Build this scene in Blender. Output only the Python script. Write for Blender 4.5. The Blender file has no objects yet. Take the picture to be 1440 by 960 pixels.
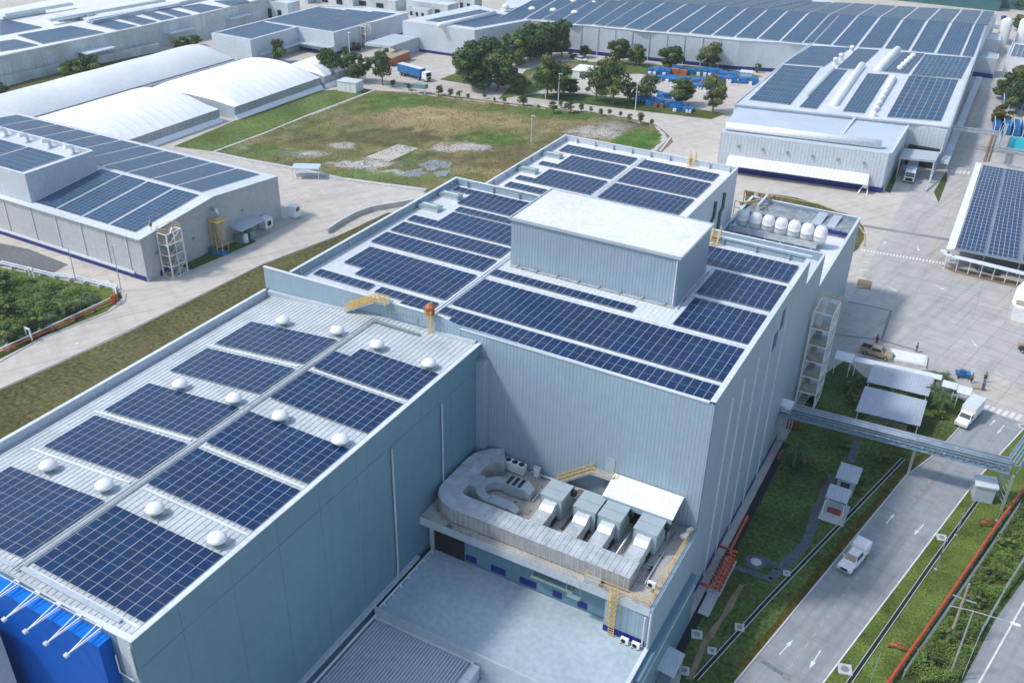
import bpy, bmesh, math, random
from mathutils import Vector, Matrix, noise
random.seed(7)
sc = bpy.context.scene
C = sc.collection
R_ = math.radians
PI = math.pi

# ------------------------------------------------------------------ camera, sky, sun, exposure
cam = bpy.data.cameras.new('camera'); camo = bpy.data.objects.new('camera', cam); C.objects.link(camo)
cam.sensor_width = 36; cam.lens = 36 * 1332.9156 / 1440; cam.clip_end = 4000; cam.clip_start = 0.5
M_ = Matrix(((0.8747367891, -0.2592993630, 0.4093890449), (0.4841722412, 0.4322244047, -0.7607623182), (0.0203172482, 0.8636815989, 0.5036281417)))
camo.matrix_world = Matrix.Translation((0, 0, 80)) @ M_.to_4x4()
sc.camera = camo
SUN_D = Vector((-0.80, -0.60, 0)).normalized(); ELEV = R_(51)
w = bpy.data.worlds.new('World'); sc.world = w; w.use_nodes = True
nt = w.node_tree; bg = nt.nodes['Background']; sky = nt.nodes.new('ShaderNodeTexSky')
sky.sky_type = 'NISHITA'; sky.sun_disc = False; sky.sun_elevation = ELEV
sky.sun_rotation = math.atan2(SUN_D.x, SUN_D.y); sky.air_density = 1.3; sky.dust_density = 1.5; sky.ozone_density = .9
nt.links.new(sky.outputs[0], bg.inputs[0]); bg.inputs[1].default_value = 0.15
sl = bpy.data.lights.new('sun', 'SUN'); sl.energy = 2.05; sl.angle = R_(6); sl.color = (1, .96, .9)
so = bpy.data.objects.new('sun', sl); C.objects.link(so); so.location = (-50, -50, 150)
sv = Vector((SUN_D.x * math.cos(ELEV), SUN_D.y * math.cos(ELEV), math.sin(ELEV)))
so.rotation_euler = sv.to_track_quat('Z', 'Y').to_euler()
sc.view_settings.view_transform = 'Standard'; sc.view_settings.look = 'None'
sc.view_settings.exposure = 0.44; sc.view_settings.gamma = 1
sc.view_settings.use_curve_mapping = False
sc.cycles.max_bounces = 5; sc.cycles.diffuse_bounces = 3; sc.cycles.glossy_bounces = 2; sc.cycles.transmission_bounces = 2; sc.cycles.volume_bounces = 0

# ------------------------------------------------------------------ materials
MT = {}
def mat(name, col, rough=.6, metal=0., var=.12, vscale=.15, fine=.06, rib=None, spec=.5, streak=0, stain=None, bump=0, attr=None, smear=None):
    """procedural: large + fine noise over the base colour, optional ribs as real bump"""
    if name in MT: return MT[name]
    m = bpy.data.materials.new(name); m.use_nodes = True; n = m.node_tree.nodes; L = m.node_tree.links
    b = n['Principled BSDF']; b.inputs['Roughness'].default_value = rough; b.inputs['Metallic'].default_value = metal
    b.inputs['Specular IOR Level'].default_value = spec
    g = n.new('ShaderNodeNewGeometry')
    def noi(scale, detail=4, vec=None):
        t = n.new('ShaderNodeTexNoise'); t.inputs['Scale'].default_value = scale; t.inputs['Detail'].default_value = detail
        L.new(vec or g.outputs['Position'], t.inputs['Vector']); return t.outputs['Fac']
    def mx(f, a, c):
        x = n.new('ShaderNodeMix'); x.data_type = 'RGBA'
        if isinstance(f, float): x.inputs[0].default_value = f
        else: L.new(f, x.inputs[0])
        for k, v in ((6, a), (7, c)):
            if isinstance(v, tuple): x.inputs[k].default_value = (*v[:3], 1)
            else: L.new(v, x.inputs[k])
        return x.outputs[2]
    def ramp(f, lo, hi):
        r = n.new('ShaderNodeMapRange'); r.inputs[1].default_value = lo; r.inputs[2].default_value = hi; L.new(f, r.inputs[0]); return r.outputs[0]
    lo = tuple(c * (1 - var) for c in col); hi = tuple(min(1, c * (1 + var)) for c in col)
    c = mx(ramp(noi(vscale), .35, .65), lo, hi)
    if attr:
        a = n.new('ShaderNodeAttribute'); a.attribute_name = attr; c = a.outputs['Color']
    if fine:
        f2 = ramp(noi(vscale * 14, 6), .3, .7)
        mm = n.new('ShaderNodeMix'); mm.data_type = 'RGBA'; mm.blend_type = 'MULTIPLY'; mm.inputs[0].default_value = 1
        L.new(c, mm.inputs[6]); L.new(mx(f2, (1 - fine * 2,) * 3, (1 + fine,) * 3), mm.inputs[7]); c = mm.outputs[2]
    if stain:   # stain = (colour, scale, threshold)
        c = mx(ramp(noi(stain[1], 7), stain[2], stain[2] + .12), c, stain[0])
    if streak:  # vertical weather streaks
        mp = n.new('ShaderNodeMapping'); mp.inputs['Scale'].default_value = (1.3, 1.3, .06); L.new(g.outputs['Position'], mp.inputs[0])
        s = ramp(noi(1., 5, mp.outputs[0]), .5, .8)
        c = mx(s, c, tuple(x * (1 - streak) for x in col))
    if smear:   # tyre wear drawn out along the traffic direction
        for (sx, sy), am in ((smear, .8), ((-smear[1], smear[0]), .9)):
            d1 = n.new('ShaderNodeVectorMath'); d1.operation = 'DOT_PRODUCT'; L.new(g.outputs['Position'], d1.inputs[0]); d1.inputs[1].default_value = (sx * .035, sy * .035, 0)
            d2 = n.new('ShaderNodeVectorMath'); d2.operation = 'DOT_PRODUCT'; L.new(g.outputs['Position'], d2.inputs[0]); d2.inputs[1].default_value = (-sy * .9, sx * .9, 0)
            cb = n.new('ShaderNodeCombineXYZ'); L.new(d1.outputs['Value'], cb.inputs[0]); L.new(d2.outputs['Value'], cb.inputs[1]); f3 = ramp(noi(1., 6, cb.outputs[0]), .5, .72)
            m3 = n.new('ShaderNodeMix'); m3.data_type = 'RGBA'; m3.blend_type = 'MULTIPLY'; L.new(f3, m3.inputs[0]); L.new(c, m3.inputs[6]); m3.inputs[7].default_value = (am, am, am, 1); c = m3.outputs[2]
    L.new(c, b.inputs['Base Color'])
    hgt = None
    if rib:     # (dirx, diry, dirz, period, strength)
        dp = n.new('ShaderNodeVectorMath'); dp.operation = 'DOT_PRODUCT'; L.new(g.outputs['Position'], dp.inputs[0]); dp.inputs[1].default_value = rib[:3]
        ma = n.new('ShaderNodeMath'); ma.operation = 'MULTIPLY'; L.new(dp.outputs['Value'], ma.inputs[0]); ma.inputs[1].default_value = 2 * PI / rib[3]
        si = n.new('ShaderNodeMath'); si.operation = 'SINE'; L.new(ma.outputs[0], si.inputs[0])
        pw = n.new('ShaderNodeMapRange'); pw.interpolation_type = 'SMOOTHSTEP'; pw.inputs[1].default_value = .1; pw.inputs[2].default_value = .8; L.new(si.outputs[0], pw.inputs[0])
        hgt = pw.outputs[0]
    if bump and not hgt: hgt = noi(bump, 4)
    if hgt:
        bp = n.new('ShaderNodeBump'); bp.inputs['Distance'].default_value = rib[4] if rib else .05; bp.inputs['Strength'].default_value = 1 if rib else .5
        L.new(hgt, bp.inputs['Height']); L.new(bp.outputs[0], b.inputs['Normal'])
    MT[name] = m; return m

def solar_mat(name, grid=True, mid=True, cell=(.001, .019, .078), line=.04, tint=True, rough=.16):
    m = bpy.data.materials.new(name); m.use_nodes = True; n = m.node_tree.nodes; L = m.node_tree.links
    b = n['Principled BSDF']; b.inputs['Roughness'].default_value = rough; b.inputs['IOR'].default_value = 1.45
    uv = n.new('ShaderNodeUVMap'); sp = n.new('ShaderNodeSeparateXYZ'); L.new(uv.outputs[0], sp.inputs[0])
    def M(op, a, c=None, d=None):
        x = n.new('ShaderNodeMath'); x.operation = op
        for i, v in enumerate((a, c, d)):
            if v is None: continue
            if isinstance(v, (int, float)): x.inputs[i].default_value = v
            else: L.new(v, x.inputs[i])
        return x.outputs[0]
    def ln(s, wdt):
        f = M('FRACT', s); d = M('ABSOLUTE', M('SUBTRACT', f, .5)); return M('GREATER_THAN', d, .5 - wdt)
    lu = ln(sp.outputs[0], line); lv = ln(sp.outputs[1], line * .55); l = M('MAXIMUM', lu, lv)
    # floor ids for tint
    fl = n.new('ShaderNodeCombineXYZ'); L.new(M('FLOOR', sp.outputs[0]), fl.inputs[0]); L.new(M('FLOOR', sp.outputs[1]), fl.inputs[1])
    oi = n.new('ShaderNodeObjectInfo'); L.new(oi.outputs['Random'], fl.inputs[2])
    wn = n.new('ShaderNodeTexWhiteNoise'); wn.noise_dimensions = '3D'; L.new(fl.outputs[0], wn.inputs[0])
    cr = n.new('ShaderNodeValToRGB'); e = cr.color_ramp.elements; e[0].position = 0; e[0].color = (cell[0], cell[1], cell[2], 1)
    e[1].position = .55; e[1].color = (cell[0] * 1.2, cell[1] * 1.25, cell[2] * 1.2, 1)
    x = e.new(.72); x.color = (cell[0] * 4, cell[1] * 1.1, cell[2] * .9, 1); x = e.new(.95); x.color = (cell[0] * .8, cell[1] * 1.5, cell[2] * 1.25, 1)
    L.new(wn.outputs['Value'], cr.inputs[0])
    mx = n.new('ShaderNodeMix'); mx.data_type = 'RGBA'; L.new(l, mx.inputs[0]); L.new(cr.outputs[0], mx.inputs[6]); mx.inputs[7].default_value = (.44, .51, .59, 1)
    c = mx.outputs[2]
    if mid:
        f = M('FRACT', sp.outputs[1]); d = M('LESS_THAN', M('ABSOLUTE', M('SUBTRACT', f, .5)), .018)
        m2 = n.new('ShaderNodeMix'); m2.data_type = 'RGBA'; L.new(M('MULTIPLY', d, .22), m2.inputs[0]); L.new(c, m2.inputs[6]); m2.inputs[7].default_value = (.5, .54, .6, 1); c = m2.outputs[2]
    gp = n.new('ShaderNodeNewGeometry'); dn = n.new('ShaderNodeTexNoise'); dn.inputs['Scale'].default_value = .22; dn.inputs['Detail'].default_value = 6; L.new(gp.outputs['Position'], dn.inputs['Vector'])
    mr = n.new('ShaderNodeMapRange'); mr.inputs[1].default_value = .42; mr.inputs[2].default_value = .75; mr.inputs[3].default_value = .0; mr.inputs[4].default_value = .05; L.new(dn.outputs['Fac'], mr.inputs[0])
    m4 = n.new('ShaderNodeMix'); m4.data_type = 'RGBA'; L.new(mr.outputs[0], m4.inputs[0]); L.new(c, m4.inputs[6]); m4.inputs[7].default_value = (.3, .3, .28, 1); c = m4.outputs[2]
    L.new(M('ADD', rough, M('MULTIPLY', dn.outputs['Fac'], .2)), b.inputs['Roughness'])
    L.new(c, b.inputs['Base Color']); MT[name] = m; return m
solar_mat('solar_module'); solar_mat('solar_module_plain', mid=False); solar_mat('solar_far', mid=False, line=.022, cell=(.01, .05, .115), rough=.32)

WHITE = mat('white_roof', (.74, .75, .75), .55, rib=(1, 0, 0, .5, .012), var=.05)
ROOFL = mat('seamed_metal_roof', (.52, .56, .58), .55, var=.1, vscale=.3, fine=.1, stain=((.42, .46, .5), .35, .6))
ROOFM = mat('pale_metal_roof', (.62, .66, .69), .5, var=.06, rib=(1, 0, 0, .6, .03), fine=.06)
COP = mat('white_coping', (.64, .69, .73), .5, var=.06)
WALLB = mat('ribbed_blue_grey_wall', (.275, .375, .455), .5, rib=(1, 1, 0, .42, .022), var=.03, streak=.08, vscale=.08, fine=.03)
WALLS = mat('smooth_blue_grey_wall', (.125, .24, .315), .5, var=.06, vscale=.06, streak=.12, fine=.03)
WALLP = mat('pale_ribbed_wall', (.5, .55, .62), .5, rib=(1, 1, 0, .55, .03), var=.05, streak=.08)
WALLW = mat('warm_grey_wall', (.47, .48, .5), .6, var=.05, vscale=.08, streak=.08)
WALLF = mat('far_pale_wall', (.56, .61, .67), .6, rib=(1, 1, 0, .9, .03), var=.05, streak=.08)
LGREY = mat('light_grey_metal', (.44, .5, .55), .45, var=.08)
GALV = mat('galvanised_metal', (.52, .56, .6), .35, metal=.55, var=.12, vscale=1.2)
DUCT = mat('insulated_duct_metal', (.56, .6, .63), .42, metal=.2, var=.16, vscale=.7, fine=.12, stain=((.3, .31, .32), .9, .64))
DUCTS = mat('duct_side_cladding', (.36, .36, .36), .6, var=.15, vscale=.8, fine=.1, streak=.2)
AHU = mat('pale_green_unit_paint', (.36, .44, .48), .45, var=.06, vscale=1)
SILVER = mat('bright_duct_foil', (.8, .82, .85), .3, metal=.4, var=.05)
WPAINT = mat('white_paint', (.8, .81, .82), .5, var=.04)
TENT = mat('white_membrane', (.9, .9, .9), .5, var=.05, vscale=.06, fine=.03, rib=(0, 1, 0, 3.1, .05), streak=.05)
TENTW = mat('tent_side_curtain', (.42, .45, .48), .7, var=.08, rib=(1, 1, 0, 2.2, .25))
YEL = mat('yellow_safety_paint', (.68, .44, .09), .5, var=.15, vscale=2)
RED = mat('red_fire_pipe_paint', (.45, .075, .035), .45, var=.12, vscale=1.5)
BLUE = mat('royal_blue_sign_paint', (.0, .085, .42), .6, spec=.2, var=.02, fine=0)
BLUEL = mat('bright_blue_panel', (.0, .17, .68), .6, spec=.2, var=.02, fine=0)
NAVY = mat('navy_base_band', (.005, .018, .18), .5, var=.1)
TARP = mat('blue_tarpaulin', (.02, .17, .45), .45, var=.25, vscale=1.5, fine=.2)
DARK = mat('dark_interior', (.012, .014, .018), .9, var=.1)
BLACK = mat('black_rubber', (.02, .02, .022), .8)
CONC = mat('yard_concrete', (.45, .435, .415), .85, var=.07, vscale=.03, fine=.06, stain=((.36, .35, .34), .09, .6), smear=(.231, .973))
CONC2 = mat('deck_concrete', (.40, .50, .56), .8, var=.10, vscale=.12, fine=.07, stain=((.35, .44, .5), .12, .62))
CONCD = mat('dirty_terrace_concrete', (.43, .41, .385), .9, var=.16, vscale=.4, fine=.16, stain=((.16, .125, .09), .8, .56))
CONCW = mat('warm_concrete', (.53, .49, .44), .85, var=.06, vscale=.03, fine=.06, stain=((.44, .41, .375), .08, .6), smear=(.5, .85))
ROADM = mat('road_concrete', (.30, .315, .33), .85, var=.06, vscale=.06, fine=.06, stain=((.25, .26, .275), .15, .6), smear=(.231, .973))
ASPH = mat('grey_asphalt', (.15, .155, .165), .9, var=.08, vscale=.1, fine=.1)
WETC = mat('damp_concrete', (.17, .195, .22), .7, var=.1, vscale=.1, fine=.1)
JOINT = mat('joint_sealant', (.24, .24, .245), .9)
KERB = mat('kerb_concrete', (.5, .5, .5), .85, var=.08)
LINE = mat('road_line_white', (.75, .75, .75), .7, var=.08, fine=.15, vscale=1)
LINEY = mat('faded_yellow_line', (.5, .42, .34), .8, var=.15, fine=.25, vscale=1.5)
GRASS = mat('lawn_grass', (.085, .125, .036), .95, var=.3, vscale=.15, fine=.3, stain=((.11, .105, .05), .16, .62), spec=.1, bump=6)
GRASS2 = mat('verge_grass', (.125, .175, .04), .95, var=.28, vscale=.3, fine=.3, stain=((.05, .075, .02), .5, .6), spec=.1, bump=6)
GRASSB = mat('dry_bank_grass', (.118, .116, .048), .95, var=.2, vscale=.1, fine=.3, stain=((.14, .115, .06), .13, .56), spec=.1, bump=6)
GRASSF = mat('bright_strip_grass', (.13, .175, .055), .95, var=.22, vscale=.08, fine=.2, stain=((.07, .12, .035), .2, .6), spec=.1, bump=3)
FIELD = mat('open_field_ground', (.14, .13, .06), .95, attr='Col', fine=.18, vscale=.12, spec=.1, bump=3)
SOIL = mat('bare_soil', (.26, .2, .13), .95, var=.2, vscale=.5, fine=.2, spec=.1)
HEDGE = mat('brown_hedge_plants', (.09, .075, .018), .95, var=.35, vscale=1.5, fine=.3, spec=.1, bump=8)
LEAFA = mat('dark_green_leaves', (.08, .135, .04), .7, var=.35, vscale=.5, fine=.25, spec=.25)
LEAFB = mat('mid_green_leaves', (.14, .215, .045), .7, var=.35, vscale=.5, fine=.25, spec=.25)
LEAFD = mat('deep_green_leaves', (.06, .11, .038), .7, var=.35, vscale=.5, fine=.25, spec=.25)
LEAFC = mat('olive_leaves', (.14, .17, .05), .7, var=.3, vscale=.5, fine=.25, spec=.25)
LEAFR = mat('reddish_leaves', (.16, .12, .05), .7, var=.35, vscale=.8, fine=.25, spec=.2)
BARK = mat('tree_bark', (.16, .13, .1), .9, var=.2, vscale=2)
WATER = mat('shallow_puddle_water', (.24, .25, .26), .12, var=.1, vscale=.1)
SLATE = mat('slate_pebble_path', (.11, .125, .15), .85, var=.2, vscale=1.5, fine=.3, bump=8)
GLASS = mat('dark_vehicle_glass', (.03, .045, .055), .08, var=.05, spec=.8)
TEAL = mat('teal_pool_paint', (.01, .42, .46), .5, var=.05)
TEALR = mat('teal_roof_far', (.03, .3, .38), .5, var=.1)
STEELB = mat('blue_grey_steel', (.2, .3, .4), .45, var=.1, vscale=1)
GREENP = mat('green_pipe_paint', (.04, .16, .14), .5)
SKIN = mat('skin', (.35, .2, .13), .6, var=.05)
CLOD = mat('dark_cloth', (.03, .035, .05), .8); CLOB = mat('blue_cloth', (.04, .09, .25), .8); CLOO = mat('olive_cloth', (.14, .13, .06), .8)
HAIR = mat('black_hair', (.012, .01, .01), .6)
ORANGE = mat('orange_paint', (.42, .13, .05), .6, var=.15, vscale=1)
TAN = mat('tan_paint', (.4, .33, .22), .5, var=.08)
FARW = mat('weathered_white_wall', (.55, .6, .62), .8, var=.15, vscale=.2, fine=.12, streak=.25)
LAMPM = mat('lamp_head_metal', (.6, .62, .65), .4)
ICE = mat('icy_blue_roof', (.5, .6, .68), .5, var=.08, rib=(1, 0, 0, .5, .03))
GREYP = mat('grey_green_neck', (.2, .3, .3), .5)

# ------------------------------------------------------------------ mesh helpers
ORG = {}
class MB:
    def __init__(s): s.v = []; s.f = []; s.uv = {}; s.mi = {}; s.cur = 0; s.pr = []
    def face(s, pts, uv=None):
        i = len(s.v); s.v += [tuple(p) for p in pts]; s.f.append(tuple(range(i, i + len(pts))))
        if uv: s.uv[len(s.f) - 1] = uv
        s.mi[len(s.f) - 1] = s.cur
        return s
    def box(s, x0, x1, y0, y1, z0, z1):
        return s.prism([(x0, y0), (x1, y0), (x1, y1), (x0, y1)], z0, z1)
    def prism(s, poly, z0, z1, top=True, bottom=True):
        n = len(poly); s.pr.append((len(s.v), len(s.f)))
        zt = z1 if hasattr(z1, '__len__') else [z1] * n; zb = z0 if hasattr(z0, '__len__') else [z0] * n
        for i in range(n):
            j = (i + 1) % n
            s.face([(*poly[i][:2], zb[i]), (*poly[j][:2], zb[j]), (*poly[j][:2], zt[j]), (*poly[i][:2], zt[i])])
        if top: s.face([(*poly[i][:2], zt[i]) for i in range(n)])
        if bottom: s.face([(*poly[i][:2], zb[i]) for i in reversed(range(n))])
        return s
    def obox(s, c, hx, hy, z0, z1, a=0):
        ca, sa = math.cos(a), math.sin(a)
        return s.prism([(c[0] + x * ca - y * sa, c[1] + x * sa + y * ca) for x, y in ((-hx, -hy), (hx, -hy), (hx, hy), (-hx, hy))], z0, z1)
    def beam(s, p, q, wd, h=None):
        s.pr.append((len(s.v), len(s.f))); h = h or wd; p = Vector(p); q = Vector(q); d = (q - p).normalized()
        up = Vector((0, 0, 1)) if abs(d.z) < .95 else Vector((1, 0, 0))
        a = d.cross(up).normalized() * wd / 2; b = a.cross(d).normalized() * h / 2
        P = [p + a + b, p - a + b, p - a - b, p + a - b]; Q = [q + a + b, q - a + b, q - a - b, q + a - b]
        for i in range(4): j = (i + 1) % 4; s.face([P[i], P[j], Q[j], Q[i]])
        s.face(P); s.face(Q[::-1]); return s
    def tube(s, pts, r, n=8, caps=True):
        s.pr.append((len(s.v), len(s.f))); pts = [Vector(p) for p in pts]; rings = []
        for i, p in enumerate(pts):
            d = (pts[min(i + 1, len(pts) - 1)] - pts[max(i - 1, 0)]).normalized()
            up = Vector((0, 0, 1)) if abs(d.z) < .9 else Vector((1, 0, 0))
            a = d.cross(up).normalized(); b = a.cross(d).normalized(); rr = r[i] if hasattr(r, '__len__') else r
            rings.append([p + (a * math.cos(2 * PI * k / n) + b * math.sin(2 * PI * k / n)) * rr for k in range(n)])
        i0 = len(s.v)
        for rg in rings: s.v += [tuple(q) for q in rg]
        for i in range(len(rings) - 1):
            for k in range(n):
                k2 = (k + 1) % n; s.f.append((i0 + i * n + k, i0 + i * n + k2, i0 + (i + 1) * n + k2, i0 + (i + 1) * n + k)); s.mi[len(s.f) - 1] = s.cur
        if caps:
            s.f.append(tuple(i0 + k for k in range(n))); s.mi[len(s.f) - 1] = s.cur
            s.f.append(tuple(i0 + (len(rings) - 1) * n + k for k in reversed(range(n)))); s.mi[len(s.f) - 1] = s.cur
        return s
    def lathe(s, c, prof, n=20):
        s.pr.append((len(s.v), len(s.f))); i0 = len(s.v)
        for r, z in prof: s.v += [(c[0] + r * math.cos(2 * PI * k / n), c[1] + r * math.sin(2 * PI * k / n), c[2] + z) for k in range(n)]
        for i in range(len(prof) - 1):
            for k in range(n):
                k2 = (k + 1) % n; s.f.append((i0 + i * n + k, i0 + i * n + k2, i0 + (i + 1) * n + k2, i0 + (i + 1) * n + k)); s.mi[len(s.f) - 1] = s.cur
        return s
    def build(s, name, m, parent=None, local=False, smooth=False, bevel=0, fix=True):
        me = bpy.data.meshes.new(name); o_ = Vector((0, 0, 0))
        if parent is not None and not local: o_ = ORG.get(parent.name, Vector((0, 0, 0)))
        me.from_pydata([(v[0] - o_.x, v[1] - o_.y, v[2] - o_.z) for v in s.v], [], s.f)
        for mm in (m if isinstance(m, (list, tuple)) else [m]): me.materials.append(mm)
        if s.uv:
            ul = me.uv_layers.new(name='UVMap')
            for p in me.polygons:
                if p.index in s.uv:
                    for k, li in enumerate(p.loop_indices): ul.data[li].uv = s.uv[p.index][k]
        for p in me.polygons: p.material_index = s.mi.get(p.index, 0); p.use_smooth = smooth
        if fix and not s.uv:
            bm = bmesh.new(); bm.from_mesh(me); bmesh.ops.remove_doubles(bm, verts=bm.verts, dist=.0005); bmesh.ops.recalc_face_normals(bm, faces=bm.faces); bm.to_mesh(me); bm.free()
        o = bpy.data.objects.new(name, me); C.objects.link(o)
        if parent is not None: o.parent = parent; ORG[o.name] = o_
        else: ORG[o.name] = Vector((0, 0, 0))
        if bevel:
            b = o.modifiers.new('bevel', 'BEVEL'); b.width = bevel; b.segments = 2; b.limit_method = 'ANGLE'
        return o

def each(b, name, m, parent, local=False, **k):
    """every primitive collected in b becomes a part object of its own"""
    pr = b.pr + [(len(b.v), len(b.f))]; out = []
    for (v0, f0), (v1, f1) in zip(pr, pr[1:]):
        q = MB(); q.v = b.v[v0:v1]; q.f = [tuple(i - v0 for i in f) for f in b.f[f0:f1]]; out.append(q.build(name, m, parent, local=local, **k))
    return out
def thing(name, label, cat, loc=(0, 0, 0), rz=0, group=None, **k):
    o = bpy.data.objects.new(name, None); C.objects.link(o); o.location = loc; o.rotation_euler = (0, 0, rz)
    o.empty_display_size = .3; o['label'] = label; o['category'] = cat
    if group: o['group'] = group
    ORG[o.name] = Vector(loc); return o
def tag(o, label, cat, group=None, kind=None):
    o['label'] = label; o['category'] = cat
    if group: o['group'] = group
    if kind: o['kind'] = kind
    return o
def struct(o, kind='structure'): o['kind'] = kind; return o
def copy_tree(o, parent=None):
    c = o.copy(); C.objects.link(c)
    if parent is not None: c.parent = parent
    for ch in list(KIDS(o)): copy_tree(ch, c)
    return c
def KIDS(o): return [x for x in bpy.data.objects if x.parent == o] if False else CH.get(o.name) or CH.setdefault(o.name, [x for x in bpy.data.objects if x.parent == o])
CH = {}
def dup(root, loc, rz=None, label=None, scale=None):
    c = copy_tree(root); c.location = loc
    if rz is not None: c.rotation_euler = (0, 0, rz)
    if label: c['label'] = label
    if scale: c.scale = scale
    return c
NTH = ['first', 'second', 'third', 'fourth', 'fifth', 'sixth', 'seventh', 'eighth', 'ninth', 'tenth', 'eleventh', 'twelfth', 'thirteenth', 'fourteenth', 'fifteenth', 'sixteenth', 'seventeenth', 'eighteenth', 'nineteenth', 'twentieth', 'twenty-first', 'twenty-second', 'twenty-third', 'twenty-fourth', 'twenty-fifth', 'twenty-sixth']
def lerp(a, b, t): return tuple(x + (y - x) * t for x, y in zip(a, b))

def ragged(poly, amp, step=2.5, seed=0):
    out = []; n = len(poly)
    for i in range(n):
        a = Vector(poly[i][:2]); b = Vector(poly[(i + 1) % n][:2]); k = max(1, int((b - a).length / step)); nn = (b - a).normalized(); nn = Vector((-nn.y, nn.x))
        for j in range(k):
            p = a.lerp(b, j / k); d = noise.noise(Vector((p.x * .35, p.y * .35, seed))) * amp * 2; out.append((p.x + nn.x * d, p.y + nn.y * d))
    return out
def sheet(name, poly, z, m, kind='structure', rag=0, seed=0):
    if rag: poly = ragged(poly, rag, seed=seed)
    b = MB(); b.face([(p[0], p[1], z) for p in poly]); o = b.build(name, m)
    # triangulate concave polygons cleanly
    bm = bmesh.new(); bm.from_mesh(o.data); bmesh.ops.triangulate(bm, faces=bm.faces, ngon_method='EAR_CLIP')
    for f in bm.faces:
        f.normal_update()
        if f.normal.z < 0: f.normal_flip()
    bm.to_mesh(o.data); bm.free()
    return struct(o, kind)
def strip(b, pts, wd, z0, z1):
    """polyline strip of width wd as boxes"""
    for a, c in zip(pts, pts[1:]):
        d = Vector(c[:2]) - Vector(a[:2]); 
        if d.length < 1e-3: continue
        nn = Vector((-d.y, d.x)).normalized() * wd / 2
        b.prism([(a[0] + nn.x, a[1] + nn.y), (a[0] - nn.x, a[1] - nn.y), (c[0] - nn.x, c[1] - nn.y), (c[0] + nn.x, c[1] + nn.y)], z0, z1)
    return b
def inset(poly, d):
    n = len(poly); out = []
    A = sum(poly[i][0] * poly[(i + 1) % n][1] - poly[(i + 1) % n][0] * poly[i][1] for i in range(n)); sgn = 1 if A > 0 else -1
    for i in range(n):
        p0 = Vector(poly[i - 1][:2]); p1 = Vector(poly[i][:2]); p2 = Vector(poly[(i + 1) % n][:2])
        d1 = (p1 - p0).normalized(); d2 = (p2 - p1).normalized(); n1 = Vector((-d1.y, d1.x)) * sgn; n2 = Vector((-d2.y, d2.x)) * sgn
        bis = (n1 + n2); bis = bis / max(.2, bis.dot(n1)); out.append((p1.x + bis.x * d, p1.y + bis.y * d))
    return out
def block(t, poly, z0, z1, wm, rm, par=.9, cop=COP, th=.25, wname='wall', rname='roof'):
    """walls + flat roof inside a parapet with coping"""
    b = MB(); b.prism(poly, z0, z1, top=False, bottom=False)
    inn = inset(poly, th)
    if par: b.prism(inn, z1 - par, z1, top=False, bottom=False)
    b.build(wname, wm, t)
    r = MB(); r.face([(*p, z1 - par) for p in (inn if par else poly)]); r.build(rname, rm, t)
    if par and cop:
        c = MB(); n = len(poly); o2 = inset(poly, -.04); i2 = inset(poly, th + .04)
        for i in range(n):
            j = (i + 1) % n; q = [o2[i], o2[j], i2[j], i2[i]]
            c.prism(q, z1 + .003, z1 + .09)
        c.build('coping', cop, t)
def band(t, poly, z0, z1, off, m, name='base_band'):
    b = MB(); o2 = inset(poly, -off); b.prism(o2, z0, z1, top=True, bottom=False); return b.build(name, m, t)
# ------------------------------------------------------------------ ground and roads
struct(MB().face([(-900, -60, 0), (500, -60, 0), (500, 1000, 0), (-900, 1000, 0)]).build('ground', CONCW))
sheet('yard_pavement', [(-19, 250), (-19, 120), (-16.27,144.65), (3.83,133.01), (6.88,153.29), (17.68,141.20), (27.11,155.63), (60, 250), (60, 420), (-12, 420), (-12, 250)], .012, CONC)
# saw-cut joints of the yard slabs
b = MB()
for i in range(9): y = 176 + i * 6; b.box(-16, 40, y, y + .045, .014, .022)
for i in range(11): x = -14 + i * 5.2; b.box(x, x + .045, 170, 228, .015, .024)
for i in range(9): q = Vector((-6, 146, 0)) + Vector((.231, .973, 0)) * i * 4.2; strip(b, [q - Vector((.973, -.231, 0)) * (2 + i * .5), q + Vector((.973, -.231, 0)) * 34], .06, .014, .022)
for i in range(9): q = Vector((-4, 143, 0)) + Vector((.973, -.231, 0)) * i * 3.9; strip(b, [q, q + Vector((.231, .973, 0)) * 33], .05, .015, .023)
struct(b.build('yard_joints', JOINT))
sheet('yard_slab_patch', [(-19.47,176.00), (-16.85,176.17), (-16.50,172.21), (-19.07,172.03)], .03, SOIL)
sheet('drain_channel', [(-24.03,203.86), (-6.74,205.68), (-6.60,204.50), (-23.79,202.65)], .03, JOINT)
b = MB(); strip(b, [(-19.10,165.30), (-11.63,165.65), (-11.13,154.02)], .45, .01, .035); strip(b, [(-18.61,151.53), (-11.30,153.64), (-5.21,153.15)], .5, .01, .036)
struct(b.build('dark_trench_covers', JOINT))
# long drive beside the main building
DL = [(-12.56,65.02), (-10.93,71.00), (-1.23,116.45), (1.46,123.60), (3.83,133.01), (5.26,139.93)]
DR = [(12.55,138.80), (7.48,121.21), (-2.89,75.63), (-4.21,70.01)]
sheet('drive_road', DL + DR, .03, ROADM)
b = MB(); strip(b, DL[1:5], .18, 0, .13); struct(b.build('kerb', KERB))
b = MB(); strip(b, [(12.15,137.52), (7.48,121.21), (-2.89,75.63)], .16, .03, .05); struct(b.build('road_edge_line', LINE))
a0 = Vector((*(-6.84,73.88), 0)); a1 = Vector((*(3.06,123.59), 0)); dr = (a1 - a0).normalized(); nr = Vector((-dr.y, dr.x, 0)); L0 = (a1 - a0).length
b = MB(); t = 0
while t < L0: p = a0 + dr * t; q = a0 + dr * (t + .9); strip(b, [p, q], .12, .03, .045); t += 1.9
struct(b.build('centre_line_dashes', LINEY))
b = MB()
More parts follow.
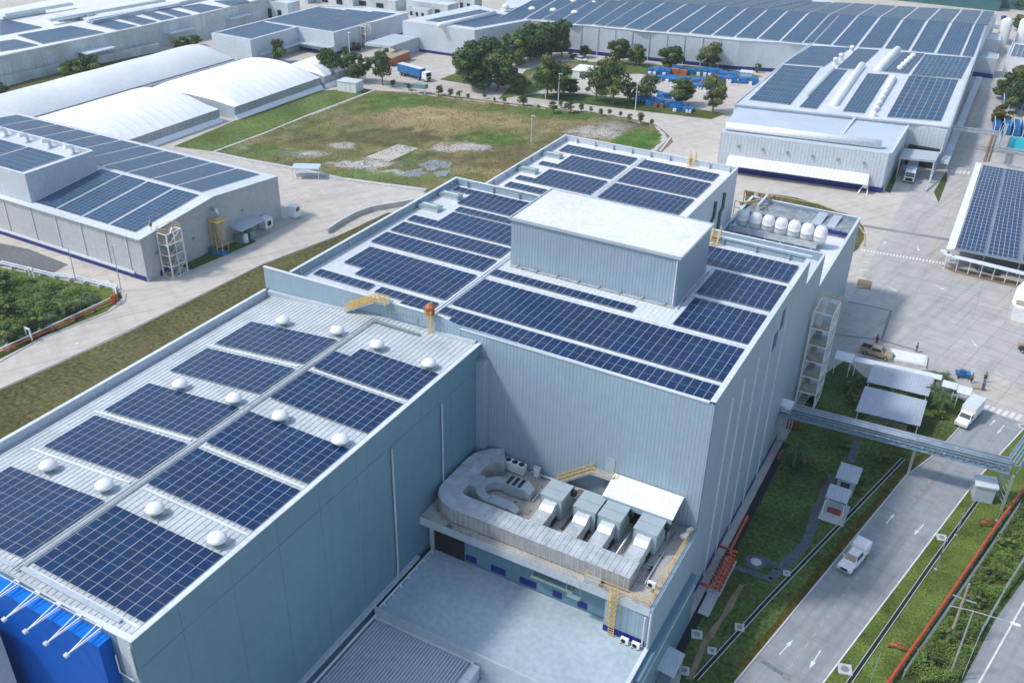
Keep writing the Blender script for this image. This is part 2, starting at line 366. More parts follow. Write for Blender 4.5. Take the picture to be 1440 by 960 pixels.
for k in range(13):
    p = a0 + dr * (k * 5.2 - 3); strip(b, [p + nr * 3.6, p - nr * 3.6], .05, .028, .036)
strip(b, [a0 + nr * 1.8 - dr * 8, a1 + nr * 1.8], .04, .028, .035); strip(b, [a0 - nr * 1.9 - dr * 8, a1 - nr * 1.9], .04, .028, .035)
struct(b.build('road_joints', JOINT))
def arrow(b, p, q, w=.13):
    p = Vector((*p[:2], 0)); q = Vector((*q[:2], 0)); d = (q - p).normalized(); n_ = Vector((-d.y, d.x, 0)); m_ = p + (q - p) * .62
    strip(b, [p, m_], w, .03, .05); b.prism([tuple((m_ + n_ * w * 1.9)[:2]), tuple((m_ - n_ * w * 1.9)[:2]), tuple(q[:2])], .03, .05)
b = MB()
for p, q in (((-7.87,77.10), (-7.14,79.92)), ((-4.13,79.94), (-4.59,76.79)), ((-1.74,105.07), (-1.13,107.66)), ((2.49,107.39), (1.71,104.61)), ((9.51,136.79), (8.79,133.87)), ((2.30,161.80), (3.43,159.69)), ((7.66,135.70), (8.26,137.75))): arrow(b, p, q)
for p, q in (((-14.03,175.78), (-11.92,173.97)), ((-6.19,180.89), (-4.24,179.65)), ((-18.37,194.76), (-18.07,197.03)), ((-11.85,197.93), (-11.38,195.77)), ((-126.25,81.98), (-125.70,84.18)), ((-141.30,101.23), (-138.85,101.70))): arrow(b, p, q, .2)
struct(b.build('arrow_markings', LINE))
b = MB()
for k in range(7):   # zebra by the shelters
    p = lerp((5.94,141.23), (11.52,141.20), k / 6); q = lerp((5.59,139.67), (10.96,139.36), k / 6); strip(b, [p, q], .55, .03, .052)
for k in range(26):  # dotted stop line across the yard
    p = lerp((-21.63,189.50), (-6.17,191.50), k / 25); q = (p[0], p[1] + 1.1); strip(b, [p, q], .32, .014, .04)
for k in range(5):
    p = lerp((-11.73,249.44), (-8.07,250.55), k / 4); strip(b, [p, (p[0], p[1] + 2.2)], .55, .014, .04)
for k in range(5): p = lerp((-19.54,172.43), (-20.52,188.17), k / 4); strip(b, [p, (p[0] + 1.6, p[1] + .4)], .25, .014, .04)
struct(b.build('crossing_stripes', LINE))
b = MB(); strip(b, [(-9.64,75.41), (-6.42,74.55)], .5, .03, .04); struct(b.build('road_channel_cover', WETC))
b = MB(); b.obox((-9.64,75.41), .45, .45, .03, .06); b.obox((-6.42,74.55), .45, .45, .03, .06); struct(b.build('square_manhole_covers', JOINT))
# outer public road
sheet('outer_road', [(9.53,81.22), (12.09,94.51), (14.46,102.99), (60, 190), (80, 100), (20, 60), (8, 74)], .02, ROADM)
b = MB(); strip(b, [(11.02,82.08), (14.73,98.93), (24, 142)], .2, .02, .045); struct(b.build('outer_road_line', LINE))
# left service road and its edges
b = MB(); strip(b, [(-124.82,66.27), (-122.15,90.73), (-120.51,122.09), (-116.85,139.28)], .2, 0, .12)
strip(b, [(-143.71,91.19), (-129.40,94.56), (-132.66,99.49), (-135.73,101.24), (-140.37,100.44), (-150.48,97.72), (-162.46,96.13)][:1] + [(-131.24,70.85), (-132.20,81.91), (-130.14,93.21), (-130.84,97.71), (-132.77,99.74), (-135.49,100.38), (-145.71,98.56)], .2, 0, .13)
struct(b.build('road_kerb', KERB))
sheet('asphalt_lot', [(-172.76,102.06), (-163.99,103.48), (-151.62,102.74), (-150.68,97.26), (-162.46,96.13), (-164.58,95.56)], .02, ASPH)
b = MB()
for k in range(14): p = lerp((-145.71,98.56), (-130.94,170.60), k / 13); b.box(p[0] - .03, p[0] + .03, p[1] - 9, p[1] + 9, .003, .012)
struct(b.build('service_road_joints', JOINT))
sheet('apron_painted_shade', [(-132.98,121.70), (-129.54,137.88), (-131.54,142.01), (-128.44,146.69), (-129.14,128.84), (-127.13,121.42)], .014, CONC)  # cooler, darker concrete sheet: the warehouse's shade put into the ground colour
# grass
sheet('bank_grass', [(-124.69,65.01), (-121.77,90.39), (-120.29,121.85), (-116.63,139.00), (-115.05,155.45), (-108.52,160.91), (-76, 100), (-76, 40), (-101.99,48.97)], .02, GRASSB)
sheet('bank_footpath', ragged([(-111.73,56.91), (-111.59,73.24), (-111.06,91.08), (-111.95,107.88), (-112.79,113.82), (-110.90,111.69), (-108.23,88.34), (-108.55,70.69), (-107.59,53.96)], .25), .03, SOIL)
sheet('far_left_verge', [(-133.86,113.58), (-130.21,112.90), (-128.66,129.14), (-131.79,130.51)], .02, GRASS)
sheet('left_plot_grass', [(-164.71,94.75), (-151.59,97.05), (-145.23,98.16), (-135.38,100.12), (-132.44,98.65), (-130.55,93.56), (-132.39,82.07), (-132.18,71.52)], .02, GRASS2)
sheet('lawn', [(-15.80,67.67), (-17.29,73.94), (-17.7, 100), (-17.7, 125), (-17.0, 137.5), (-14.99,144.09), (-11.33,139.93), (2.87,141.23), (5.26,139.93), (3.83,133.01), (1.46,123.60), (-1.23,116.45), (-10.93,71.00), (-11.91,66.37)], .02, GRASS, rag=0)
sheet('verge_lawn', [(-2.89,75.63), (7.48,121.21), (12.55,138.80), (19.53,142.30), (13.23,121.41), (3.22,79.15), (1.91,74.32), (-4.27,70.27)], .02, GRASS2)
sheet('scrub_ground', [(3.22,79.15), (13.23,121.41), (23.21,153.31), (60, 190), (14.46,102.99), (9.53,81.22), (1.91,74.32)], .016, GRASS)
sheet('hedge_strip', ragged([(-10.56,72.81), (-6.95,90.55), (-1.71,116.53), (0.97,123.69), (-0.03,122.72), (-2.33,116.89), (-7.77,90.48), (-11.30,72.92)], .12, 1.), .05, HEDGE)
sheet('worn_path', ragged([(-15.47,68.91), (-15.77,74.24), (-15.24,78.69), (-14.82,85.31), (-14.17,85.42), (-14.54,79.10), (-15.14,74.04), (-14.82,69.28)], .1, 1.), .035, SOIL)
sheet('bright_grass_strip', [(-186.01,162.41), (-174.93,164.92), (-174.26,201.58), (-174.12,231.82), (-179.48,231.14), (-187.39,222.22), (-188.05,186.49)], .02, GRASSF)
sheet('tree_lawn', [(-137.83,243.63), (-147.17,278.94), (-140.35,297.06), (-94.17,317.43), (-77.39,314.29), (-98.95,295.89), (-113.32,294.83), (-116.41,284.40), (-128.92,249.42), (-102.61,257.76), (-132.14,250.93)][:7] + [(-124.75,286.22), (-132.69,254.23)], .02, GRASSF)
sheet('roadside_lawn', [(-135.20,249.84), (-107.92,254.33), (-77.08,259.40), (-75.35,266.98), (-101.91,266.99), (-125.19,260.99)], .02, GRASS)
sheet('corner_lawn', [(-154.77,253.14), (-164.26,268.70), (-164.33,252.85), (-161.18,252.91)], .02, GRASSF)
b = MB(); strip(b, [(-174.91,230.37), (-158.83,237.18), (-132.66,241.73), (-108.25,246.58), (-96.48,246.92), (-88.87,245.58)], 1.3, .0, .05); struct(b.build('sapling_verge', SOIL))
sheet('round_verge', ragged([(-52.12,210.08), (-40.62,211.99), (-28.64,208.48), (-23.87,203.05), (-22.25,197.01), (-22.47,190.19), (-23.45,184.02), (-26.39,187.79), (-27.38,195.58), (-35.48,204.25), (-50.26,203.95)], .1), .02, GRASSB)
sheet('side_verge', [(-13.63,233.02), (-13.01,250.42), (-11.90,242.94), (-11.64,226.43)], .02, GRASS)
sheet('side_verge', [(-23.84,227.73), (-24.40,252.50), (-23.43,248.73), (-22.34,226.52)], .02, GRASS)
sheet('factory_verge', [(-267.42,168.11), (-269.74,198.75), (-262.28,234.62), (-254.91,227.56), (-259.34,190.30), (-253.68,158.30)], .02, GRASSB)
sheet('junction_verge', ragged([(-87.39,245.02), (-81.66,239.81), (-79.19,234.33), (-78.64,224.63), (-80.82,225.21), (-81.23,234.42), (-83.75,239.92)], .2), .03, SOIL)
# rough open field: painted by real ground cover, green, dry, sand
FP = [(-174.55,164.53), (-174.10,201.69), (-173.66,231.19), (-157.99,235.90), (-131.95,240.47), (-107.95,245.95), (-95.96,245.68), (-88.39,244.37), (-83.80,238.45), (-81.61,230.73), (-81.24,216.61), (-88.84,157.77), (-111.20,162.12), (-115.30,171.18), (-136.00,166.32), (-148.00,166.14), (-159.83,165.19)]
BL = [((0.109, 0.173, 0.043), (-160.43,224.57), (-146.52,233.60), (-154.43,215.97), 1), ((0.109, 0.173, 0.043), (-121.15,239.07), (-96.88,254.74), (-118.02,233.06), 1), ((0.087, 0.196, 0.036), (-86.90,232.91), (-79.60,237.56), (-82.54,222.16), 1),
      ((0.392, 0.302, 0.160), (-147.70,220.31), (-135.86,227.95), (-143.34,213.69), .9), ((0.348, 0.271, 0.131), (-128.10,226.58), (-116.33,234.15), (-123.66,218.80), .8), ((0.336, 0.246, 0.146), (-153.80,211.61), (-149.65,214.28), (-150.07,206.34), .8), ((0.348, 0.271, 0.131), (-137.31,211.54), (-129.18,216.74), (-134.01,206.40), .6),
      ((0.138, 0.121, 0.058), (-145.65,196.86), (-129.88,206.92), (-141.63,191.25), .9), ((0.160, 0.128, 0.065), (-114.16,202.14), (-101.89,209.90), (-108.97,193.04), .8), ((0.145, 0.128, 0.058), (-158.70,183.75), (-149.47,189.62), (-153.41,177.28), .7),
      ((0.087, 0.166, 0.036), (-120.76,209.94), (-112.85,214.98), (-117.90,204.99), .8), ((0.470, 0.426, 0.381), (-99.11,232.30), (-90.88,237.56), (-96.10,225.65), 1), ((0.470, 0.437, 0.403), (-124.08,201.06), (-115.57,206.47), (-121.50,196.85), 1), ((0.336, 0.314, 0.314), (-96.25,237.83), (-91.26,241.03), (-93.77,232.09), .7),
      ((0.504, 0.482, 0.470), (-136.77,178.52), (-125.03,185.93), (-134.39,175.29), 1), ((0.504, 0.482, 0.470), (-126.65,176.11), (-115.18,183.32), (-124.21,172.61), 1), ((0.448, 0.426, 0.403), (-154.22,175.50), (-148.27,179.27), (-151.86,172.65), .9), ((0.504, 0.470, 0.448), (-150.81,185.42), (-146.23,188.33), (-148.43,182.35), .8), ((0.448, 0.426, 0.403), (-170.89,170.71), (-169.09,171.85), (-169.38,169.08), 1),
      ((0.131, 0.211, 0.051), (-131.51,171.37), (-114.41,182.09), (-129.28,168.34), .9), ((0.102, 0.136, 0.051), (-131.79,186.56), (-125.81,190.33), (-127.72,180.65), .8), ((0.102, 0.166, 0.043), (-165.31,169.75), (-153.41,177.28), (-160.01,163.87), .6)]
def in_poly(x, y, P):
    c = False; n = len(P)
    for i in range(n):
        a, d = P[i], P[i - 1]
        if (a[1] > y) != (d[1] > y) and x < (d[0] - a[0]) * (y - a[1]) / (d[1] - a[1]) + a[0]: c = not c
    return c
def field():
    xs = [p[0] for p in FP]; ys = [p[1] for p in FP]; st = .9; x0, y0 = min(xs), min(ys); nx = int((max(xs) - x0) / st) + 2; ny = int((max(ys) - y0) / st) + 2
    v = [(x0 + i * st, y0 + j * st, .025) for j in range(ny) for i in range(nx)]
    f = [(j * nx + i, j * nx + i + 1, (j + 1) * nx + i + 1, (j + 1) * nx + i) for j in range(ny - 1) for i in range(nx - 1) if in_poly(x0 + (i + .5) * st, y0 + (j + .5) * st, FP)]
    me = bpy.data.meshes.new('open_field'); me.from_pydata(v, [], f); me.materials.append(FIELD)
    ca = me.color_attributes.new('Col', 'FLOAT_COLOR', 'POINT')
    for k, p in enumerate(v):
        nz = noise.fractal(Vector((p[0] * .06, p[1] * .045, 3)), 1, 2, 5); n2 = noise.fractal(Vector((p[0] * .3, p[1] * .2, 9)), 1, 2, 4)
        c = Vector((.26, .21, .105)).lerp(Vector((.16, .165, .065)), min(1, max(0, nz * 1.5 + .5)))
        for col, ce, ax, ay, s in BL:
            c0 = Vector(ce); A = Vector(ax) - c0; B = Vector(ay) - c0; d = Vector(p[:2]) - c0; det = A.x * B.y - A.y * B.x
            u = (d.x * B.y - d.y * B.x) / det; q = (A.x * d.y - A.y * d.x) / det; r = math.hypot(u, q) * (1.3 if col[0] > .4 else 1) + nz * .5 + n2 * (.95 if col[0] > .4 else .6)
            t = max(0, min(1, (1.05 - r) * 3)) * s
            if t > 0: c = c.lerp(Vector(col), t)
        c *= 1 + n2 * .35; ca.data[k].color = (max(0.01, c.x), max(0.01, c.y), max(0.01, c.z), 1)
    o = bpy.data.objects.new('open_field', me); C.objects.link(o); struct(o)
field()
sheet('field_slab', [(-140.28,181.82), (-139.21,194.12), (-133.01,194.08), (-133.55,181.76)], .06, CONCW)
for k, P in enumerate(([(-126.16,187.64), (-119.67,190.52), (-119.54,186.39), (-121.69,182.11), (-125.37,183.31)], [(-125.88,179.47), (-120.59,181.06), (-121.03,176.82), (-126.09,175.90)], [(-119.73,181.60), (-117.34,184.84), (-116.42,180.83), (-117.90,178.78)])):
    sheet('puddle', ragged(P, .8, .9, seed=k), .045 + k * .03, WATER)
b = MB(); strip(b, [(-174.55,164.53), (-174.01,181.57), (-174.52,202.21), (-174.12,231.82)], .7, 0, .1); struct(b.build('field_footpath', KERB))
b = MB(); strip(b, [(-174.61,163.86), (-162.84,164.49), (-148.00,166.14), (-136.00,166.32), (-115.06,170.81)], 1.2, 0, .25); struct(b.build('field_edge_drain', KERB))
b = MB(); strip(b, [(-84.70,240.78), (-81.50,235.65), (-80.66,225.30)], .8, 0, .12); strip(b, [(-87.86,246.23), (-81.23,238.65), (-79.36,225.47)], .6, 0, .12); struct(b.build('field_corner_channel', KERB))
sheet('tree_island_sand', [(-138.72,285.64), (-131.37,294.98), (-136.63,294.90), (-141.87,291.41)], .03, SOIL)
sheet('sand_pile_ground', ragged([(-143.90,270.42), (-141.66,282.59), (-140.34,276.98), (-141.31,268.01)], .4), .03, SOIL)
# drains along building and lawns
b = MB(); b.box(-17.9, -16.9, 60, 116, .03, .04); struct(b.build('wall_side_drain', DARK))
b = MB(); strip(b, [(-14.63,69.40), (-11.18,84.41), (-2.17,120.51)], .36, .03, .045); struct(b.build('lawn_ditch', DARK))
b = MB()
for s in (-.24, .24):
    P = [Vector((*p, 0)) for p in ((-14.63,69.40), (-11.18,84.41), (-2.17,120.51))]
    strip(b, [p + Vector((.95 * s, -.3 * s, 0)) for p in P], .07, .0, .12)
P = [Vector((*p, 0)) for p in ((-0.65,76.40), (4.53,100.68), (8.63,118.71))]
for s in (-.23, .23): strip(b, [p + Vector((.95 * s, -.3 * s, 0)) for p in P], .07, .0, .12)
struct(b.build('ditch_edging', KERB))
b = MB(); strip(b, P, .3, .03, .045); struct(b.build('verge_ditch', DARK))
# slate garden path
b = MB(); strip(b, [(-8.71,121.51), (-8.43,115.88)], 1.1, 0, .05); strip(b, [(-9.85,111.74), (-10.08,107.74), (-9.73,96.00), (-11.19,90.55), (-11.93,87.66)], 1.2, 0, .051); struct(b.build('slate_path', SLATE))
b = MB(); strip(b, [(-17.24,87.45), (-14.29,87.78), (-11.71,87.78), (-11.46,89.98), (-12.54,90.75), (-14.25,90.60)], .8, 0, .07); b.lathe((*(-14.26,89.75), 0), [(0, .08), (1.2, .08), (1.3, 0)], 16); struct(b.build('dark_pebble_loop', SLATE))
b = MB(); b.lathe((*(-14.18,89.79), .07), [(0, .12), (.5, .1), (.7, 0)], 14); tag(b.build('stone_bowl', KERB), 'round pale stone feature in the dark pebble loop beside the main building', 'stone feature')
for k, (p, s_, l) in enumerate((((-16.55,75.30), .75, 'square concrete manhole slab nearest to the small canopy roof on the lower lawn'), ((-14.37,73.91), .6, 'grey manhole slab beside the worn path on the lower lawn'), ((-12.77,78.67), .65, 'square concrete manhole slab beside the long dark ditch'), ((-16.05,69.86), .7, 'manhole slab at the bottom edge under the canopy corner'), ((-10.45,89.74), .5, 'small manhole slab at the end of the slate path'), ((4.83,105.83), .75, 'concrete manhole slab at the road edge opposite the pickup'), ((-1.27,78.60), .9, 'large concrete manhole slab at the road edge at the bottom of the photo'), ((11.94,137.81), .8, 'manhole slab on the verge near the zebra crossing'))):
    s_ *= .8; t = thing('manhole_slab', l, 'manhole', (*p, .02), .3, 'manholes in the lawns'); MB().box(-s_, s_, -s_, s_, 0, .12).build('slab', KERB, t, local=True); MB().lathe((0, 0, .12), [(0, .02), (s_ * .55, .02), (s_ * .6, 0)], 14).build('cover', JOINT, t, local=True)
b = MB(); b.box(-17.6, -16.3, 78.4, 82.5, .02, .1); struct(b.build('paving_slabs', KERB))

b = MB(); strip(b, [(-5.49,262.53), (-5.81,288.23)], .5, 0, .3); strip(b, [(-4.69,263.03), (-4.95,288.77)], .25, 0, .4); struct(b.build('rusty_drain_kerb', mat('rusty_steel', (.24, .14, .08), .8, var=.3, vscale=1)))
b = MB(); strip(b, [(-21.55,191.99), (-22.68,198.47), (-26.75,206.81), (-35.43,210.64), (-52.12,210.08)], .3, 0, .15); struct(b.build('round_verge_kerb', mat('faded_yellow_kerb', (.45, .36, .2), .8, var=.2, vscale=.6)))
# far air: one even pale volume round the camera and everything
hz = bpy.data.materials.new('haze_air'); hz.use_nodes = True; hn = hz.node_tree; hn.nodes.remove(hn.nodes['Principled BSDF']); pv = hn.nodes.new('ShaderNodeVolumePrincipled')
pv.inputs['Color'].default_value = (.8, .88, .96, 1); pv.inputs['Density'].default_value = .00017; pv.inputs['Anisotropy'].default_value = .2; hn.links.new(pv.outputs[0], hn.nodes['Material Output'].inputs['Volume'])
struct(MB().box(-905, 505, -65, 1005, -1, 84).build('haze', hz), 'stuff')
# ------------------------------------------------------------------ solar arrays
def mod_mesh(m, name):
    b = MB(); x0, x1, y0, y1, z0, z1 = -.488, .488, -.488, .488, -.5, .5
    b.face([(x0, y0, z1), (x1, y0, z1), (x1, y1, z1), (x0, y1, z1)], [(0.02, 0.02), (.98, 0.02), (.98, .98), (0.02, .98)])
    b.cur = 1
    for p, q in (((x0, y0), (x1, y0)), ((x1, y0), (x1, y1)), ((x1, y1), (x0, y1)), ((x0, y1), (x0, y0))): b.face([(*p, z0), (*q, z0), (*q, z1), (*p, z1)], [(0, 0)] * 4)
    o = b.build(name, [m, GALV]); me = o.data; bpy.data.objects.remove(o); return me
MOD = mod_mesh(MT['solar_module'], 'panel'); MODP = mod_mesh(MT['solar_module_plain'], 'panel')
def array(label, group, segs, z, me=MOD, slope=0., x0s=0., lift=.16):
    """segs: rectangles (x0, x1, y0, y1, nx, ny) of modules. near arrays: every module its own part"""
    cx = segs[0][0]; cy = segs[0][2]; zz = lambda x: z + slope * (x - x0s) + lift
    t = thing('solar_array', label, 'solar panels', (cx, cy, zz(cx) - lift), 0, group)
    cells = []
    for (x0, x1, y0, y1, nx, ny) in segs:
        dx = (x1 - x0) / nx; dy = (y1 - y0) / ny
        for j in range(ny):
            for i in range(nx): cells.append((x0 + (i + .5) * dx, y0 + (j + .5) * dy, dx, dy))
    cells.sort(key=lambda c: c[1] * 1.0 - c[0] * .5); a = math.atan(slope)
    for k, (x, y, dx, dy) in enumerate(cells[:100]):
        o = bpy.data.objects.new('panel', me); C.objects.link(o); o.parent = t; o.location = (x - cx, y - cy, zz(x) - (zz(cx) - lift)); o.scale = (dx / math.cos(a), dy, .045); o.rotation_euler = (0, -a, 0)
    if len(cells) > 100:
        b = MB()
        for (x, y, dx, dy) in cells[100:]:
            q = [(x - dx * .488, y - dy * .488), (x + dx * .488, y - dy * .488), (x + dx * .488, y + dy * .488), (x - dx * .488, y + dy * .488)]
            b.face([(*p, zz(p[0]) + .02) for p in q], [(0.02, 0.02), (.98, 0.02), (.98, .98), (0.02, .98)])
        o = b.build('panel_rows', me.materials[0], t); o['kind'] = 'stuff'
    r = MB()   # mounting rails
    for (x0, x1, y0, y1, nx, ny) in segs:
        dy = (y1 - y0) / ny
        for j in range(ny):
            for q in (.25, .75): yy = y0 + (j + q) * dy; r.beam((x0 - .05, yy, zz(x0) - .09), (x1 + .05, yy, zz(x1) - .09), .05, .06)
    r.build('mounting_rail', GALV, t); return t

# ---- near warehouse (lower roof on the left)
XL, XR, YF, YB = -76.0, -45.4, 28.7, 77.15
PZ = [(-76, 24.6), (-74.9, 25.55), (-58.8, 27.24), (-45.4, 27.3)]
t = thing('warehouse', 'tall warehouse at lower left, its solar roof dotted with white dome vents', 'warehouse', (-60, 50, 0))
b = MB(); b.prism([(XL, YF), (XR, YF), (XR, YB), (XL, YB)], 0, [26.2, 27.42, 27.42, 26.2], top=False, bottom=False)
MB().prism([(XL + .3, YF + .3), (XR - .3, YF + .3), (XR - .3, YB - .05), (XL + .3, YB - .05)], 24, [26.2, 27.42, 27.42, 26.2], top=False, bottom=False).build('parapet_lining', WALLP, t)
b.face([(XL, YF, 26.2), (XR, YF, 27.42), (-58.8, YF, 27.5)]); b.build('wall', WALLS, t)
b = MB()
for (xa, za), (xb, zb) in zip(PZ, PZ[1:]): b.face([(xa, YF + .3, za), (xb, YF + .3, zb), (xb, YB - .05, zb), (xa, YB - .05, za)])
b.build('roof', ROOFL, t)
b = MB()      # standing seams along y
x = XL + 1.4
def rz_(x):
    for (xa, za), (xb, zb) in zip(PZ, PZ[1:]):
        if xa <= x <= xb: return za + (zb - za) * (x - xa) / (xb - xa)
    return PZ[-1][1]
while x < XR - .4: b.box(x - .018, x + .018, YF + .35, YB - .1, rz_(x) - .02, rz_(x) + .045); x += .62
b.build('roof_seam', LGREY, t)
b = MB(); b.box(XR - .45, XR + .05, YF - .05, YB, 27.43, 27.52); b.prism([(XL - .05, YF - .05), (XR - .45, YF - .05), (XR - .45, YF + .45), (XL - .05, YF + .45)], [26.21, 27.4, 27.4, 26.21], [26.3, 27.518, 27.518, 26.3])
b.prism([(XL - .05, YF + .45), (XL + .35, YF + .45), (XL + .35, YB - .4), (XL - .05, YB - .4)], 26.215, 26.3); b.build('coping', COP, t)
b = MB(); b.prism([(XL + .36, YB - .5), (XR - .5, YB - .5), (XR - .5, YB - .01), (XL + .36, YB - .01)], [25, 27.2, 27.2, 25], [26.1, 27.75, 27.75, 26.1]); b.build('back_kerb', LGREY, t)
b = MB(); b.box(XL + .31, XL + .9, YF + .5, YB - .6, 25.0, 25.35); b.build('gutter', GALV, t)
b = MB()      # central cable tray and pipes along the ridge
b.box(-59.0, -58.88, YF + .6, YB - 1.2, 27.4, 27.5); b.box(-58.55, -58.43, YF + .6, YB - 1.2, 27.4, 27.5)
for k in range(60): y = YF + 1 + k * .78; b.box(-58.88, -58.55, y, y + .05, 27.42, 27.46)
b.build('cable_tray', GALV, t)
b = MB(); b.box(-58.5, -47.6, 29.55, 29.95, 27.33, 27.5); b.box(-74, -59.5, 29.5, 29.9, 25.9, 27.2); b.build('front_gutter', LGREY, t)
b = MB()      # light walkways between the arrays
for y in (30.0, 48.25, 63.7, 41.3): b.box(-58, -46, y - .12, y + .12, 27.33, 27.43)
for y in (48.5, 63.6, 41.3): b.prism([(-73, y - .12), (-59.6, y - .12), (-59.6, y + .12), (-73, y + .12)], [25.8, 27.2, 27.2, 25.8], [25.9, 27.3, 27.3, 25.9])
each(b, 'walkway', COP, t)
b = MB()      # cladding panel joints on the courtyard wall
for k in range(9): y = 33 + k * 5.4; b.box(XR, XR + .025, y, y + .06, 6.5, 27.3)
b.box(XR, XR + .03, YF, YB, 24.5, 24.56); b.build('panel_joint', mat('dark_joint', (.16, .25, .3), .7), t)
b = MB(); b.tube([(XR + .18, 68.9, 24.4), (XR + .18, 68.9, 12.6)], .1); b.tube([(XR + .18, 59.9, 24.4), (XR + .18, 59.9, 9.2), (XR + .35, 59.5, 7.8)], .1); each(b, 'downpipe', LGREY, t)
b = MB(); b.box(XR + .002, XR + .45, 28, 63.5, 7.4, 7.75); b.build('wall_ledge', LGREY, t)
b = MB(); b.box(-46.9, XR - .2, YF - .02, YF - .001, 23, 27.3); b.build('front_panel', LGREY, t)
b = MB(); b.tube([(-47.4, YF - .15, 25.2), (-47.4, YF - .15, 23.4), (-46, YF - .15, 23.3), (-45.6, YF - .1, 23.9), (-45.6, YF - .1, 26.9)], .06); b.build('front_pipe', COP, t)
t = thing('sign_box', 'big royal blue sign box on the front of the near warehouse', 'sign', (-54, 28, 0))
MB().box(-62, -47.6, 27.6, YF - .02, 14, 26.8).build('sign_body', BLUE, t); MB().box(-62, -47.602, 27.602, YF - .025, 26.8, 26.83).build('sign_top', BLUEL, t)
t = thing('front_block', 'pale blue wall block at the bottom left corner in front of the blue sign box', 'building', (-60, 26, 0)); block(t, [(-66, 23), (-58.1, 23), (-58.1, 26.5), (-66, 26.5)], 0, 24, LGREY, ROOFM, .3)
for k, x in enumerate((-57.4, -55.1, -52.8, -50.6, -48.5)):
    t = thing('floodlight_arm', 'white floodlight arm reaching over the blue sign box, %s from the warehouse corner' % NTH[4 - k], 'floodlight', (x, 28.6, 27.5), 0, 'floodlights over the blue sign')
    MB().beam((-.25, 0, 0), (0, -2.7, -.2), .07).beam((.25, 0, 0), (0, -2.7, -.2), .07).beam((0, 0, -.5), (0, -2.7, -.2), .06).beam((-.25, 0, .02), (.25, 0, .02), .08).build('arm', WPAINT, t, local=True)
    MB().box(-.17, .17, -3.0, -2.7, -.32, -.1).build('lamp_head', LAMPM, t, local=True, bevel=.03)
# dome vents
vt = None
VN = [((-68.1, 39.6), 'front row, leftmost'), ((-60.7, 39.6), 'front row, left of the cable tray'), ((-54.4, 39.4), 'front row, right of the cable tray'), ((-47.4, 39.3), 'front row, at the right roof edge'), ((-68.0, 55.2), 'middle row, leftmost'), ((-60.6, 55.2), 'middle row, left of the cable tray'), ((-54.5, 55.0), 'middle row, right of the cable tray'), ((-47.2, 54.8), 'middle row, at the right roof edge'), ((-67.9, 70.8), 'back row, leftmost'), ((-60.3, 71.1), 'back row, left of the cable tray'), ((-54.5, 70.6), 'back row, right of the cable tray'), ((-47.6, 70.2), 'back row, at the right roof edge')]
for (x, y), l in VN:
    lab = 'white dome vent on the near warehouse, ' + l
    if vt is None:
        vt = thing('roof_vent', lab, 'roof vent', (x, y, rz_(x)), 0, 'dome vents on the near warehouse roof')
        MB().box(-.75, .75, -.6, .6, 0, .16).build('base', GALV, vt, local=True)
        MB().lathe((0, 0, .1), [(.42, 0), (.42, .5), (.5, .55), (.5, .6)], 18).build('neck', GREYP, vt, local=True, smooth=True)
        MB().lathe((0, 0, .55), [(.5, .02), (.72, .0), (.8, .08), (.78, .22), (.66, .4), (.42, .54), (.15, .6), (0, .61)], 24).build('dome', WPAINT, vt, local=True, smooth=True)
    else: dup(vt, (x, y, rz_(x)), label=lab)
G1 = 'solar arrays on the near warehouse roof'
for x0, x1, nm in ((-58.05, -45.95, 'right'),):
    array('solar array at the front right corner of the near warehouse roof, four rows deep', G1, [(x0, x1, 30.45, 38.45, 12, 4)], 27.3)
    array('solar array second from the front on the right half of the near warehouse roof', G1, [(x0, x1, 41.8, 47.75, 12, 3)], 27.3)
    array('solar array third from the front on the right half of the near warehouse roof', G1, [(x0, x1, 48.75, 54.6, 12, 3)], 27.3)
    array('solar array fourth from the front on the right half of the near warehouse roof', G1, [(x0, x1, 57.4, 63.2, 12, 3)], 27.3)
    array('notched solar array at the back right of the near warehouse roof', G1, [(x0, x1, 64.1, 67.8, 12, 2), (-56.0, x1, 67.8, 69.65, 10, 1)], 27.3)
for y0, y1, n, l in ((30.5, 38.5, 4, 'at the front'), (42.0, 47.9, 3, 'second from the front'), (48.95, 54.7, 3, 'third from the front'), (57.5, 63.0, 3, 'fourth from the front'), (64.2, 70.0, 3, 'at the back')):
    array('solar array %s on the left slope of the near warehouse roof' % l, G1, [(-72.1, -59.5, y0, y1, 12, n)], 27.24, slope=.105, x0s=-58.8)

# ---- main building
MX0, MX1, MY0, MY1 = -72.3, -18.9, 77.2, 115.3
t = thing('main_building', 'large main building with a white box penthouse on its solar roof and ribbed blue-grey walls', 'factory', (-45, 96, 0))
b = MB()
P = [(MX0, MY0), (MX1, MY0), (MX1, MY1), (MX0, MY1)]
b.prism(P, 0, [29.1, 28.55, 28.75, 29.2], top=False, bottom=False); b.prism(inset(P, .3), 28, [29.1, 28.55, 28.75, 29.2], top=False, bottom=False)
b.build('wall', WALLB, t)
MB().prism([(-76.2, 77.16), (-51.3, 77.16), (-51.3, 77.45), (-76.2, 77.45)], 22, [29.0, 29.3, 29.3, 29.0]).prism([(-51.3, 77.16), (-48, 77.16), (-48, 77.45), (-51.3, 77.45)], 26, [29.3, 28.75, 28.75, 29.3]).build('screen_wall', WALLB, t)
r = MB(); r.face([(*p, 28.2) for p in inset(P, .3)]); r.build('roof', ROOFM, t)
b = MB(); b.box(MX1 - .55, MX1 + .06, MY0, MY1, 28.76, 28.83); b.box(MX0 - .06, MX0 + .34, MY0 + .3, MY1 - .02, 29.21, 29.3); b.box(MX0 - .06, MX1 + .05, MY1 - .3, MY1 + .06, 29.21, 29.29)
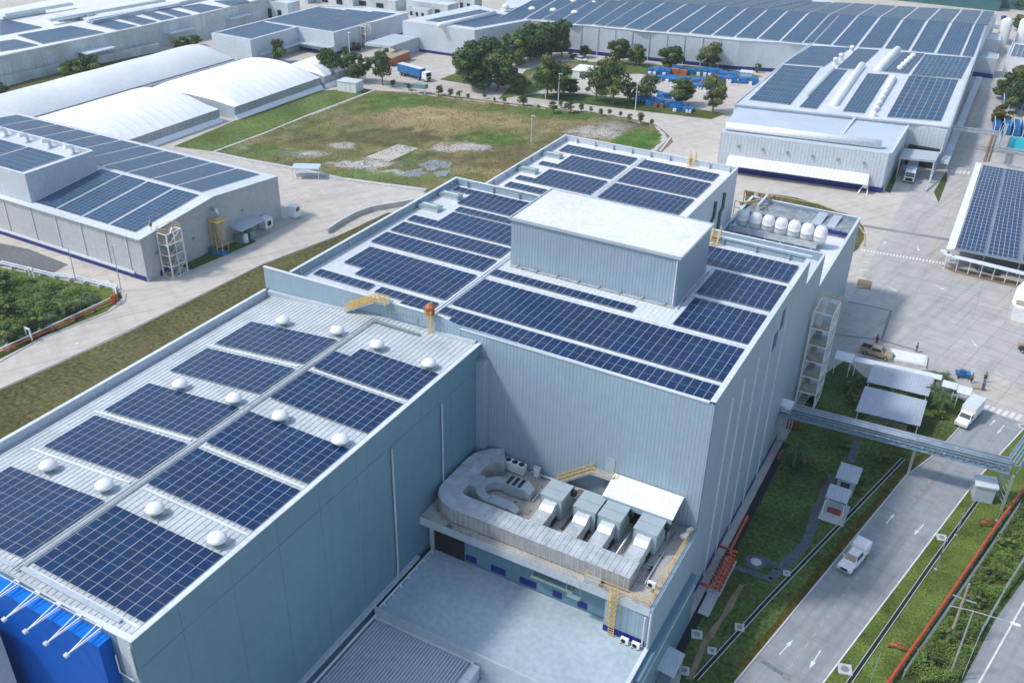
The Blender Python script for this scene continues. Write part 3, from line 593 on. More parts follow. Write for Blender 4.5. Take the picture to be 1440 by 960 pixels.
b.prism([(-48, 77.1), (MX1 - .57, 77.1), (MX1 - .57, 77.5), (-48, 77.5)], 28.55, 28.66); b.prism([(-76.25, 77.1), (-51.3, 77.1), (-51.3, 77.5), (-76.25, 77.5)], [29.01, 29.31, 29.31, 29.01], [29.08, 29.38, 29.38, 29.08]); b.build('coping', COP, t)
b = MB()
for k in range(8): y = 113.2 - k * 4.9; b.box(MX0 + .3, MX0 + .42, y, y + .14, 28.2, 29.1)
for k in range(12): x = -70 + k * 4.4; b.box(x, x + .12, MY1 - .6, MY1 - .3, 28.2, 29.15)
each(b, 'parapet_bracket', GALV, t)
b = MB(); b.box(-52.95, -52.85, 78.2, 112.5, 28.3, 28.42); b.box(-52.55, -52.45, 78.2, 112.5, 28.3, 28.42); b.box(-53.2, -52.3, 77.8, 94.5, 28.22, 28.29); b.build('cable_tray', COP, t)
b = MB(); 
for y in (90.45, 98.85, 81.55, 107.5): b.box(-71, -53.3, y, y + .3, 28.22, 28.34)
for y in (90.1, 81.25): b.box(-52.2, -19.3, y, y + .45, 28.22, 28.34)
for y in (98.65, 107.1): b.box(-29.2, -19.3, y, y + .4, 28.22, 28.34)
each(b, 'walkway', COP, t)
b = MB()
b.box(MX1, MX1 + .03, 77.2, 77.5, 0, 28.5); b.box(MX1 - .02, MX1 + .9, 60.6, 77.0, 0, 6.8); b.build('corner_trim', WALLS, t)
b = MB()
for y in (84, 88.2, 93.5, 99.3, 105.5): b.box(MX1, MX1 + .16, y, y + .12, .3, 25.5)
each(b, 'downpipe', COP, t)
b = MB(); b.box(MX1, MX1 + .012, 77.5, 116, 0, 1.1); b.build('base_band', NAVY, t)
MB().box(MX1, MX1 + .02, 103, 104.6, 24.2, 26.8).box(MX1, MX1 + .02, 99.8, 102.4, 22.6, 24.8).build('logo_mark', NAVY, t)
MB().box(-45.38, -44.3, 76.1, 77.15, 13.5, 25.8).build('corner_duct', WALLB, t)
t = thing('penthouse', 'white-roofed ribbed box penthouse standing on the main building roof', 'penthouse', (-40, 100, 28.2))
PP = [(-51.6, 95.0), (-29.7, 95.0), (-29.7, 106.0), (-51.6, 106.0)]
MB().prism(PP, 28.2, 34.3, top=False, bottom=False).build('wall', WALLB, t); MB().prism(inset(PP, -.15), 34.31, 34.5).build('roof', WHITE, t)
b = MB(); Q = inset(PP, -.17)
for i in range(4): strip(b, [Q[i], Q[(i + 1) % 4]], .16, 34.3, 34.66)
b.build('coping', LGREY, t); each(MB().tube([(-29.95, 94.85, 34.1), (-29.95, 94.85, 28.4)], .09), 'downpipe', COP, t)
b = MB(); b.box(-51.4, -29.6, 94.4, 94.55, 28.3, 28.4); b.box(-29.3, -29.15, 94.6, 106, 28.3, 28.4)
for k in range(8): b.box(-50.6 + k * 2.8, -50.4 + k * 2.8, 94.35, 94.9, 28.25, 28.5)
b.build('base_pipe', CONCD, t)
G2 = 'solar arrays on the main building roof'; z = 28.2
array('long thin solar strip along the main roof front edge, right of the orange drum', G2, [(-50.4, -19.4, 77.9, 79.35, 31, 1), (-52.4, -19.4, 79.4, 81.0, 33, 1)], z, MODP)
array('largest solar array on the main roof, between the penthouse and the front edge', G2, [(-52.2, -19.4, 81.9, 89.5, 33, 4)], z, MODP)
array('single-row solar strip right in front of the penthouse', G2, [(-52.3, -33.5, 90.9, 92.6, 19, 1)], z, MODP)
array('small solar array right of the penthouse, nearest to the front', G2, [(-28.4, -19.5, 90.7, 98.2, 9, 4)], z, MODP)
array('small solar array right of the penthouse, behind the nearest one', G2, [(-28.7, -19.6, 99.5, 106.8, 9, 4)], z, MODP)
array('solar array along the back parapet of the main roof, right of the penthouse', G2, [(-49.5, -19.9, 108.0, 113.4, 30, 3)], z, MODP)
array('single-row solar strip at the front left corner of the main roof behind the screen wall', G2, [(-70.8, -62.6, 79.8, 81.4, 8, 1)], z, MODP)
array('solar strip just left of the orange cage ladder at the front of the main roof', G2, [(-61.6, -53.4, 79.75, 81.3, 8, 1), (-57.4, -53.4, 78.1, 79.7, 4, 1)], z, MODP)
array('stepped four-row solar array on the front left part of the main roof', G2, [(-69.6, -53.4, 84.3, 89.9, 16, 3), (-66.5, -53.4, 82.4, 84.25, 13, 1)], z, MODP)
array('two-row solar array on the left part of the main roof, just behind the stepped one', G2, [(-70.5, -53.5, 91.2, 94.9, 17, 2)], z, MODP)
array('two-row solar array on the left part of the main roof, third from the front', G2, [(-70.5, -53.6, 95.6, 98.9, 17, 2)], z, MODP)
array('solar array beside the nearer skylight on the left of the main roof', G2, [(-70.6, -53.7, 99.7, 101.6, 17, 1), (-66.6, -53.7, 101.6, 105.4, 13, 2), (-66.8, -53.7, 105.9, 107.6, 13, 1)], z, MODP)
array('solar array beside the farther skylight at the back left of the main roof', G2, [(-67.9, -53.7, 108.4, 112.3, 14, 2), (-71.2, -53.7, 112.4, 114.1, 17, 1)], z, MODP)
t = thing('second_building', 'pale building behind the main one with blue solar arrays on a bright white parapet roof', 'factory', (-56, 135, 0))
P = [(-72.6, MY1 + .06), (-39.9, MY1 + .06), (-39.9, 153.7), (-72.6, 153.7)]
block(t, P, 0, 25.2, WALLP, WHITE, .95)
b = MB()
for k in range(9): x = -70 + k * 3.6; b.box(x, x + .12, 153.1, 153.5, 24.3, 25.1)
for k in range(8): y = 118 + k * 4.4; b.box(-72.3, -72.1, y, y + .12, 24.3, 25.1)
each(b, 'parapet_bracket', GALV, t)
MB().box(-56.6, -56.5, 117, 152, 24.4, 24.5).box(-56.1, -56.0, 117, 152, 24.4, 24.5).build('cable_tray', COP, t)
b = MB()
for y in (141, 145.5): b.tube([(-39.7, y, 14), (-39.7, y, 20), (-39.7, y + 1.2, 20.4), (-39.7, y + 1.2, 23)], .28)
each(b, 'green_pipe', GREENP, t)
G3 = 'solar arrays on the second roof'; z = 24.25
array('three-row solar array at the back left of the second roof', G3, [(-70.8, -57.1, 147.3, 151.2, 14, 2)], z, MODP)
array('notched solar array beside the farther hatch on the second roof', G3, [(-67.7, -57.1, 141.0, 146.3, 11, 3), (-70.7, -57.1, 139.2, 140.95, 14, 1)], z, MODP)
array('notched solar array beside the nearer hatch on the second roof', G3, [(-67.8, -57.0, 132.8, 138.0, 11, 3), (-70.7, -57.0, 130.9, 132.75, 14, 1)], z, MODP)
array('short solar array on the second roof peeping over the main parapet at the left', G3, [(-70.6, -57.0, 127.0, 129.3, 14, 1)], z, MODP)
array('shallow solar array at the back right of the second roof', G3, [(-55.8, -42.2, 147.3, 151.1, 14, 2)], z, MODP)
array('middle solar array right of the white tray on the second roof', G3, [(-55.8, -42.0, 138.8, 146.2, 14, 4)], z, MODP)
array('front right solar array on the second roof, just behind the penthouse roof', G3, [(-55.6, -42.0, 130.6, 137.9, 14, 4)], z, MODP)
ht = None
for (x, y, z), l in (((-70.1, 104.9, 28.2), 'on the left edge of the main roof, the nearer of two'), ((-70, 110.2, 28.2), 'on the left edge of the main roof, the farther of two'), ((-70.4, 135.2, 24.25), 'on the left edge of the second roof, the nearer of two'), ((-70.3, 144.2, 24.25), 'on the left edge of the second roof, the farther of two')):
    lab = 'grey smoke hatch skylight ' + l
    if ht is None:
        ht = thing('roof_hatch', lab, 'skylight', (x, y, z), 0, 'smoke hatches'); MB().box(-1.6, 1.6, -.75, .75, 0, .5).build('kerb', GALV, ht, local=True); MB().box(-1.65, -.02, -.8, .8, .5, .62).box(.02, 1.65, -.8, .8, .5, .62).build('flap', GREYP, ht, local=True); MB().beam((-1.2, 0, .7), (1.2, 0, .7), .12).build('bar', WPAINT, ht, local=True)
    else: dup(ht, (x, y, z), label=lab)
t = thing('stepped_block', 'grey wall block stepping down between the main building and the tank annex', 'building', (-32, 122, 0))
block(t, [(-39.8, 115.4), (-19.3, 115.4), (-19.3, 129), (-39.8, 129)], 0, 24.0, WALLB, ROOFM, 1.2)
t = thing('tank_annex', 'lower annex with a white flat roof carrying a row of white tanks', 'building', (-30, 147, 0))
block(t, [(-39.8, 129.1), (-20.2, 129.1), (-20.2, 166), (-39.8, 166)], 0, 16, WALLB, WHITE, 1.3, th=.35)
MB().prism([(-39, 158.4), (-20.7, 158.4), (-20.7, 165.5), (-39, 165.5)], 14.8, [16.05, 16.05, 15.4, 15.4]).build('back_roof', mat('dark_weathered_sheet', (.3, .33, .36), .6, var=.25, vscale=.8, fine=.2, rib=(1, 0, 0, .8, .03)), t)
MB().box(-38.9, -20.75, 158.2, 158.38, 15.2, 15.8).build('blue_fascia', NAVY, t)
MB().box(-27.2, -25.6, 158.8, 165, 16.03, 16.06).box(-24.6, -23.2, 158.8, 165, 16.03, 16.06).build('translucent_sheet', LGREY, t)
b = MB(); b.box(-39, -24.2, 149.8, 150.1, 15.6, 16.4); b.box(-39, -24.2, 149.8, 154.6, 15.4, 15.6)
for k in range(6): b.box(-38 + k * 2.6, -37.8 + k * 2.6, 149.9, 150.1, 14.7, 15.5)
tag(b.build('tank_platform', GALV), 'grey steel platform with edge beam carrying the row of white tanks', 'platform')
tk = None
for k in range(7):
    x = -37.4 + k * 2.2; lab = 'white domed tank on the annex platform, %s from the left' % NTH[k]
    if tk is None:
        tk = thing('tank', lab, 'tank', (x, 152.2, 15.6), 0, 'row of white tanks')
        MB().lathe((0, 0, .25), [(.7, 0), (1.02, .12), (1.07, .6), (1.07, 1.05), (1.1, 1.07), (1.1, 1.22), (1.07, 1.24), (1.07, 1.8), (.97, 2.25), (.72, 2.6), (.36, 2.8), (0, 2.85)], 20).build('shell', WPAINT, tk, local=True, smooth=True)
        MB().lathe((0, 0, 0), [(.8, 0), (.8, .3)], 12).build('skirt', GALV, tk, local=True); MB().lathe((0, 0, 3.02), [(.22, 0), (.22, .18), (0, .2)], 10).build('lid', LGREY, tk, local=True)
    else: dup(tk, (x, 152.2, 15.6), label=lab)

# ---- courtyard: terrace wing, deck, ribbed roof
t = thing('terrace_wing', 'lower wing under the duct terrace with blue wall squares facing the pale deck', 'building', (-32, 70, 0))
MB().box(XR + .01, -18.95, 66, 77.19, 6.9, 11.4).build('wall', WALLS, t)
MB().box(-40.7, -23.4, 65.96, 66, 7, 11.4).build('wall_cladding', WALLS, t)
MB().box(XR + .02, -18.95, 64.4, 77.18, 11.4, 12.42).build('fascia', LGREY, t)
MB().box(XR + .05, -19.0, 64.45, 77.17, 12.42, 12.5).build('terrace_floor', CONCD, t)
MB().box(-44.9, -40.75, 65.94, 65.995, 7.02, 10.3).build('dark_opening', DARK, t)
each(MB().box(-45.0, -44.6, 65.7, 65.99, 7.02, 11.4), 'column', LGREY, t)
for x0, x1 in ((-40.6, -39.2), (-37.4, -35.6), (-33.9, -31.9), (-30.0, -28.9), (-27.1, -26.0)): MB().box(x0, x1, 65.93, 65.955, 7.25, 8.15).build('blue_square', NAVY, t)
MB().box(-23.6, -18.96, 64.6, 65.99, 7, 11.4).build('corner_bay', WALLB, t); MB().box(-23.62, -19.2, 64.56, 64.6, 7.0, 7.8).build('base_band', NAVY, t)
MB().box(-32.2, -27.4, 65.0, 65.9, 9.6, 9.75).beam((-32, 65.1, 9.7), (-32, 65.9, 11.2), .06).beam((-27.6, 65.1, 9.7), (-27.6, 65.9, 11.2), .06).build('side_canopy', GREYP, t)
each(MB().tube([(-19.3, 64.3, 11.2), (-19.3, 64.3, 7.2)], .09).tube([(-18.75, 64.2, 12), (-18.75, 64.2, 7)], .07), 'downpipe', COP, t)
t = thing('outer_wing_wall', 'long ribbed wall of the wing facing the lawn on the right', 'wall', (-18.6, 60, 0)); MB().box(-18.93, -18.6, 40, 77.15, 0, 7.15).box(-18.93, -18.62, 64.4, 77.15, 7.15, 12.45).build('wall', WALLB, t); MB().box(-18.6, -17.95, 40, 76.5, 0, 5.6).build('lower_band', WALLS, t); MB().box(-18.97, -17.9, 40, 76.6, 5.6, 5.68).box(-18.97, -18.56, 40, 64.35, 7.15, 7.3).build('coping', COP, t)
t = thing('courtyard_deck', 'wide pale blue-grey concrete deck in the courtyard below the duct terrace', 'deck', (-32, 60, 0)); MB().box(XR + .46, -18.94, 55.4, 65.9, 5.5, 7).build('deck', CONC2, t); MB().box(XR + .46, -18.94, 55.15, 55.39, 2, 7.45).build('edge_wall', LGREY, t); MB().box(XR + .46, -33.0, 54.95, 55.14, 5.0, 6.3).build('edge_flashing', COP, t)
b = MB(); b.tube([(XR + .75, 55.6, 7.25), (XR + .75, 65.5, 7.25)], .1)
for k in range(7): b.box(XR + .7, XR + 1.0, 56.2 + k * 1.5, 56.4 + k * 1.5, 7, 7.2)
tag(b.build('deck_pipe', COP), 'pale pipe running along the left side of the courtyard deck on small dark feet', 'pipe')
t = thing('ribbed_roof_building', 'building with a strongly ribbed grey roof at the bottom of the courtyard', 'building', (-40, 50, 0))
b = MB(); b.box(XR + .46, -33.2, 25, 54.9, 5.4, 6.0); b.build('roof_deck', mat('ribbed_roof_base', (.30, .36, .41), .5, var=.05), t)
b = MB(); x = XR + .9
while x < -33.3: b.prism([(x - .1, 25), (x + .1, 25), (x + .1, 54.85), (x - .1, 54.85)], 6.0, 6.12); x += .34
b.build('roof_rib', mat('roof_rib_metal', (.5, .56, .6), .45, var=.05), t)
b = MB()
for k in range(14): b.box(-33.15, -32.3, 27 + k * 2, 28.97 + k * 2, 5.9, 6.25)
each(b, 'edge_cap', COP, t); MB().box(-33.15, -32.31, 25, 54.95, 0, 5.89).build('wall', LGREY, t)
b = MB(); b.tube([(XR + .6, 30, 6.5), (XR + .6, 55.2, 6.5)], .13); b.build('gutter_pipe', COP, t)
t = thing('low_side_roof', 'small lower grey roof right of the ribbed roof at the bottom edge of the photo', 'building', (-27, 45, 0)); block(t, [(-32.2, 30), (-19, 30), (-19, 55.1), (-32.2, 55.1)], 0, 4.3, LGREY, ICE, .3)
# ------------------------------------------------------------------ farther buildings
def qarr(label, group, pts, nx, ny, m='solar_far', name='solar_array'):
    """array too far to show its modules: one slab with the module grid over a tilted quad (4 corners in 3D)"""
    b = MB(); P = [Vector(p) + Vector((0, 0, .15)) for p in pts]
    b.face(P, [(0, 0), (nx, 0), (nx, ny), (0, ny)])
    b.cur = 1
    for i in range(4):
        j = (i + 1) % 4; b.face([P[i] - Vector((0, 0, .12)), P[j] - Vector((0, 0, .12)), P[j], P[i]], [(0, 0)] * 4)
    o = b.build(name, [MT[m], GALV]); me = o.data
    if me.polygons[0].normal.z < 0:
        for p in me.polygons: p.flip()
    return tag(o, label, 'solar panels', group)
def roofed(t, walls, faces, wm, rm, coping=None):
    b = MB()
    for f in walls: b.face(f)
    b.build('wall', wm, t)
    b = MB()
    for f in faces: b.face(f)
    b.build('roof', rm, t)
    if coping:
        b = MB()
        for p, q in zip(coping, coping[1:]): b.beam(Vector(p) + Vector((0, 0, .1)), Vector(q) + Vector((0, 0, .1)), .35, .18)
        b.build('coping', COP, t)
# left warehouse with gable
t = thing('gabled_warehouse', 'warm grey gabled warehouse at the left with a solar roof and corner stair tower', 'warehouse', (-160, 122, 0))
E0, E1, RG = 8.6, 8.9, 10.6
A = (-133.2, 105.3); Bc = (-132.8, 141.8); D = (-250, 105.3); F_ = (-250, 141.8); ym = 123.5
roofed(t, [[(*A, 0), (*Bc, 0), (*Bc, E1), (A[0], ym, RG), (*A, E0)], [(*D, 0), (*A, 0), (*A, E0), (*D, E0)], [(*Bc, 0), (*F_, 0), (*F_, E1), (*Bc, E1)]],
       [[(A[0] + .3, A[1] - .4, E0), (A[0] + .3, ym, RG), (-250, ym, RG), (-250, A[1] - .4, E0)], [(A[0] + .3, ym, RG), (A[0] + .3, Bc[1] + .4, E1), (-250, Bc[1] + .4, E1), (-250, ym, RG)]], WALLW, ROOFM,
       [(-250, A[1] - .4, E0), (A[0] + .3, A[1] - .4, E0), (A[0] + .3, ym, RG), (A[0] + .3, Bc[1] + .4, E1)])
b = MB(); b.box(-250, A[0] - .2, A[1] - .06, A[1] - .005, 0, 1.0); b.box(A[0] + .005, A[0] + .06, A[1] + 3, Bc[1] - 4, 0, 1.0); b.build('base_band', NAVY, t)
b = MB(); b.box(-250, A[0] - 3, A[1] - .3, A[1] - .07, 1.0, 1.5); b.build('band_pipe', COP, t)
b = MB()
for x in (-137, -142.5, -149, -156, -163, -171, -180): b.box(x, x + .14, A[1] - .16, A[1], .8, E0 - .1)
each(b, 'downpipe', COP, t)
b = MB(); b.box(A[0] + .01, A[0] + .08, 137.3, 141.3, 0, 5.2); b.build('door_panel', LGREY, t); b = MB(); b.box(A[0] + .085, A[0] + .1, 138.4, 140.8, 3.8, 4.7); b.build('sign_plate', NAVY, t)
b = MB()
for y, z in ((108, 4.5), (117, 4), (130.5, 5)): b.box(A[0] + .005, A[0] + .3, y, y + .6, z, z + .5)
b.box(A[0] + .005, A[0] + .2, 141, 141.6, 7.5, 8); b.box(A[0] + .005, A[0] + .12, 133, 133.3, 1, 5.4); each(b, 'wall_vent', GREYP, t)
t = thing('raised_roof_block', 'blue-grey raised block with its own solar roof standing on the gabled warehouse', 'building', (-175, 115, 9))
UZ = 14.6; U = [(-163.5, 106.2), (-163.5, 122.3), (-250, 122.3), (-250, 106.2)]
block(t, U, 8.8, UZ, WALLP, ROOFM, .8, th=.4)
b = MB()
for k in range(5): b.tube([(-168 - k * 7, 120.8, UZ - .7), (-168 - k * 7, 120.8, UZ + .5), (-168 - k * 7, 119, UZ + .9)], .5)
each(b, 'vent_cowl', WPAINT, t)
G = 'solar arrays on the gabled warehouse'
zf = lambda y: E0 + (RG - E0) * (y - 105) / 18.5
for k, (x0, x1) in enumerate(((-163, -157.3), (-156.7, -150.2), (-149.5, -143), (-142.3, -135.8))):
    qarr('solar array on the gabled warehouse front slope, %s from its right corner' % NTH[3 - k], G, [(x0, 106.6, zf(106.6)), (x1, 106.6, zf(106.6)), (x1, 122.8, zf(122.8)), (x0, 122.8, zf(122.8))], 6, 16)
xs = [-214, -206.8, -199.6, -192.4, -185.2, -178, -171.2, -164.2, -157.2, -150.2, -143.2, -136.2]
for k in range(11):
    zb = lambda y: RG + (E1 - RG) * (y - 123.5) / 18.3
    qarr('solar array on the gabled warehouse back slope, %s from its right end' % NTH[10 - k], G, [(xs[k] + .35, 124.2, zb(124.2)), (xs[k + 1] - .35, 124.2, zb(124.2)), (xs[k + 1] - .35, 140.6, zb(140.6)), (xs[k] + .35, 140.6, zb(140.6))], 7, 16)
for k, (x0, x1) in enumerate(((-190, -179), (-178, -167))): qarr(('left' if k == 0 else 'right') + ' solar array on the raised block of the gabled warehouse', G, [(x0, 107.5, UZ - .75), (x1, 107.5, UZ - .75), (x1, 118, UZ - .75), (x0, 118, UZ - .75)], 11, 6)

def tent(label, x0, x1, y0, y1, eave, crest, hip0=4., hip1=4., m=TENT):
    t = thing('storage_tent', label, 'tent', ((x0 + x1) / 2, (y0 + y1) / 2, 0), 0, 'white membrane storage tents')
    b = MB(); nx, ny = 24, 36; i0 = 0
    for j in range(ny + 1):
        y = y0 + (y1 - y0) * j / ny; e = 1.
        if hip0: e = min(e, math.sqrt(max(0, 1 - (1 - min(1, (y - y0) / hip0)) ** 2)) * .75 + .25)
        if hip1: e = min(e, math.sqrt(max(0, 1 - (1 - min(1, (y1 - y) / hip1)) ** 2)) * .75 + .25)
        sag = 1 - .03 * (1 - abs(math.sin(PI * j / ny * 6)))
        for i in range(nx + 1):
            u = -1 + 2 * i / nx; b.v.append((x0 + (x1 - x0) * i / nx, y, eave + (crest - eave) * (1 - abs(u) ** 2.3) * e * sag))
    for j in range(ny):
        for i in range(nx): a = j * (nx + 1) + i; b.f.append((a, a + 1, a + nx + 2, a + nx + 1))
    b.build('membrane', m, t, smooth=True)
    b = MB()
    for k, y in ((0, y0), (ny, y1)):
        o = MB; P = [(b_x, y, z) for (b_x, _, z) in [(x0 + (x1 - x0) * i / nx, 0, 0) for i in range(nx + 1)]]
    b.prism([(x0 + .15, y0 + .15), (x1 - .15, y0 + .15), (x1 - .15, y1 - .15), (x0 + .15, y1 - .15)], 0, eave + .02, top=False, bottom=False)
    b.build('side_curtain', TENTW, t)
    g = MB()
    for y, hp in ((y0 + .05, hip0), (y1 - .05, hip1)):
        pts = [(x0 + (x1 - x0) * i / nx, y, eave + (crest - eave) * (1 - abs(-1 + 2 * i / nx) ** 2.3) * (.25 if hp else 1) * .97) for i in range(nx + 1)]
        g.face([(x0, y, 0), (x1, y, 0)] + pts[::-1])
    for q_, fc in enumerate(g.f): MB().face([g.v[i] for i in fc]).build('end_wall', LGREY, t)
    g = MB(); g.prism([(x0 - .8, y0), (x0, y0), (x0, y1), (x0 - .8, y1)], 0, [.1, 1.2, 1.2, .1]); g.prism([(x1, y0), (x1 + .9, y0), (x1 + .9, y1), (x1, y1)], 0, [1.2, .1, .1, 1.2]); each(g, 'skirt', TENT, t)
tent('wide white storage tent in front, nearest to the gabled warehouse', -223, -190.8, 118, 184, 3.4, 7.4, 5, 5)
tent('wide white storage tent behind the nearest one, beside the bright grass strip', -221.5, -188.6, 187.5, 224.5, 3.4, 7.4, 4, 4)
tent('small white tent end poking out behind the two wide white tents', -204, -188.2, 225.5, 238, 3.4, 6.4, 1, 3)
tent('long narrow white barrel tent along the far left verge', -247.5, -226.5, 110, 228, 3.2, 7.0, 0, 5, mat('aged_membrane', (.72, .73, .74), .5, var=.08, vscale=.05, fine=.03))
b = MB(); strip(b, [(-223.8, 110), (-223.8, 184)], .5, 3.2, 3.5); strip(b, [(-223.8, 184), (-223.8, 228)], .5, 3.2, 3.5)
for k in range(24): b.box(-224, -223.6, 112 + k * 4.9, 112.3 + k * 4.9, 0, 3.2)
tag(b.build('gutter_rail', LGREY), 'long pale gutter rail on posts between the barrel tent and the wide tents', 'gutter')
# mid building with L-shaped front
t = thing('l_shaped_factory', 'pale factory with an L-shaped front and a blue solar roof behind the white tents', 'factory', (-226, 265, 0))
P = [(-243, 235.5), (-226, 235.5), (-226, 259), (-210.5, 259), (-208.5, 300.5), (-228, 300), (-243, 292)]
block(t, P, 0, 7.6, WALLF, ROOFM, .25, th=.6); band(t, [(-226, 259), (-210.5, 259), (-208.5, 300.5)] + [(-226, 300)], 0, 1.1, .06, NAVY)
MB().prism([(-226, 238), (-223.2, 238), (-223.2, 256.2), (-226, 256.2)], [3.0, 2.7, 2.7, 3.0], [3.15, 2.85, 2.85, 3.15]).prism([(-226, 256.2), (-210.5, 256.2), (-210.5, 259), (-226, 259)], 2.8, 3.1).build('canopy', LGREY, t)
G = 'solar arrays on the L-shaped factory'
qarr('solar array on the front wing of the L-shaped factory roof', G, [(-242, 238, 7.4), (-227.5, 237.5, 7.4), (-227.5, 258.5, 7.4), (-242, 259, 7.4)], 14, 12)
for k, (x0, x1) in enumerate(((-241.5, -231.5), (-230.8, -221.5), (-220.8, -211.8))): qarr('solar array on the rear wing of the L-shaped factory roof, %s from the left' % NTH[k], G, [(x0, 261, 7.4), (x1, 261, 7.4), (x1, 291 + k * 3, 7.4), (x0, 290 + k * 3, 7.4)], 9, 16)
def stair_tower(name, label, x, y, z0, z1, sx, sy, rz, nl, m1=WPAINT, m2=YEL):
    t = thing(name, label, 'stair tower', (x, y, z0), rz); h = z1 - z0; b = MB()
    for u in (-1, 1):
        for v in (-1, 1): b.beam((u * sx / 2, v * sy / 2, 0), (u * sx / 2, v * sy / 2, h), .2)
    for u in (-1, 1): b.beam((u * sx / 2, 0, 0), (u * sx / 2, 0, h), .1)
    for k in range(nl + 1):
        z = h * k / nl
        for u in (-1, 1): b.beam((u * sx / 2, -sy / 2, z), (u * sx / 2, sy / 2, z), .14); b.beam((-sx / 2, u * sy / 2, z), (sx / 2, u * sy / 2, z), .14)
        if k < nl:
            for u in (-1, 1): b.beam((u * sx / 2, -sy / 2, z), (u * sx / 2, sy / 2, z + h / nl), .07)
    b.build('frame', m1, t, local=True)
    for k in range(nl):
        z = h * k / nl; z2 = h * (k + 1) / nl; s = 1 if k % 2 else -1
        g = MB(); g.beam((-sx * .22, -s * sy * .3, z + .1), (-sx * .22, s * sy * .3, z2), sx * .34, .12); g.box(-sx / 2 + .1, sx / 2 - .1, s * sy * .3 if s > 0 else -sy / 2 + .1, sy / 2 - .1 if s > 0 else -sy * .3, z2 - .12, z2 - .02)
        g.build('stair_flight', GALV, t, local=True); MB().box(-sx / 2 + .12, sx / 2 - .12, -sy / 2 + .1, sy / 2 - sy * .3, z - .05, z + .02).build('landing_grate', DUCTS, t, local=True)
        g = MB()
        for q in (.45, .9):
            g.beam((-sx * .05, -s * sy * .3, z + q), (-sx * .05, s * sy * .3, z2 + q), .05); g.beam((sx / 2 - .1, -sy / 2, z + q), (sx / 2 - .1, sy / 2, z + q), .05); g.beam((-sx / 2, -sy / 2 + .05, z + q), (sx / 2, -sy / 2 + .05, z + q), .05)
            g.beam((-sx * .4, -s * sy * .3, z + q), (-sx * .4, s * sy * .3, z2 + q), .05)
        g.build('handrail', m2, t, local=True)
    g = MB()
    for q in (.5, 1.0):
        for u in (-1, 1): g.beam((u * sx / 2, -sy / 2, h + q), (u * sx / 2, sy / 2, h + q), .06); g.beam((-sx / 2, u * sy / 2, h + q), (sx / 2, u * sy / 2, h + q), .06)
    g.build('top_rail', m2, t, local=True); return t
stair_tower('stair_tower', 'tall white caged stair tower with yellow handrails against the right side of the main building', -17.5, 128.6, 0, 16.2, 2.7, 5.0, 0, 6)
stair_tower('stair_tower', 'white and yellow stair tower at the near corner of the left gabled warehouse', -131.6, 110.6, 0, 8.7, 2.4, 3.6, 0, 4)
stair_tower('stair_tower', 'small far stair tower on the side of the L-shaped factory', -208.4, 274, 0, 7.6, 2, 3.2, 0, 3)
t = thing('rusty_pipe_frame', 'rusty yellow pipe frame in the gap between the second roof and the white tanks', 'pipe frame', (-38, 163, 0)); b = MB()
for x in (-41.5, -38, -35.5):
    for y in (161, 167): b.beam((x, y, 0), (x, y, 16.4), .14)
for z in (15.2, 16.4): b.beam((-41.5, 161, z), (-35.5, 161, z), .12); b.beam((-41.5, 167, z), (-35.5, 167, z), .12); b.beam((-38, 161, z), (-38, 167, z), .16)
b.tube([(-40.5, 161, 16), (-37, 164, 16.6), (-36, 167, 16.6), (-36, 167, 3)], .25); b.build('frame', mat('rusty_yellow_paint', (.34, .24, .12), .7, var=.3, vscale=1), t); each(MB().tube([(-37, 160, 15), (-37, 160, 16.8), (-37, 166, 16.8)], .25).tube([(-39.5, 168, 0), (-39.5, 168, 16)], .4), 'pipe', COP, t)
# white block with loading canopy
t = thing('loading_block', 'plain white block with a loading canopy and a long roof tube beside the tall trees', 'building', (-178, 290, 0))
P = [(-196.5, 279.5), (-168.2, 280.9), (-160, 307.5), (-190, 318)]
block(t, P, 0, 9.7, WALLF, ROOFM, 0); band(t, P[:2] + [(-168, 283), (-196, 283)], 0, .9, .06, NAVY)
MB().tube([(-180.79,278.34,10.20), (-175.05,306.54,10.20)], .9, 12).build('roof_tube', WPAINT, t, smooth=True)
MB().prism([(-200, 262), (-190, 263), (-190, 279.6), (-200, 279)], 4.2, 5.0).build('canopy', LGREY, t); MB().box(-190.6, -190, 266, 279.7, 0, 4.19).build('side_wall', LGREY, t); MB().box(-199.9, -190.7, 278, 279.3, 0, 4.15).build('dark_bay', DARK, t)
qarr('solar array on the white loading block roof', 'solar arrays on the loading block', [(-190, 284, 9.72), (-170, 284, 9.72), (-163, 305, 9.72), (-184, 311, 9.72)], 20, 12)
# the great hall
t = thing('great_hall', 'very long pale hall across the back with a striped solar roof', 'factory', (-90, 340, 0))
f0, f1, f2, f3, f4 = (-175.96,310.20,9.50), (-159.5, 306, 9.5), (-88.2, 317.7, 9.5), (-66.4, 325.6, 9.6), (-17.5, 333.6, 9.6)
r0, r1, r2, r3 = (-199.00,371.69,11.00), (-109.9, 352.1, 11), (-61.3, 369.4, 11), (-19.2, 380.3, 11.6)
k0, k1, k2 = (-187.54,422.58,8.40), (-62, 411.7, 8.4), (-18.8, 426.2, 8.4)
g_ = lambda p: (p[0], p[1], 0)
roofed(t, [[g_(f1), g_(f2), f2, f1], [g_(f2), g_(f3), f3, f2], [g_(f4), g_(r3), g_(k2), k2, r3, f4], [g_(k0), g_(k1), k1, k0], [g_(k1), g_(k2), k2, k1], [g_(f0), g_(f1), f1, f0]],
       [[f0, f1, r1, r0], [f1, f2, r1], [f2, f3, r2, r1], [f3, f4, r3, r2], [r0, r1, k1, k0], [r1, r2, k1], [r2, r3, k2, k1]], WALLF, ROOFM, [f1, f2, f3])
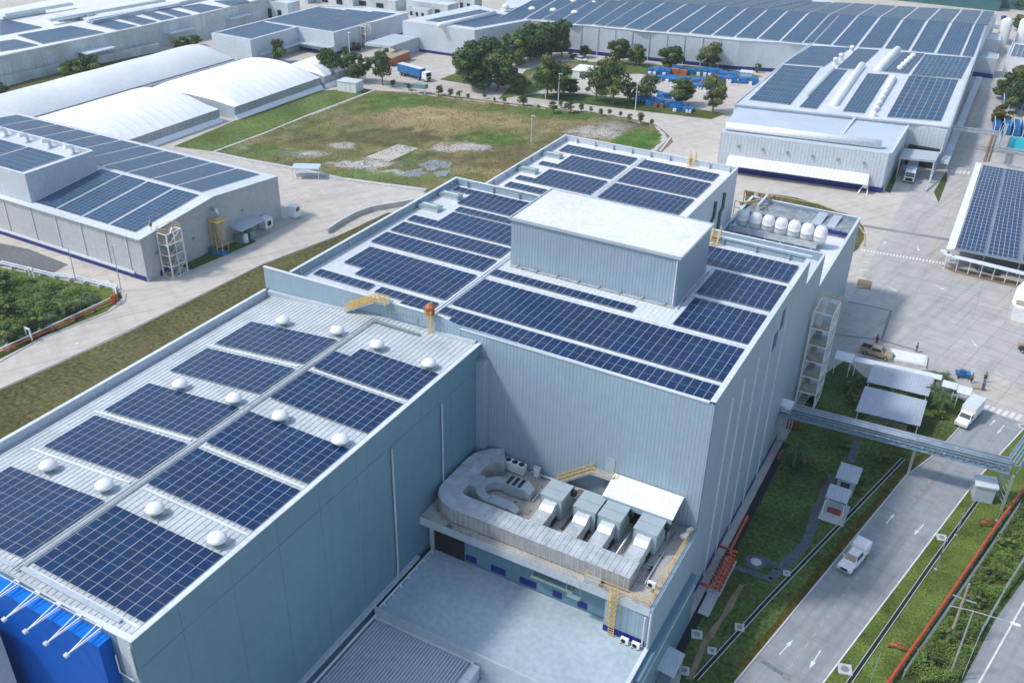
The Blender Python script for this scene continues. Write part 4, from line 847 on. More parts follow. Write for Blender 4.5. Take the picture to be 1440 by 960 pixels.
b = MB(); d1 = Vector((f2[0] - f1[0], f2[1] - f1[1], 0)).normalized(); q = Vector((d1.y, -d1.x, 0)) * .08
for u, v in ((f1, f2), (f2, f3)): b.face([(u[0] + q.x, u[1] + q.y, 0), (v[0] + q.x, v[1] + q.y, 0), (v[0] + q.x, v[1] + q.y, 1.2), (u[0] + q.x, u[1] + q.y, 1.2)])
b.build('base_band', NAVY, t)
b = MB()
for k in range(12): p = lerp(f1, f2, k / 12); b.beam((p[0] + q.x, p[1] + q.y, 0), (p[0] + q.x, p[1] + q.y, 9.3), .25)
each(b, 'downpipe', LGREY, t)
b = MB(); p = (-83.82,332.39); b.obox((p[0], p[1] - .3), 2.4, .15, 0, 4.2, .3); b.build('roller_door', WPAINT, t); p = (-81.44,336.35); MB().obox((p[0], p[1] - .8), 1.4, .15, 6, 7, .3).build('sign_plate', NAVY, t)
MB().obox((-145.64,313.11), 1.2, .2, 5.4, 6.4, .2).build('wall_sign', NAVY, t)
# strips of panels on the hall, given at the eave and at the ridge
G = 'solar strips on the great hall roof'
LW = [((-171.1,301.7,9.8),(-170.9,325.2,12.0)),((-162.6,306.1,9.8),(-163.8,333.5,12.0)),((-157.1,308.5,9.8),(-157.4,338.0,12.0)),((-150.3,308.9,9.8),(-152.4,339.9,12.0)),((-144.4,308.7,9.8),(-146.8,342.2,12.0)),((-138.5,311.4,9.8),(-140.0,345.3,12.0)),((-134.1,311.7,9.8),(-135.1,348.8,12.0)),((-127.8,313.2,9.8),(-128.0,352.2,12.0)),((-120.4,313.0,9.8),(-120.3,354.3,12.0)),((-112.9,315.5,9.8),(-113.2,356.0,12.0)),((-105.6,317.8,9.8),(-106.1,357.8,12.0)),((-98.2,319.0,9.8),(-98.9,359.6,12.0)),((-90.9,320.8,9.8),(-91.7,361.5,12.0)),((-83.7,322.6,9.8),(-84.8,363.2,12.0)),((-76.4,323.8,9.8),(-77.4,364.5,12.0)),((-69.2,325.0,9.8),(-70.1,365.8,12.0)),((-66.3,325.8,9.8),(-67.1,367.2,12.0)),((-60.5,327.3,9.8),(-61.0,369.2,12.0)),((-52.8,329.6,9.8),(-53.7,371.2,12.0)),((-45.0,332.4,9.8),(-46.0,372.9,12.0)),((-37.1,333.7,9.8),(-38.1,374.8,12.0)),((-29.5,334.9,9.8),(-30.4,377.3,12.0)),((-21.8,336.1,9.8),(-22.9,379.6,12.0)),((-18.2,336.3,9.8),(-19.5,380.5,12.0))]
b = MB()
for L__, e in ((LW, 1.), ([((-171.9,327.2,12.0),(-174.5,366.1,9.2)),((-164.2,334.3,12.0),(-163.7,373.8,9.2)),((-157.8,338.8,12.0),(-157.7,378.1,9.2)),((-152.8,340.7,12.0),(-152.9,381.5,9.2)),((-147.1,343.0,12.0),(-147.0,383.9,9.2)),((-140.4,346.1,12.0),(-140.6,388.4,9.2)),((-135.5,349.5,12.0),(-134.2,389.2,9.2)),((-128.3,353.0,12.0),(-126.4,392.8,9.2)),((-120.6,355.0,12.0),(-118.1,395.0,9.2)),((-113.5,356.8,12.0),(-111.0,398.1,9.2)),((-106.4,358.5,12.0),(-103.8,401.4,9.2)),((-99.1,360.4,12.0),(-95.6,403.5,9.2)),((-91.9,362.3,12.0),(-86.4,406.5,9.2)),((-85.0,364.0,12.0),(-84.5,402.4,9.2)),((-77.6,365.3,12.0),(-77.2,405.8,9.2)),((-70.3,366.6,12.0),(-70.1,409.0,9.2)),((-61.2,369.9,12.0),(-61.8,411.4,9.2)),((-53.9,372.0,12.0),(-54.3,413.2,9.2)),((-46.1,373.7,12.0),(-46.7,415.2,9.2)),((-38.2,375.6,12.0),(-38.9,418.1,9.2)),((-30.5,378.1,12.0),(-31.4,420.8,9.2)),((-23.0,380.4,12.0),(-23.9,422.7,9.2)),((-18.7,381.9,12.0),(-19.7,424.0,9.2))], 0.)):
    for k in range(len(L__) - 1):
        (p0, p1), (p2, p3) = L__[k], L__[k + 1]; dn = Vector((0, 0, .12)); P4 = [Vector(q_) - dn for q_ in (p0, p2, p3, p1)]
        if e: P4[0] = P4[0] + (P4[0] - P4[3]) * .04; P4[1] = P4[1] + (P4[1] - P4[2]) * .04
        b.face(P4)
b.build('roof_sheeting', ROOFM, t)
for k in range(len(LW) - 1):
    a0_, a1_ = LW[k]; c0, c1 = LW[k + 1]; s = .05; u = lambda p, q_, f: lerp(p, q_, f)
    if k in (0, 15, 22): n_ = 4
    else: n_ = 7
    qarr('solar strip on the front slope of the great hall, %s from the left' % NTH[k], G, [lerp(a0_, c0, .06), lerp(a0_, c0, .92), lerp(a1_, c1, .92), lerp(a1_, c1, .06)], n_, 30)
LB = [((-171.9,327.2,12.0),(-174.5,366.1,9.2)),((-164.2,334.3,12.0),(-163.7,373.8,9.2)),((-157.8,338.8,12.0),(-157.7,378.1,9.2)),((-152.8,340.7,12.0),(-152.9,381.5,9.2)),((-147.1,343.0,12.0),(-147.0,383.9,9.2)),((-140.4,346.1,12.0),(-140.6,388.4,9.2)),((-135.5,349.5,12.0),(-134.2,389.2,9.2)),((-128.3,353.0,12.0),(-126.4,392.8,9.2)),((-120.6,355.0,12.0),(-118.1,395.0,9.2)),((-113.5,356.8,12.0),(-111.0,398.1,9.2)),((-106.4,358.5,12.0),(-103.8,401.4,9.2)),((-99.1,360.4,12.0),(-95.6,403.5,9.2)),((-91.9,362.3,12.0),(-86.4,406.5,9.2)),((-85.0,364.0,12.0),(-84.5,402.4,9.2)),((-77.6,365.3,12.0),(-77.2,405.8,9.2)),((-70.3,366.6,12.0),(-70.1,409.0,9.2)),((-61.2,369.9,12.0),(-61.8,411.4,9.2)),((-53.9,372.0,12.0),(-54.3,413.2,9.2)),((-46.1,373.7,12.0),(-46.7,415.2,9.2)),((-38.2,375.6,12.0),(-38.9,418.1,9.2)),((-30.5,378.1,12.0),(-31.4,420.8,9.2)),((-23.0,380.4,12.0),(-23.9,422.7,9.2)),((-18.7,381.9,12.0),(-19.7,424.0,9.2))]
for k in range(len(LB) - 1):
    a0_, a1_ = LB[k]; c0, c1 = LB[k + 1]
    qarr('solar strip on the back slope of the great hall, %s from the left' % NTH[k], 'solar strips on the back slope of the great hall', [lerp(a0_, c0, .06), lerp(a0_, c0, .94), lerp(a1_, c1, .94), lerp(a1_, c1, .06)], 7, 30)
hv = None
for k, (px, lab) in enumerate((((-174.93,314.13,10.60), 'leftmost'), ((-165.85,317.52,10.20), 'second from the left'), ((-158.28,319.73,10.20), 'third from the left'), ((-150.23,320.79,10.20), 'fourth from the left'), ((-150.72,338.29,10.60), 'fifth from the left'), ((-157.96,335.55,11.00), 'in the rear row, second'), ((-165.14,333.82,11.00), 'in the rear row, leftmost'), ((-144.34,346.81,11.00), 'in the rear row, rightmost'))):
    if hv is None:
        hv = thing('ridge_vent', 'white curb vent on the great hall roof, ' + lab, 'roof vent', px, 0, 'vents on the great hall roof'); MB().lathe((0, 0, -.4), [(1.1, 0), (1.1, .9), (1.4, 1.0), (1.2, 1.6), (.5, 2.0), (0, 2.05)], 14).build('dome', WPAINT, hv, local=True, smooth=True); MB().prism([(.9, -1.4), (2.9, 6), (1.1, 6.5), (-.9, -1)], -.3, .12).build('sheet', COP, hv, local=True)
    else: dup(hv, px, label='white curb vent on the great hall roof, ' + lab)
# rear block beside it with its own roof
t = thing('rear_block', 'pale block with long white skylight tubes on its roof before the great hall', 'factory', (-40, 290, 0))
P = [(-66.5, 242.6), (-15.0, 252.4), (-17.6, 333.2), (-66.5, 325.2)]
B2Z = lambda y: 10 + .55 * (1 - abs(y - 293) / 45)
zr = [10, 10, 10, 10]
b = MB(); b.prism(P, 0, 10, top=False, bottom=False); b.build('wall', WALLF, t)
r = MB(); m1 = lerp(P[1], P[2], .53); m2 = lerp(P[0], P[3], .55); r.face([(*P[0], 10), (*P[1], 10), (*m1, 10.6), (*m2, 10.6)]); r.face([(*m2, 10.6), (*m1, 10.6), (*P[2], 10.02), (*P[3], 10.02)]); r.build('roof', ROOFM, t)
b = MB()
for u, v in ((P[0], P[1]), (P[0], m2), (m2, P[3]), (P[1], m1), (m1, P[2])):
    zu, zv = (10.62 if u in (m1, m2) else 10.1), (10.62 if v in (m1, m2) else 10.1); b.beam((*u, zu), (*v, zv), .5, .3)
b.build('coping', LGREY, t)
G = 'solar arrays on the rear block'
for l, pts, nx, ny in (('front left block, widest', [(-64.36,248.54,10.10), (-53.78,249.98,10.10), (-55.80,292.04,10.50), (-66.05,289.21,10.50)], 12, 8), ('front strip left of the long tube', [(-51.21,249.37,10.10), (-46.93,249.88,10.10), (-48.39,294.02,10.50), (-51.63,292.85,10.50)], 5, 16), ('front strip right of the long tube', [(-40.65,251.72,10.10), (-35.54,252.82,10.10), (-36.87,294.94,10.50), (-42.52,293.10,10.50)], 6, 16), ('front right block beside the lane', [(-29.93,252.84,10.10), (-17.53,256.59,10.10), (-18.62,300.48,10.50), (-31.57,297.50,10.50)], 7, 11),
                         ('rear left block', [(-66.24,290.63,10.60), (-55.40,293.82,10.60), (-53.98,325.19,10.10), (-65.47,320.94,10.10)], 12, 8), ('rear strip right of the small vents', [(-51.57,294.38,10.60), (-45.80,296.24,10.60), (-45.54,327.41,10.10), (-51.81,325.49,10.10)], 7, 10), ('rear dark strip between tubes', [(-38.82,297.95,10.60), (-32.46,299.28,10.60), (-32.20,330.72,10.10), (-38.37,328.83,10.10)], 6, 10), ('rear right block', [(-31.30,298.16,10.60), (-18.26,302.10,10.60), (-18.63,333.21,10.10), (-31.86,329.84,10.10)], 10, 9)):
    qarr('solar array on the roof of the rear block, ' + l, G, pts, nx, ny)
lt = [('long white half-tube skylight on the front part of the rear block roof', (-43.82,255.98,10.40), (-45.74,300.80,10.90), 1.05), ('long white half-tube skylight crossing the ridge of the rear block roof', (-40.56,298.30,10.90), (-40.32,329.50,10.60), 1.15), ('flat pale skylight strip left of the long tube on the rear block', (-51.88,260.24,10.20), (-52.09,292.07,10.60), .6), ('pale walkway strip with humps right of the front strips on the rear block', (-33.45,255.57,10.30), (-34.44,289.62,10.80), .65)]
for l, p, q, rr in lt:
    b = MB(); P_, Q_ = Vector(p), Vector(q); d = (Q_ - P_).normalized(); b.tube([P_ - d * .6 * rr, P_, Q_, Q_ + d * .6 * rr], [rr * .55, rr, rr, rr * .55], 14); tag(b.build('skylight_tube', WPAINT if rr > 1 else LGREY, smooth=True), l, 'skylight')
for k, (p, l) in enumerate((((-53.27,299.47,11.40), 'nearest'), ((-52.99,305.93,11.40), 'middle'), ((-52.69,320.26,11.00), 'farthest'))): tag(MB().lathe(p, [(.7, -1), (.7, .3), (.9, .4), (.6, 1), (0, 1.1)], 12).build('cowl_vent', WPAINT, smooth=True), 'white cowl vent on the rear block roof, %s of three' % l, 'roof vent', 'cowl vents on the rear block')
for k in range(8):
    p = lerp((-33.26,252.32,10.60), (-35.22,292.80,11.00), k / 7 * .95); tag(MB().lathe(p, [(.9, -.6), (.9, .1), (.7, .5), (.3, .7), (0, .72)], 12).build('hump_vent', WPAINT, smooth=True), 'low white hump vent in the row on the rear block roof, %s from the front' % NTH[k], 'roof vent', 'hump vents on the rear block')
for k in range(5):
    p = lerp((-35.36,304.23,11.00), (-34.76,324.29,10.60), k / 4); tag(MB().lathe(p, [(.9, -.6), (.9, .1), (.7, .5), (.3, .7), (0, .72)], 12).build('hump_vent', WPAINT, smooth=True), 'white hump vent on the dark rear strip of the rear block, %s from the front' % NTH[k], 'roof vent', 'hump vents on the rear block')
# front block with the big white roof tube
t = thing('front_hall_block', 'pale ribbed block with a thick white roof tube and a white awning along its front', 'factory', (-45, 230, 0))
P = [(-62.6, 220.2), (-24.4, 225.6), (-24.0, 250.3), (-65.6, 242.5)]
block(t, P, 0, 9.5, WALLF, mat('smooth_pale_roof', (.5, .58, .66), .5, var=.05), 0)
MB().tube([(-62.17,222.33,10.50), (-26.82,228.46,10.50)], .95, 16).build('roof_tube', WPAINT, t, smooth=True)
band(t, P[:2] + [(-24.4, 227), (-62.6, 222)], 0, 1.3, .12, NAVY)
MB().prism([(-59.8, 218.0), (-27.2, 222.4), (-27.6, 225.3), (-60, 220.7)], [2.3, 2.3, 4.1, 4.1], [2.42, 2.42, 4.22, 4.22]).build('awning', mat('white_ribbed_awning', (.74, .76, .8), .5, rib=(1, 0, 0, 1.0, .06), var=.04), t)
b = MB()
for k in range(6): p = lerp(P[0], P[1], .12 + k * .15); b.obox((p[0], p[1] - .2), .25, .2, 6.4, 6.9)
each(b, 'wall_lamp', GREYP, t)
MB().beam((-36.89,234.65,9.60), (-36.87,249.79,10.10), .5, .15).build('roof_walkway', COP, t); MB().beam((-24.05, 226, 9.7), (-24.2, 250, 9.7), .5, .3).build('coping', COP, t)
MB().box(-28.4, -27.2, 223.1, 224.6, 1.3, 2.6).beam((-28.5, 223.5, 1.3), (-28.9, 222.3, 0), .25).beam((-27.2, 223.5, 1.3), (-26.9, 222.5, 0), .25).build('service_box', WPAINT, t)
t = thing('loading_bay', 'grey loading bay with a canopy beside the front hall block, sheltering a truck', 'loading bay', (-19, 243, 0))
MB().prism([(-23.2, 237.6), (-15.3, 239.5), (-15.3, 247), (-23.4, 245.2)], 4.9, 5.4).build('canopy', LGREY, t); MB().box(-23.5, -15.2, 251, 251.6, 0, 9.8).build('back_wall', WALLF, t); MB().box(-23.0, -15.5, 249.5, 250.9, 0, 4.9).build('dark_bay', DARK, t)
each(MB().beam((-15.5, 239, 0), (-15.5, 239, 5), .35).beam((-23, 238, 0), (-23, 238, 5), .3).beam((-15.4, 246, 0), (-15.4, 246, 5), .3).beam((-15.3, 232, .2), (-15.3, 250, 5.5), .3), 'post', LGREY, t)
# covered walkway beside the rear block
t = thing('covered_walkway', 'long narrow covered walkway running beside the rear block along the lane', 'walkway', (-14, 290, 0))
MB().prism([(-14.6, 246), (-12.8, 246), (-14.4, 341), (-16.2, 341)], 2.9, 3.1).build('roof', LGREY, t)
b = MB()
for k in range(14): y = 247 + k * 7; x = -13.1 - k * .12; b.beam((x, y, 0), (x, y, 2.9), .15)
each(b, 'post', WPAINT, t)
# solar car port on the right
t = thing('solar_carport', 'long carport roof carrying solar arrays at the right edge of the photo', 'carport', (2, 220, 0))
MB().prism([(-6.3, 189.5), (-4.8, 190.5), (-5.6, 248), (-6.9, 248)], 3.7, 4.1).build('edge_beam', WPAINT, t)
b = MB()
for k in range(9):
    for x in (-5.4, 0.6, 7): y = 194 + k * 6.4; b.beam((x, y, 0), (x, y, 3.8), .2)
each(b, 'post', COP, t)
b = MB(); b.box(-4.8, 30, 191, 247.5, 3.72, 3.82); b.build('roof', mat('carport_underside', (.2, .24, .3), .6), t)
G = 'solar arrays on the carport'
qarr('left solar array on the carport roof', G, [(-4.6, 191.5, 3.85), (.35, 191.7, 3.85), (-.7, 247, 3.85), (-5.2, 247, 3.85)], 6, 28, 'solar_module_plain'); qarr('middle solar array on the carport roof', G, [(1.0, 191.7, 3.85), (6.4, 192, 3.85), (4.6, 247, 3.85), (-.1, 247, 3.85)], 6, 28, 'solar_module_plain'); qarr('right solar array on the carport roof, cut by the photo edge', G, [(7.2, 192, 3.85), (18, 192, 3.85), (17, 247, 3.85), (5.3, 247, 3.85)], 12, 28, 'solar_module_plain')
t = thing('curved_canopy', 'white curved canopy walkway on posts in front of the solar carport', 'walkway', (0, 189, 0))
CP = [(-6.6, 191.6, 3), (-6.2, 190.2, 3), (-4.9, 189.3, 3), (-2.6, 189.2, 3), (1, 188.9, 3), (8, 188.2, 3), (30, 186, 3)]
b = MB()
for p, q in zip(CP, CP[1:]): strip(b, [p, q], 1.5, 2.95, 3.1)
b.build('roof', COP, t); b = MB()
for k in range(12): x = -5.8 + k * 2.2; b.beam((x, 189.6 - k * .13, 0), (x, 189.3 - k * .13, 2.95), .16)
each(b, 'post', WPAINT, t); sheet('carport_verge', [(-6.5, 191), (-4, 188.8), (30, 186), (30, 191)], .03, SOIL)
# ---------------- left-back factory with weathered wall
t = thing('weathered_factory', 'long weathered white factory at the top left with dark solar fields on its roof', 'factory', (-280, 230, 0))
P = [(-272.5, 150), (-266.5, 255), (-268, 300), (-330, 300), (-330, 150)]
b = MB(); b.prism(P, 0, 7.9, top=False, bottom=False); b.build('wall', FARW, t); r = MB(); r.face([(*p, 8) for p in P]); r.build('roof', WHITE, t)
b = MB(); strip(b, [P[0], P[1], P[2]], .8, 7.95, 8.25); b.build('coping', COP, t)
MB().prism([(-284.5, 222), (-283.6, 222), (-283.2, 300), (-284.1, 300)], 8, 9.2).build('roof_ridge', LGREY, t)
G = 'solar fields on the weathered factory'
for l, pts, nx, ny in (('at the left edge, nearest', [(-275.43,180.90,8.10), (-273.02,192.46,8.10), (-285.32,193.40,8.10), (-286.58,189.03,8.10)], 12, 10), ('nearest, right of the left edge', [(-273.53,194.40,8.10), (-270.58,215.68,8.10), (-287.07,216.05,8.10), (-289.84,197.56,8.10)], 22, 14), ('behind the nearest, at the left edge', [(-294.19,194.59,8.10), (-292.83,209.46,8.10), (-312.96,210.48,8.10), (-314.00,209.06,8.10)], 14, 12),
                         ('third along the wall', [(-269.48,220.25,8.10), (-269.34,228.23,8.10), (-284.09,229.74,8.10), (-284.58,221.79,8.10)], 9, 12), ('fourth along the wall', [(-269.45,230.17,8.10), (-269.43,237.06,8.10), (-282.58,238.66,8.10), (-282.90,232.68,8.10)], 8, 12), ('fifth along the wall', [(-269.74,238.95,8.10), (-269.25,245.00,8.10), (-281.57,246.79,8.10), (-282.48,242.41,8.10)], 8, 12), ('sixth along the wall', [(-268.88,245.98,8.10), (-267.93,251.78,8.10), (-281.75,254.34,8.10), (-282.68,249.82,8.10)], 8, 12), ('seventh along the wall', [(-267.06,255.39,8.10), (-267.17,266.91,8.10), (-279.23,267.32,8.10), (-281.64,258.36,8.10)], 12, 12), ('last along the wall', [(-266.89,270.30,8.10), (-266.21,279.80,8.10), (-271.49,282.85,8.10), (-279.27,273.96,8.10)], 12, 10)):
    qarr('solar field on the weathered factory roof, ' + l, G, pts, nx, ny)
for p, q, w_, h_, l in (((-313.06,210.26,10.00), (-310.88,235.98,10.00), 1.6, .5, 'front long white roof strip at the top left corner'), ((-294.39,213.41,10.00), (-289.41,259.31,10.00), 1.8, .6, 'long white roof strip with a dark edge behind the solar fields'), ((-287.81,222.72,9.20), (-283.54,260.44,9.20), 3.5, .5, 'broad pale roof strip beside the solar fields'), ((-314.48,209.66,9.00), (-312.91,225.38,9.00), 3, .4, 'grey-white roof strip at the left edge')):
    tag(MB().beam(p, q, w_, .25).beam((p[0] + .4, p[1], p[2] - .5), (q[0] + .4, q[1], q[2] - .5), w_ * .8, .7).build('roof_monitor', COP), l, 'roof monitor', 'roof strips on the weathered factory')
t = thing('roof_pipe_gear', 'grey pipes and boxes on the weathered factory roof between the solar fields', 'equipment', (-295.24,222.73,8.10)); b = MB(); rg = random.Random(5)
for k in range(14): x, y, _z = lerp((-297.62,218.29,8.10), (-291.26,228.32,8.10), k / 14); b.box(x, x + .8 + rg.random() * 1.5, y, y + 1 + rg.random() * 2, 8.05, 8.6 + rg.random() * 1.2)
each(b, 'roof_box', GALV, t)
for k, (y, l) in enumerate(((208, 'near the pair of bushes'), (243, 'in the middle'), (272, 'at its far end'))):
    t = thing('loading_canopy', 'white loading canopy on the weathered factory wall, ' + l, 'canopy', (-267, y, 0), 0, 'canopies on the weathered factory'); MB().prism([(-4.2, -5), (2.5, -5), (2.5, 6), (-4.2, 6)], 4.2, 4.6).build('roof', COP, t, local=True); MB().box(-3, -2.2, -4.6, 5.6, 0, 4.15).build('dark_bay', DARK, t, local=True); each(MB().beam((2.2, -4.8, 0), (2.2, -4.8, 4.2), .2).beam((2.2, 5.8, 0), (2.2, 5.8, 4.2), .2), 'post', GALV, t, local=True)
b = MB(); strip(b, [(-270.73,170.48), (-268.45,188.27), (-268.29,198.65), (-263.73,231.20)], .5, 0, 2.6); tag(b.build('boundary_wall', FARW), 'long weathered boundary wall between the far left verge and the weathered factory', 'wall')
b = MB(); strip(b, [(-259.14,162.20), (-257.35,188.69), (-254.91,227.56)], .3, 0, 1.2); tag(b.build('low_wall', KERB), 'low pale wall along the back of the barrel tent', 'wall')
for k, (p, sz, l, m) in enumerate((((-344, 300), (12, 50, 13), 'tall blue-grey building far behind the weathered factory', WALLP), ((-300, 330), (25, 14, 6), 'low pale shed far behind the weathered factory', FARW))):
    t = thing('far_building', l, 'building', (*p, 0)); block(t, [(p[0] - sz[0], p[1] - sz[1] / 2), (p[0] + sz[0], p[1] - sz[1] / 2), (p[0] + sz[0], p[1] + sz[1] / 2), (p[0] - sz[0], p[1] + sz[1] / 2)], 0, sz[2], m, ROOFM, .6)
# small far houses at the top edge
for px, w_, d_, h_, l in (((-266.42,293.96), 9, 7, 7, 'small white far building with dark door openings at the top edge left of centre'), ((-220.92,335.50), 10, 8, 5, 'small white far building with a pale roof behind the loading block'), ((-214.22,350.63), 6, 6, 5.5, 'tiny white far hut beside the pale-roofed far building'), ((-251.93,335.06), 16, 8, 4, 'low far shed at the top edge above the L-shaped factory'), ((-222.11,327.94), 5, 3, 3.4, 'white container-like box behind the L-shaped factory'), ((-268.97,330.51), 14, 6, 4.5, 'long pale far shed at the top edge')):
    t = thing('far_building', l, 'building', (*px, 0)); x, y = px; block(t, [(x - w_, y - d_ / 2), (x + w_, y - d_ / 2), (x + w_, y + d_ / 2), (x - w_, y + d_ / 2)], 0, h_, FARW, ROOFM, .4)
    b = MB()
    for k in range(3): b.box(x - w_ * .7 + k * w_ * .55, x - w_ * .7 + k * w_ * .55 + w_ * .22, y - d_ / 2 - .12, y - d_ / 2 - .01, .6, h_ * .6)
    each(b, 'window', DARK, t)
for px, l, w_ in (((-54.87,481.33), 'teal-roofed far shed behind the great hall', 34), ((-20.06,490.10), 'teal far shed at the top right corner', 20)):
    t = thing('far_shed', l, 'shed', (*px, 0)); x, y = px; MB().box(x - w_, x + w_, y, y + 14, 0, 5.2).build('wall', mat('dark_teal_wall', (.04, .14, .16), .7), t); MB().box(x - w_ - .5, x + w_ + .5, y - .5, y + 15, 5.2, 5.5).build('roof', TEALR, t)
# right edge plants, tanks and structures
t = thing('utility_building', 'pale utility building with a white roof between the great hall and the lane', 'building', (-18.02,419.82,0.00))
x, y = (-17.92,392.49); block(t, [(x - 6, y - 2), (x + 4, y), (x + 3, y + 12), (x - 6, y + 12)], 0, 5, WALLF, WHITE, .2); MB().box(x - 5, x + 4, y + 22, y + 28, 4.8, 5.1).build('canopy_roof', WPAINT, t); each(MB().beam((x - 5, y + 22, 0), (x - 5, y + 22, 4.8), .3).beam((x + 4, y + 22, 0), (x + 4, y + 22, 4.8), .3), 'post', GALV, t)
x, y = (-16.44,354.49); t = thing('lane_block', 'low grey block with a navy band closing the lane beside the rear block', 'building', (x, y, 0)); block(t, [(x - 4, y), (x + 4.5, y + 1), (x + 4.2, y + 9), (x - 4, y + 9)], 0, 6.2, LGREY, CONC2, .3); MB().box(x - 3.9, x + 4.4, y - .1, y + .1, 0, 1.4).build('base_band', NAVY, t)
for k, (px, l) in enumerate((((-14.11,412.51), 'left'), ((-7.98,416.65), 'right'))):
    t = thing('silo_tank', 'tall white cylindrical tank at the right edge beyond the bushy tree, %s one of two' % l, 'tank', (*px, 0)); MB().lathe((0, 0, 0), [(2, 0), (2, 8), (1.6, 9), (.6, 9.6), (0, 9.7)], 18).build('shell', WPAINT, t, local=True, smooth=True); MB().beam((1.9, -1, 0), (1.9, -1, 9), .3).build('ladder', GALV, t, local=True)
x, y = (-4.83,365.43); t = thing('side_building', 'white-walled building with a solar roof at the right edge behind the trees', 'building', (x, y, 0)); block(t, [(x - 5, y), (x + 16, y + 2), (x + 16, y + 24), (x - 5, y + 24)], 0, 5.4, WPAINT, ROOFM, .3); qarr('solar array on the white-walled building at the right edge', 'solar arrays at the right edge', [(x - 4, y + 1.5, 5.2), (x + 15, y + 2.5, 5.2), (x + 15, y + 22, 5.2), (x - 4, y + 22, 5.2)], 12, 9, 'solar_module_plain')
x, y = (0.92,275.00); t = thing('pool_basin', 'teal painted rectangular tank basin at the right edge behind the carport', 'basin', (x, y, 0)); MB().box(x - 2.6, x + 14, y - 2, y + 12, 0, .9).build('basin_wall', KERB, t); MB().box(x - 2.2, x + 13.6, y - 1.6, y + 11.6, .9, .93).build('basin_floor', TEAL, t)
b = MB()
for p, q in (((-15.39,272.34,5.00), (-4.22,273.78,5.00)), ((-15.07,269.68,5.00), (-4.00,271.14,5.00)), ((-4.22,273.78,5.00), (-3.88,284.15,5.00)), ((-3.80,261.22,5.00), (-3.93,282.63,5.00)), ((-2.81,261.20,5.00), (-2.87,282.57,5.00)), ((-3.54,260.09,5.00), (3.43,260.07,5.00)), ((-3.33,257.67,5.00), (3.58,257.68,5.00))): b.beam(p, q, .5, .5)
for p in ((-3.28,275.70), (-2.03,290.64)): b.beam((*p, 0), (*p, 5), .3)
tag(b.build('pipe_rack', GALV), 'raised grey pipe rack crossing the lane from the rear block to the right edge', 'pipe rack')
for k, (px, s_, l) in enumerate((((-3.13,322.19), 3.2, 'upper'), ((-1.96,294.41), 4.4, 'lower'))):
    t = thing('blue_machine_frame', 'blue tarpaulin-covered steel frame at the right edge, %s of two' % l, 'equipment', (*px, 0), .1, 'blue frames at the right edge'); b = MB()
    for i in range(4): b.box(-s_ + i * s_ * .55, -s_ + i * s_ * .55 + s_ * .4, -s_, s_ * 1.4, 0, 2.0 + (i % 2) * .5)
    b.build('tarpaulin', TARP, t, local=True); b = MB()
    for i in range(5): b.beam((-s_ + i * s_ * .55, -s_ * 1.1, 0), (-s_ + i * s_ * .55, -s_ * 1.1, 2.8), .18); b.beam((-s_ + i * s_ * .55, -s_ * 1.1, 2.8), (-s_ + i * s_ * .55, s_ * 1.5, 2.8), .15)
    b.build('frame', WPAINT, t, local=True)
x, y = (11.05,174.69); t = thing('site_container', 'white container with a sandy top at the right edge of the yard', 'container', (x, y, 0)); MB().box(x - 3.5, x + 6, y - 1.5, y + 1.5, 0, 2.6).build('body', WPAINT, t); MB().box(x - 3.4, x + 6, y - .2, y + 1.3, 2.6, 2.9).build('load', TAN, t)
x, y = (9.78,178.26); t = thing('white_tent_box', 'rounded white cover behind the white container at the right edge', 'cover', (x, y, 0)); MB().lathe((x, y + 3, 0), [(2.6, 0), (2.5, 3), (1.8, 4.2), (0, 4.6)], 14).build('cover', TENT, t, smooth=True)
# ------------------------------------------------------------------ ducts and plant on the terrace
TZ = 12.5
t = thing('supply_duct', 'large ribbed insulated duct running along the terrace edge and round its left corner', 'duct', (-34, 67, TZ))
def duct_path(b, s_, pts, wd, h, z):
    """rectangular duct along a polyline, mitred"""
    n = len(pts); L_ = []; R = []
    for i, p in enumerate(pts):
        p = Vector(p); d1 = (p - Vector(pts[i - 1])).normalized() if i else None; d2 = (Vector(pts[i + 1]) - p).normalized() if i < n - 1 else None
        d1 = d1 or d2; d2 = d2 or d1; n1 = Vector((-d1.y, d1.x)); n2 = Vector((-d2.y, d2.x)); m_ = (n1 + n2); m_ = m_ / m_.dot(n1); L_.append(p + m_ * wd / 2); R.append(p - m_ * wd / 2)
    for i in range(n - 1):
        a, c, d, e = L_[i], L_[i + 1], R[i + 1], R[i]
        b.face([(*a, z + h), (*c, z + h), (*d, z + h), (*e, z + h)]); s_.face([(*e, z), (*d, z), (*d, z + h), (*e, z + h)]); s_.face([(*c, z), (*a, z), (*a, z + h), (*c, z + h)])
    for q, r in ((L_[0], R[0]), (L_[-1], R[-1])): s_.face([(*q, z), (*r, z), (*r, z + h), (*q, z + h)])
    return L_, R
DP = [(-41.6, 76.2), (-42.8, 75.5), (-43.55, 74.4), (-43.72, 73.2), (-43.72, 68.6), (-43.62, 67.9), (-43.3, 67.3), (-42.8, 66.9), (-42.1, 66.65), (-41.4, 66.56), (-21.6, 66.55)]
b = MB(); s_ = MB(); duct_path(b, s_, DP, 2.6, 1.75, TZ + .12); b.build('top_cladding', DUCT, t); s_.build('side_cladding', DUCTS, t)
b = MB(); x = -42.0
while x < -21.7: b.prism([(x, 65.23), (x + .05, 65.23), (x + .05, 67.87), (x, 67.87)], TZ + .12, TZ + 1.92); x += .62
y = 69
while y < 74: b.prism([(-45.03, y), (-42.37, y), (-42.37, y + .07), (-45.03, y + .07)], TZ + .12, TZ + 1.92); y += .6
b.build('duct_flange', DUCT, t)
b = MB()
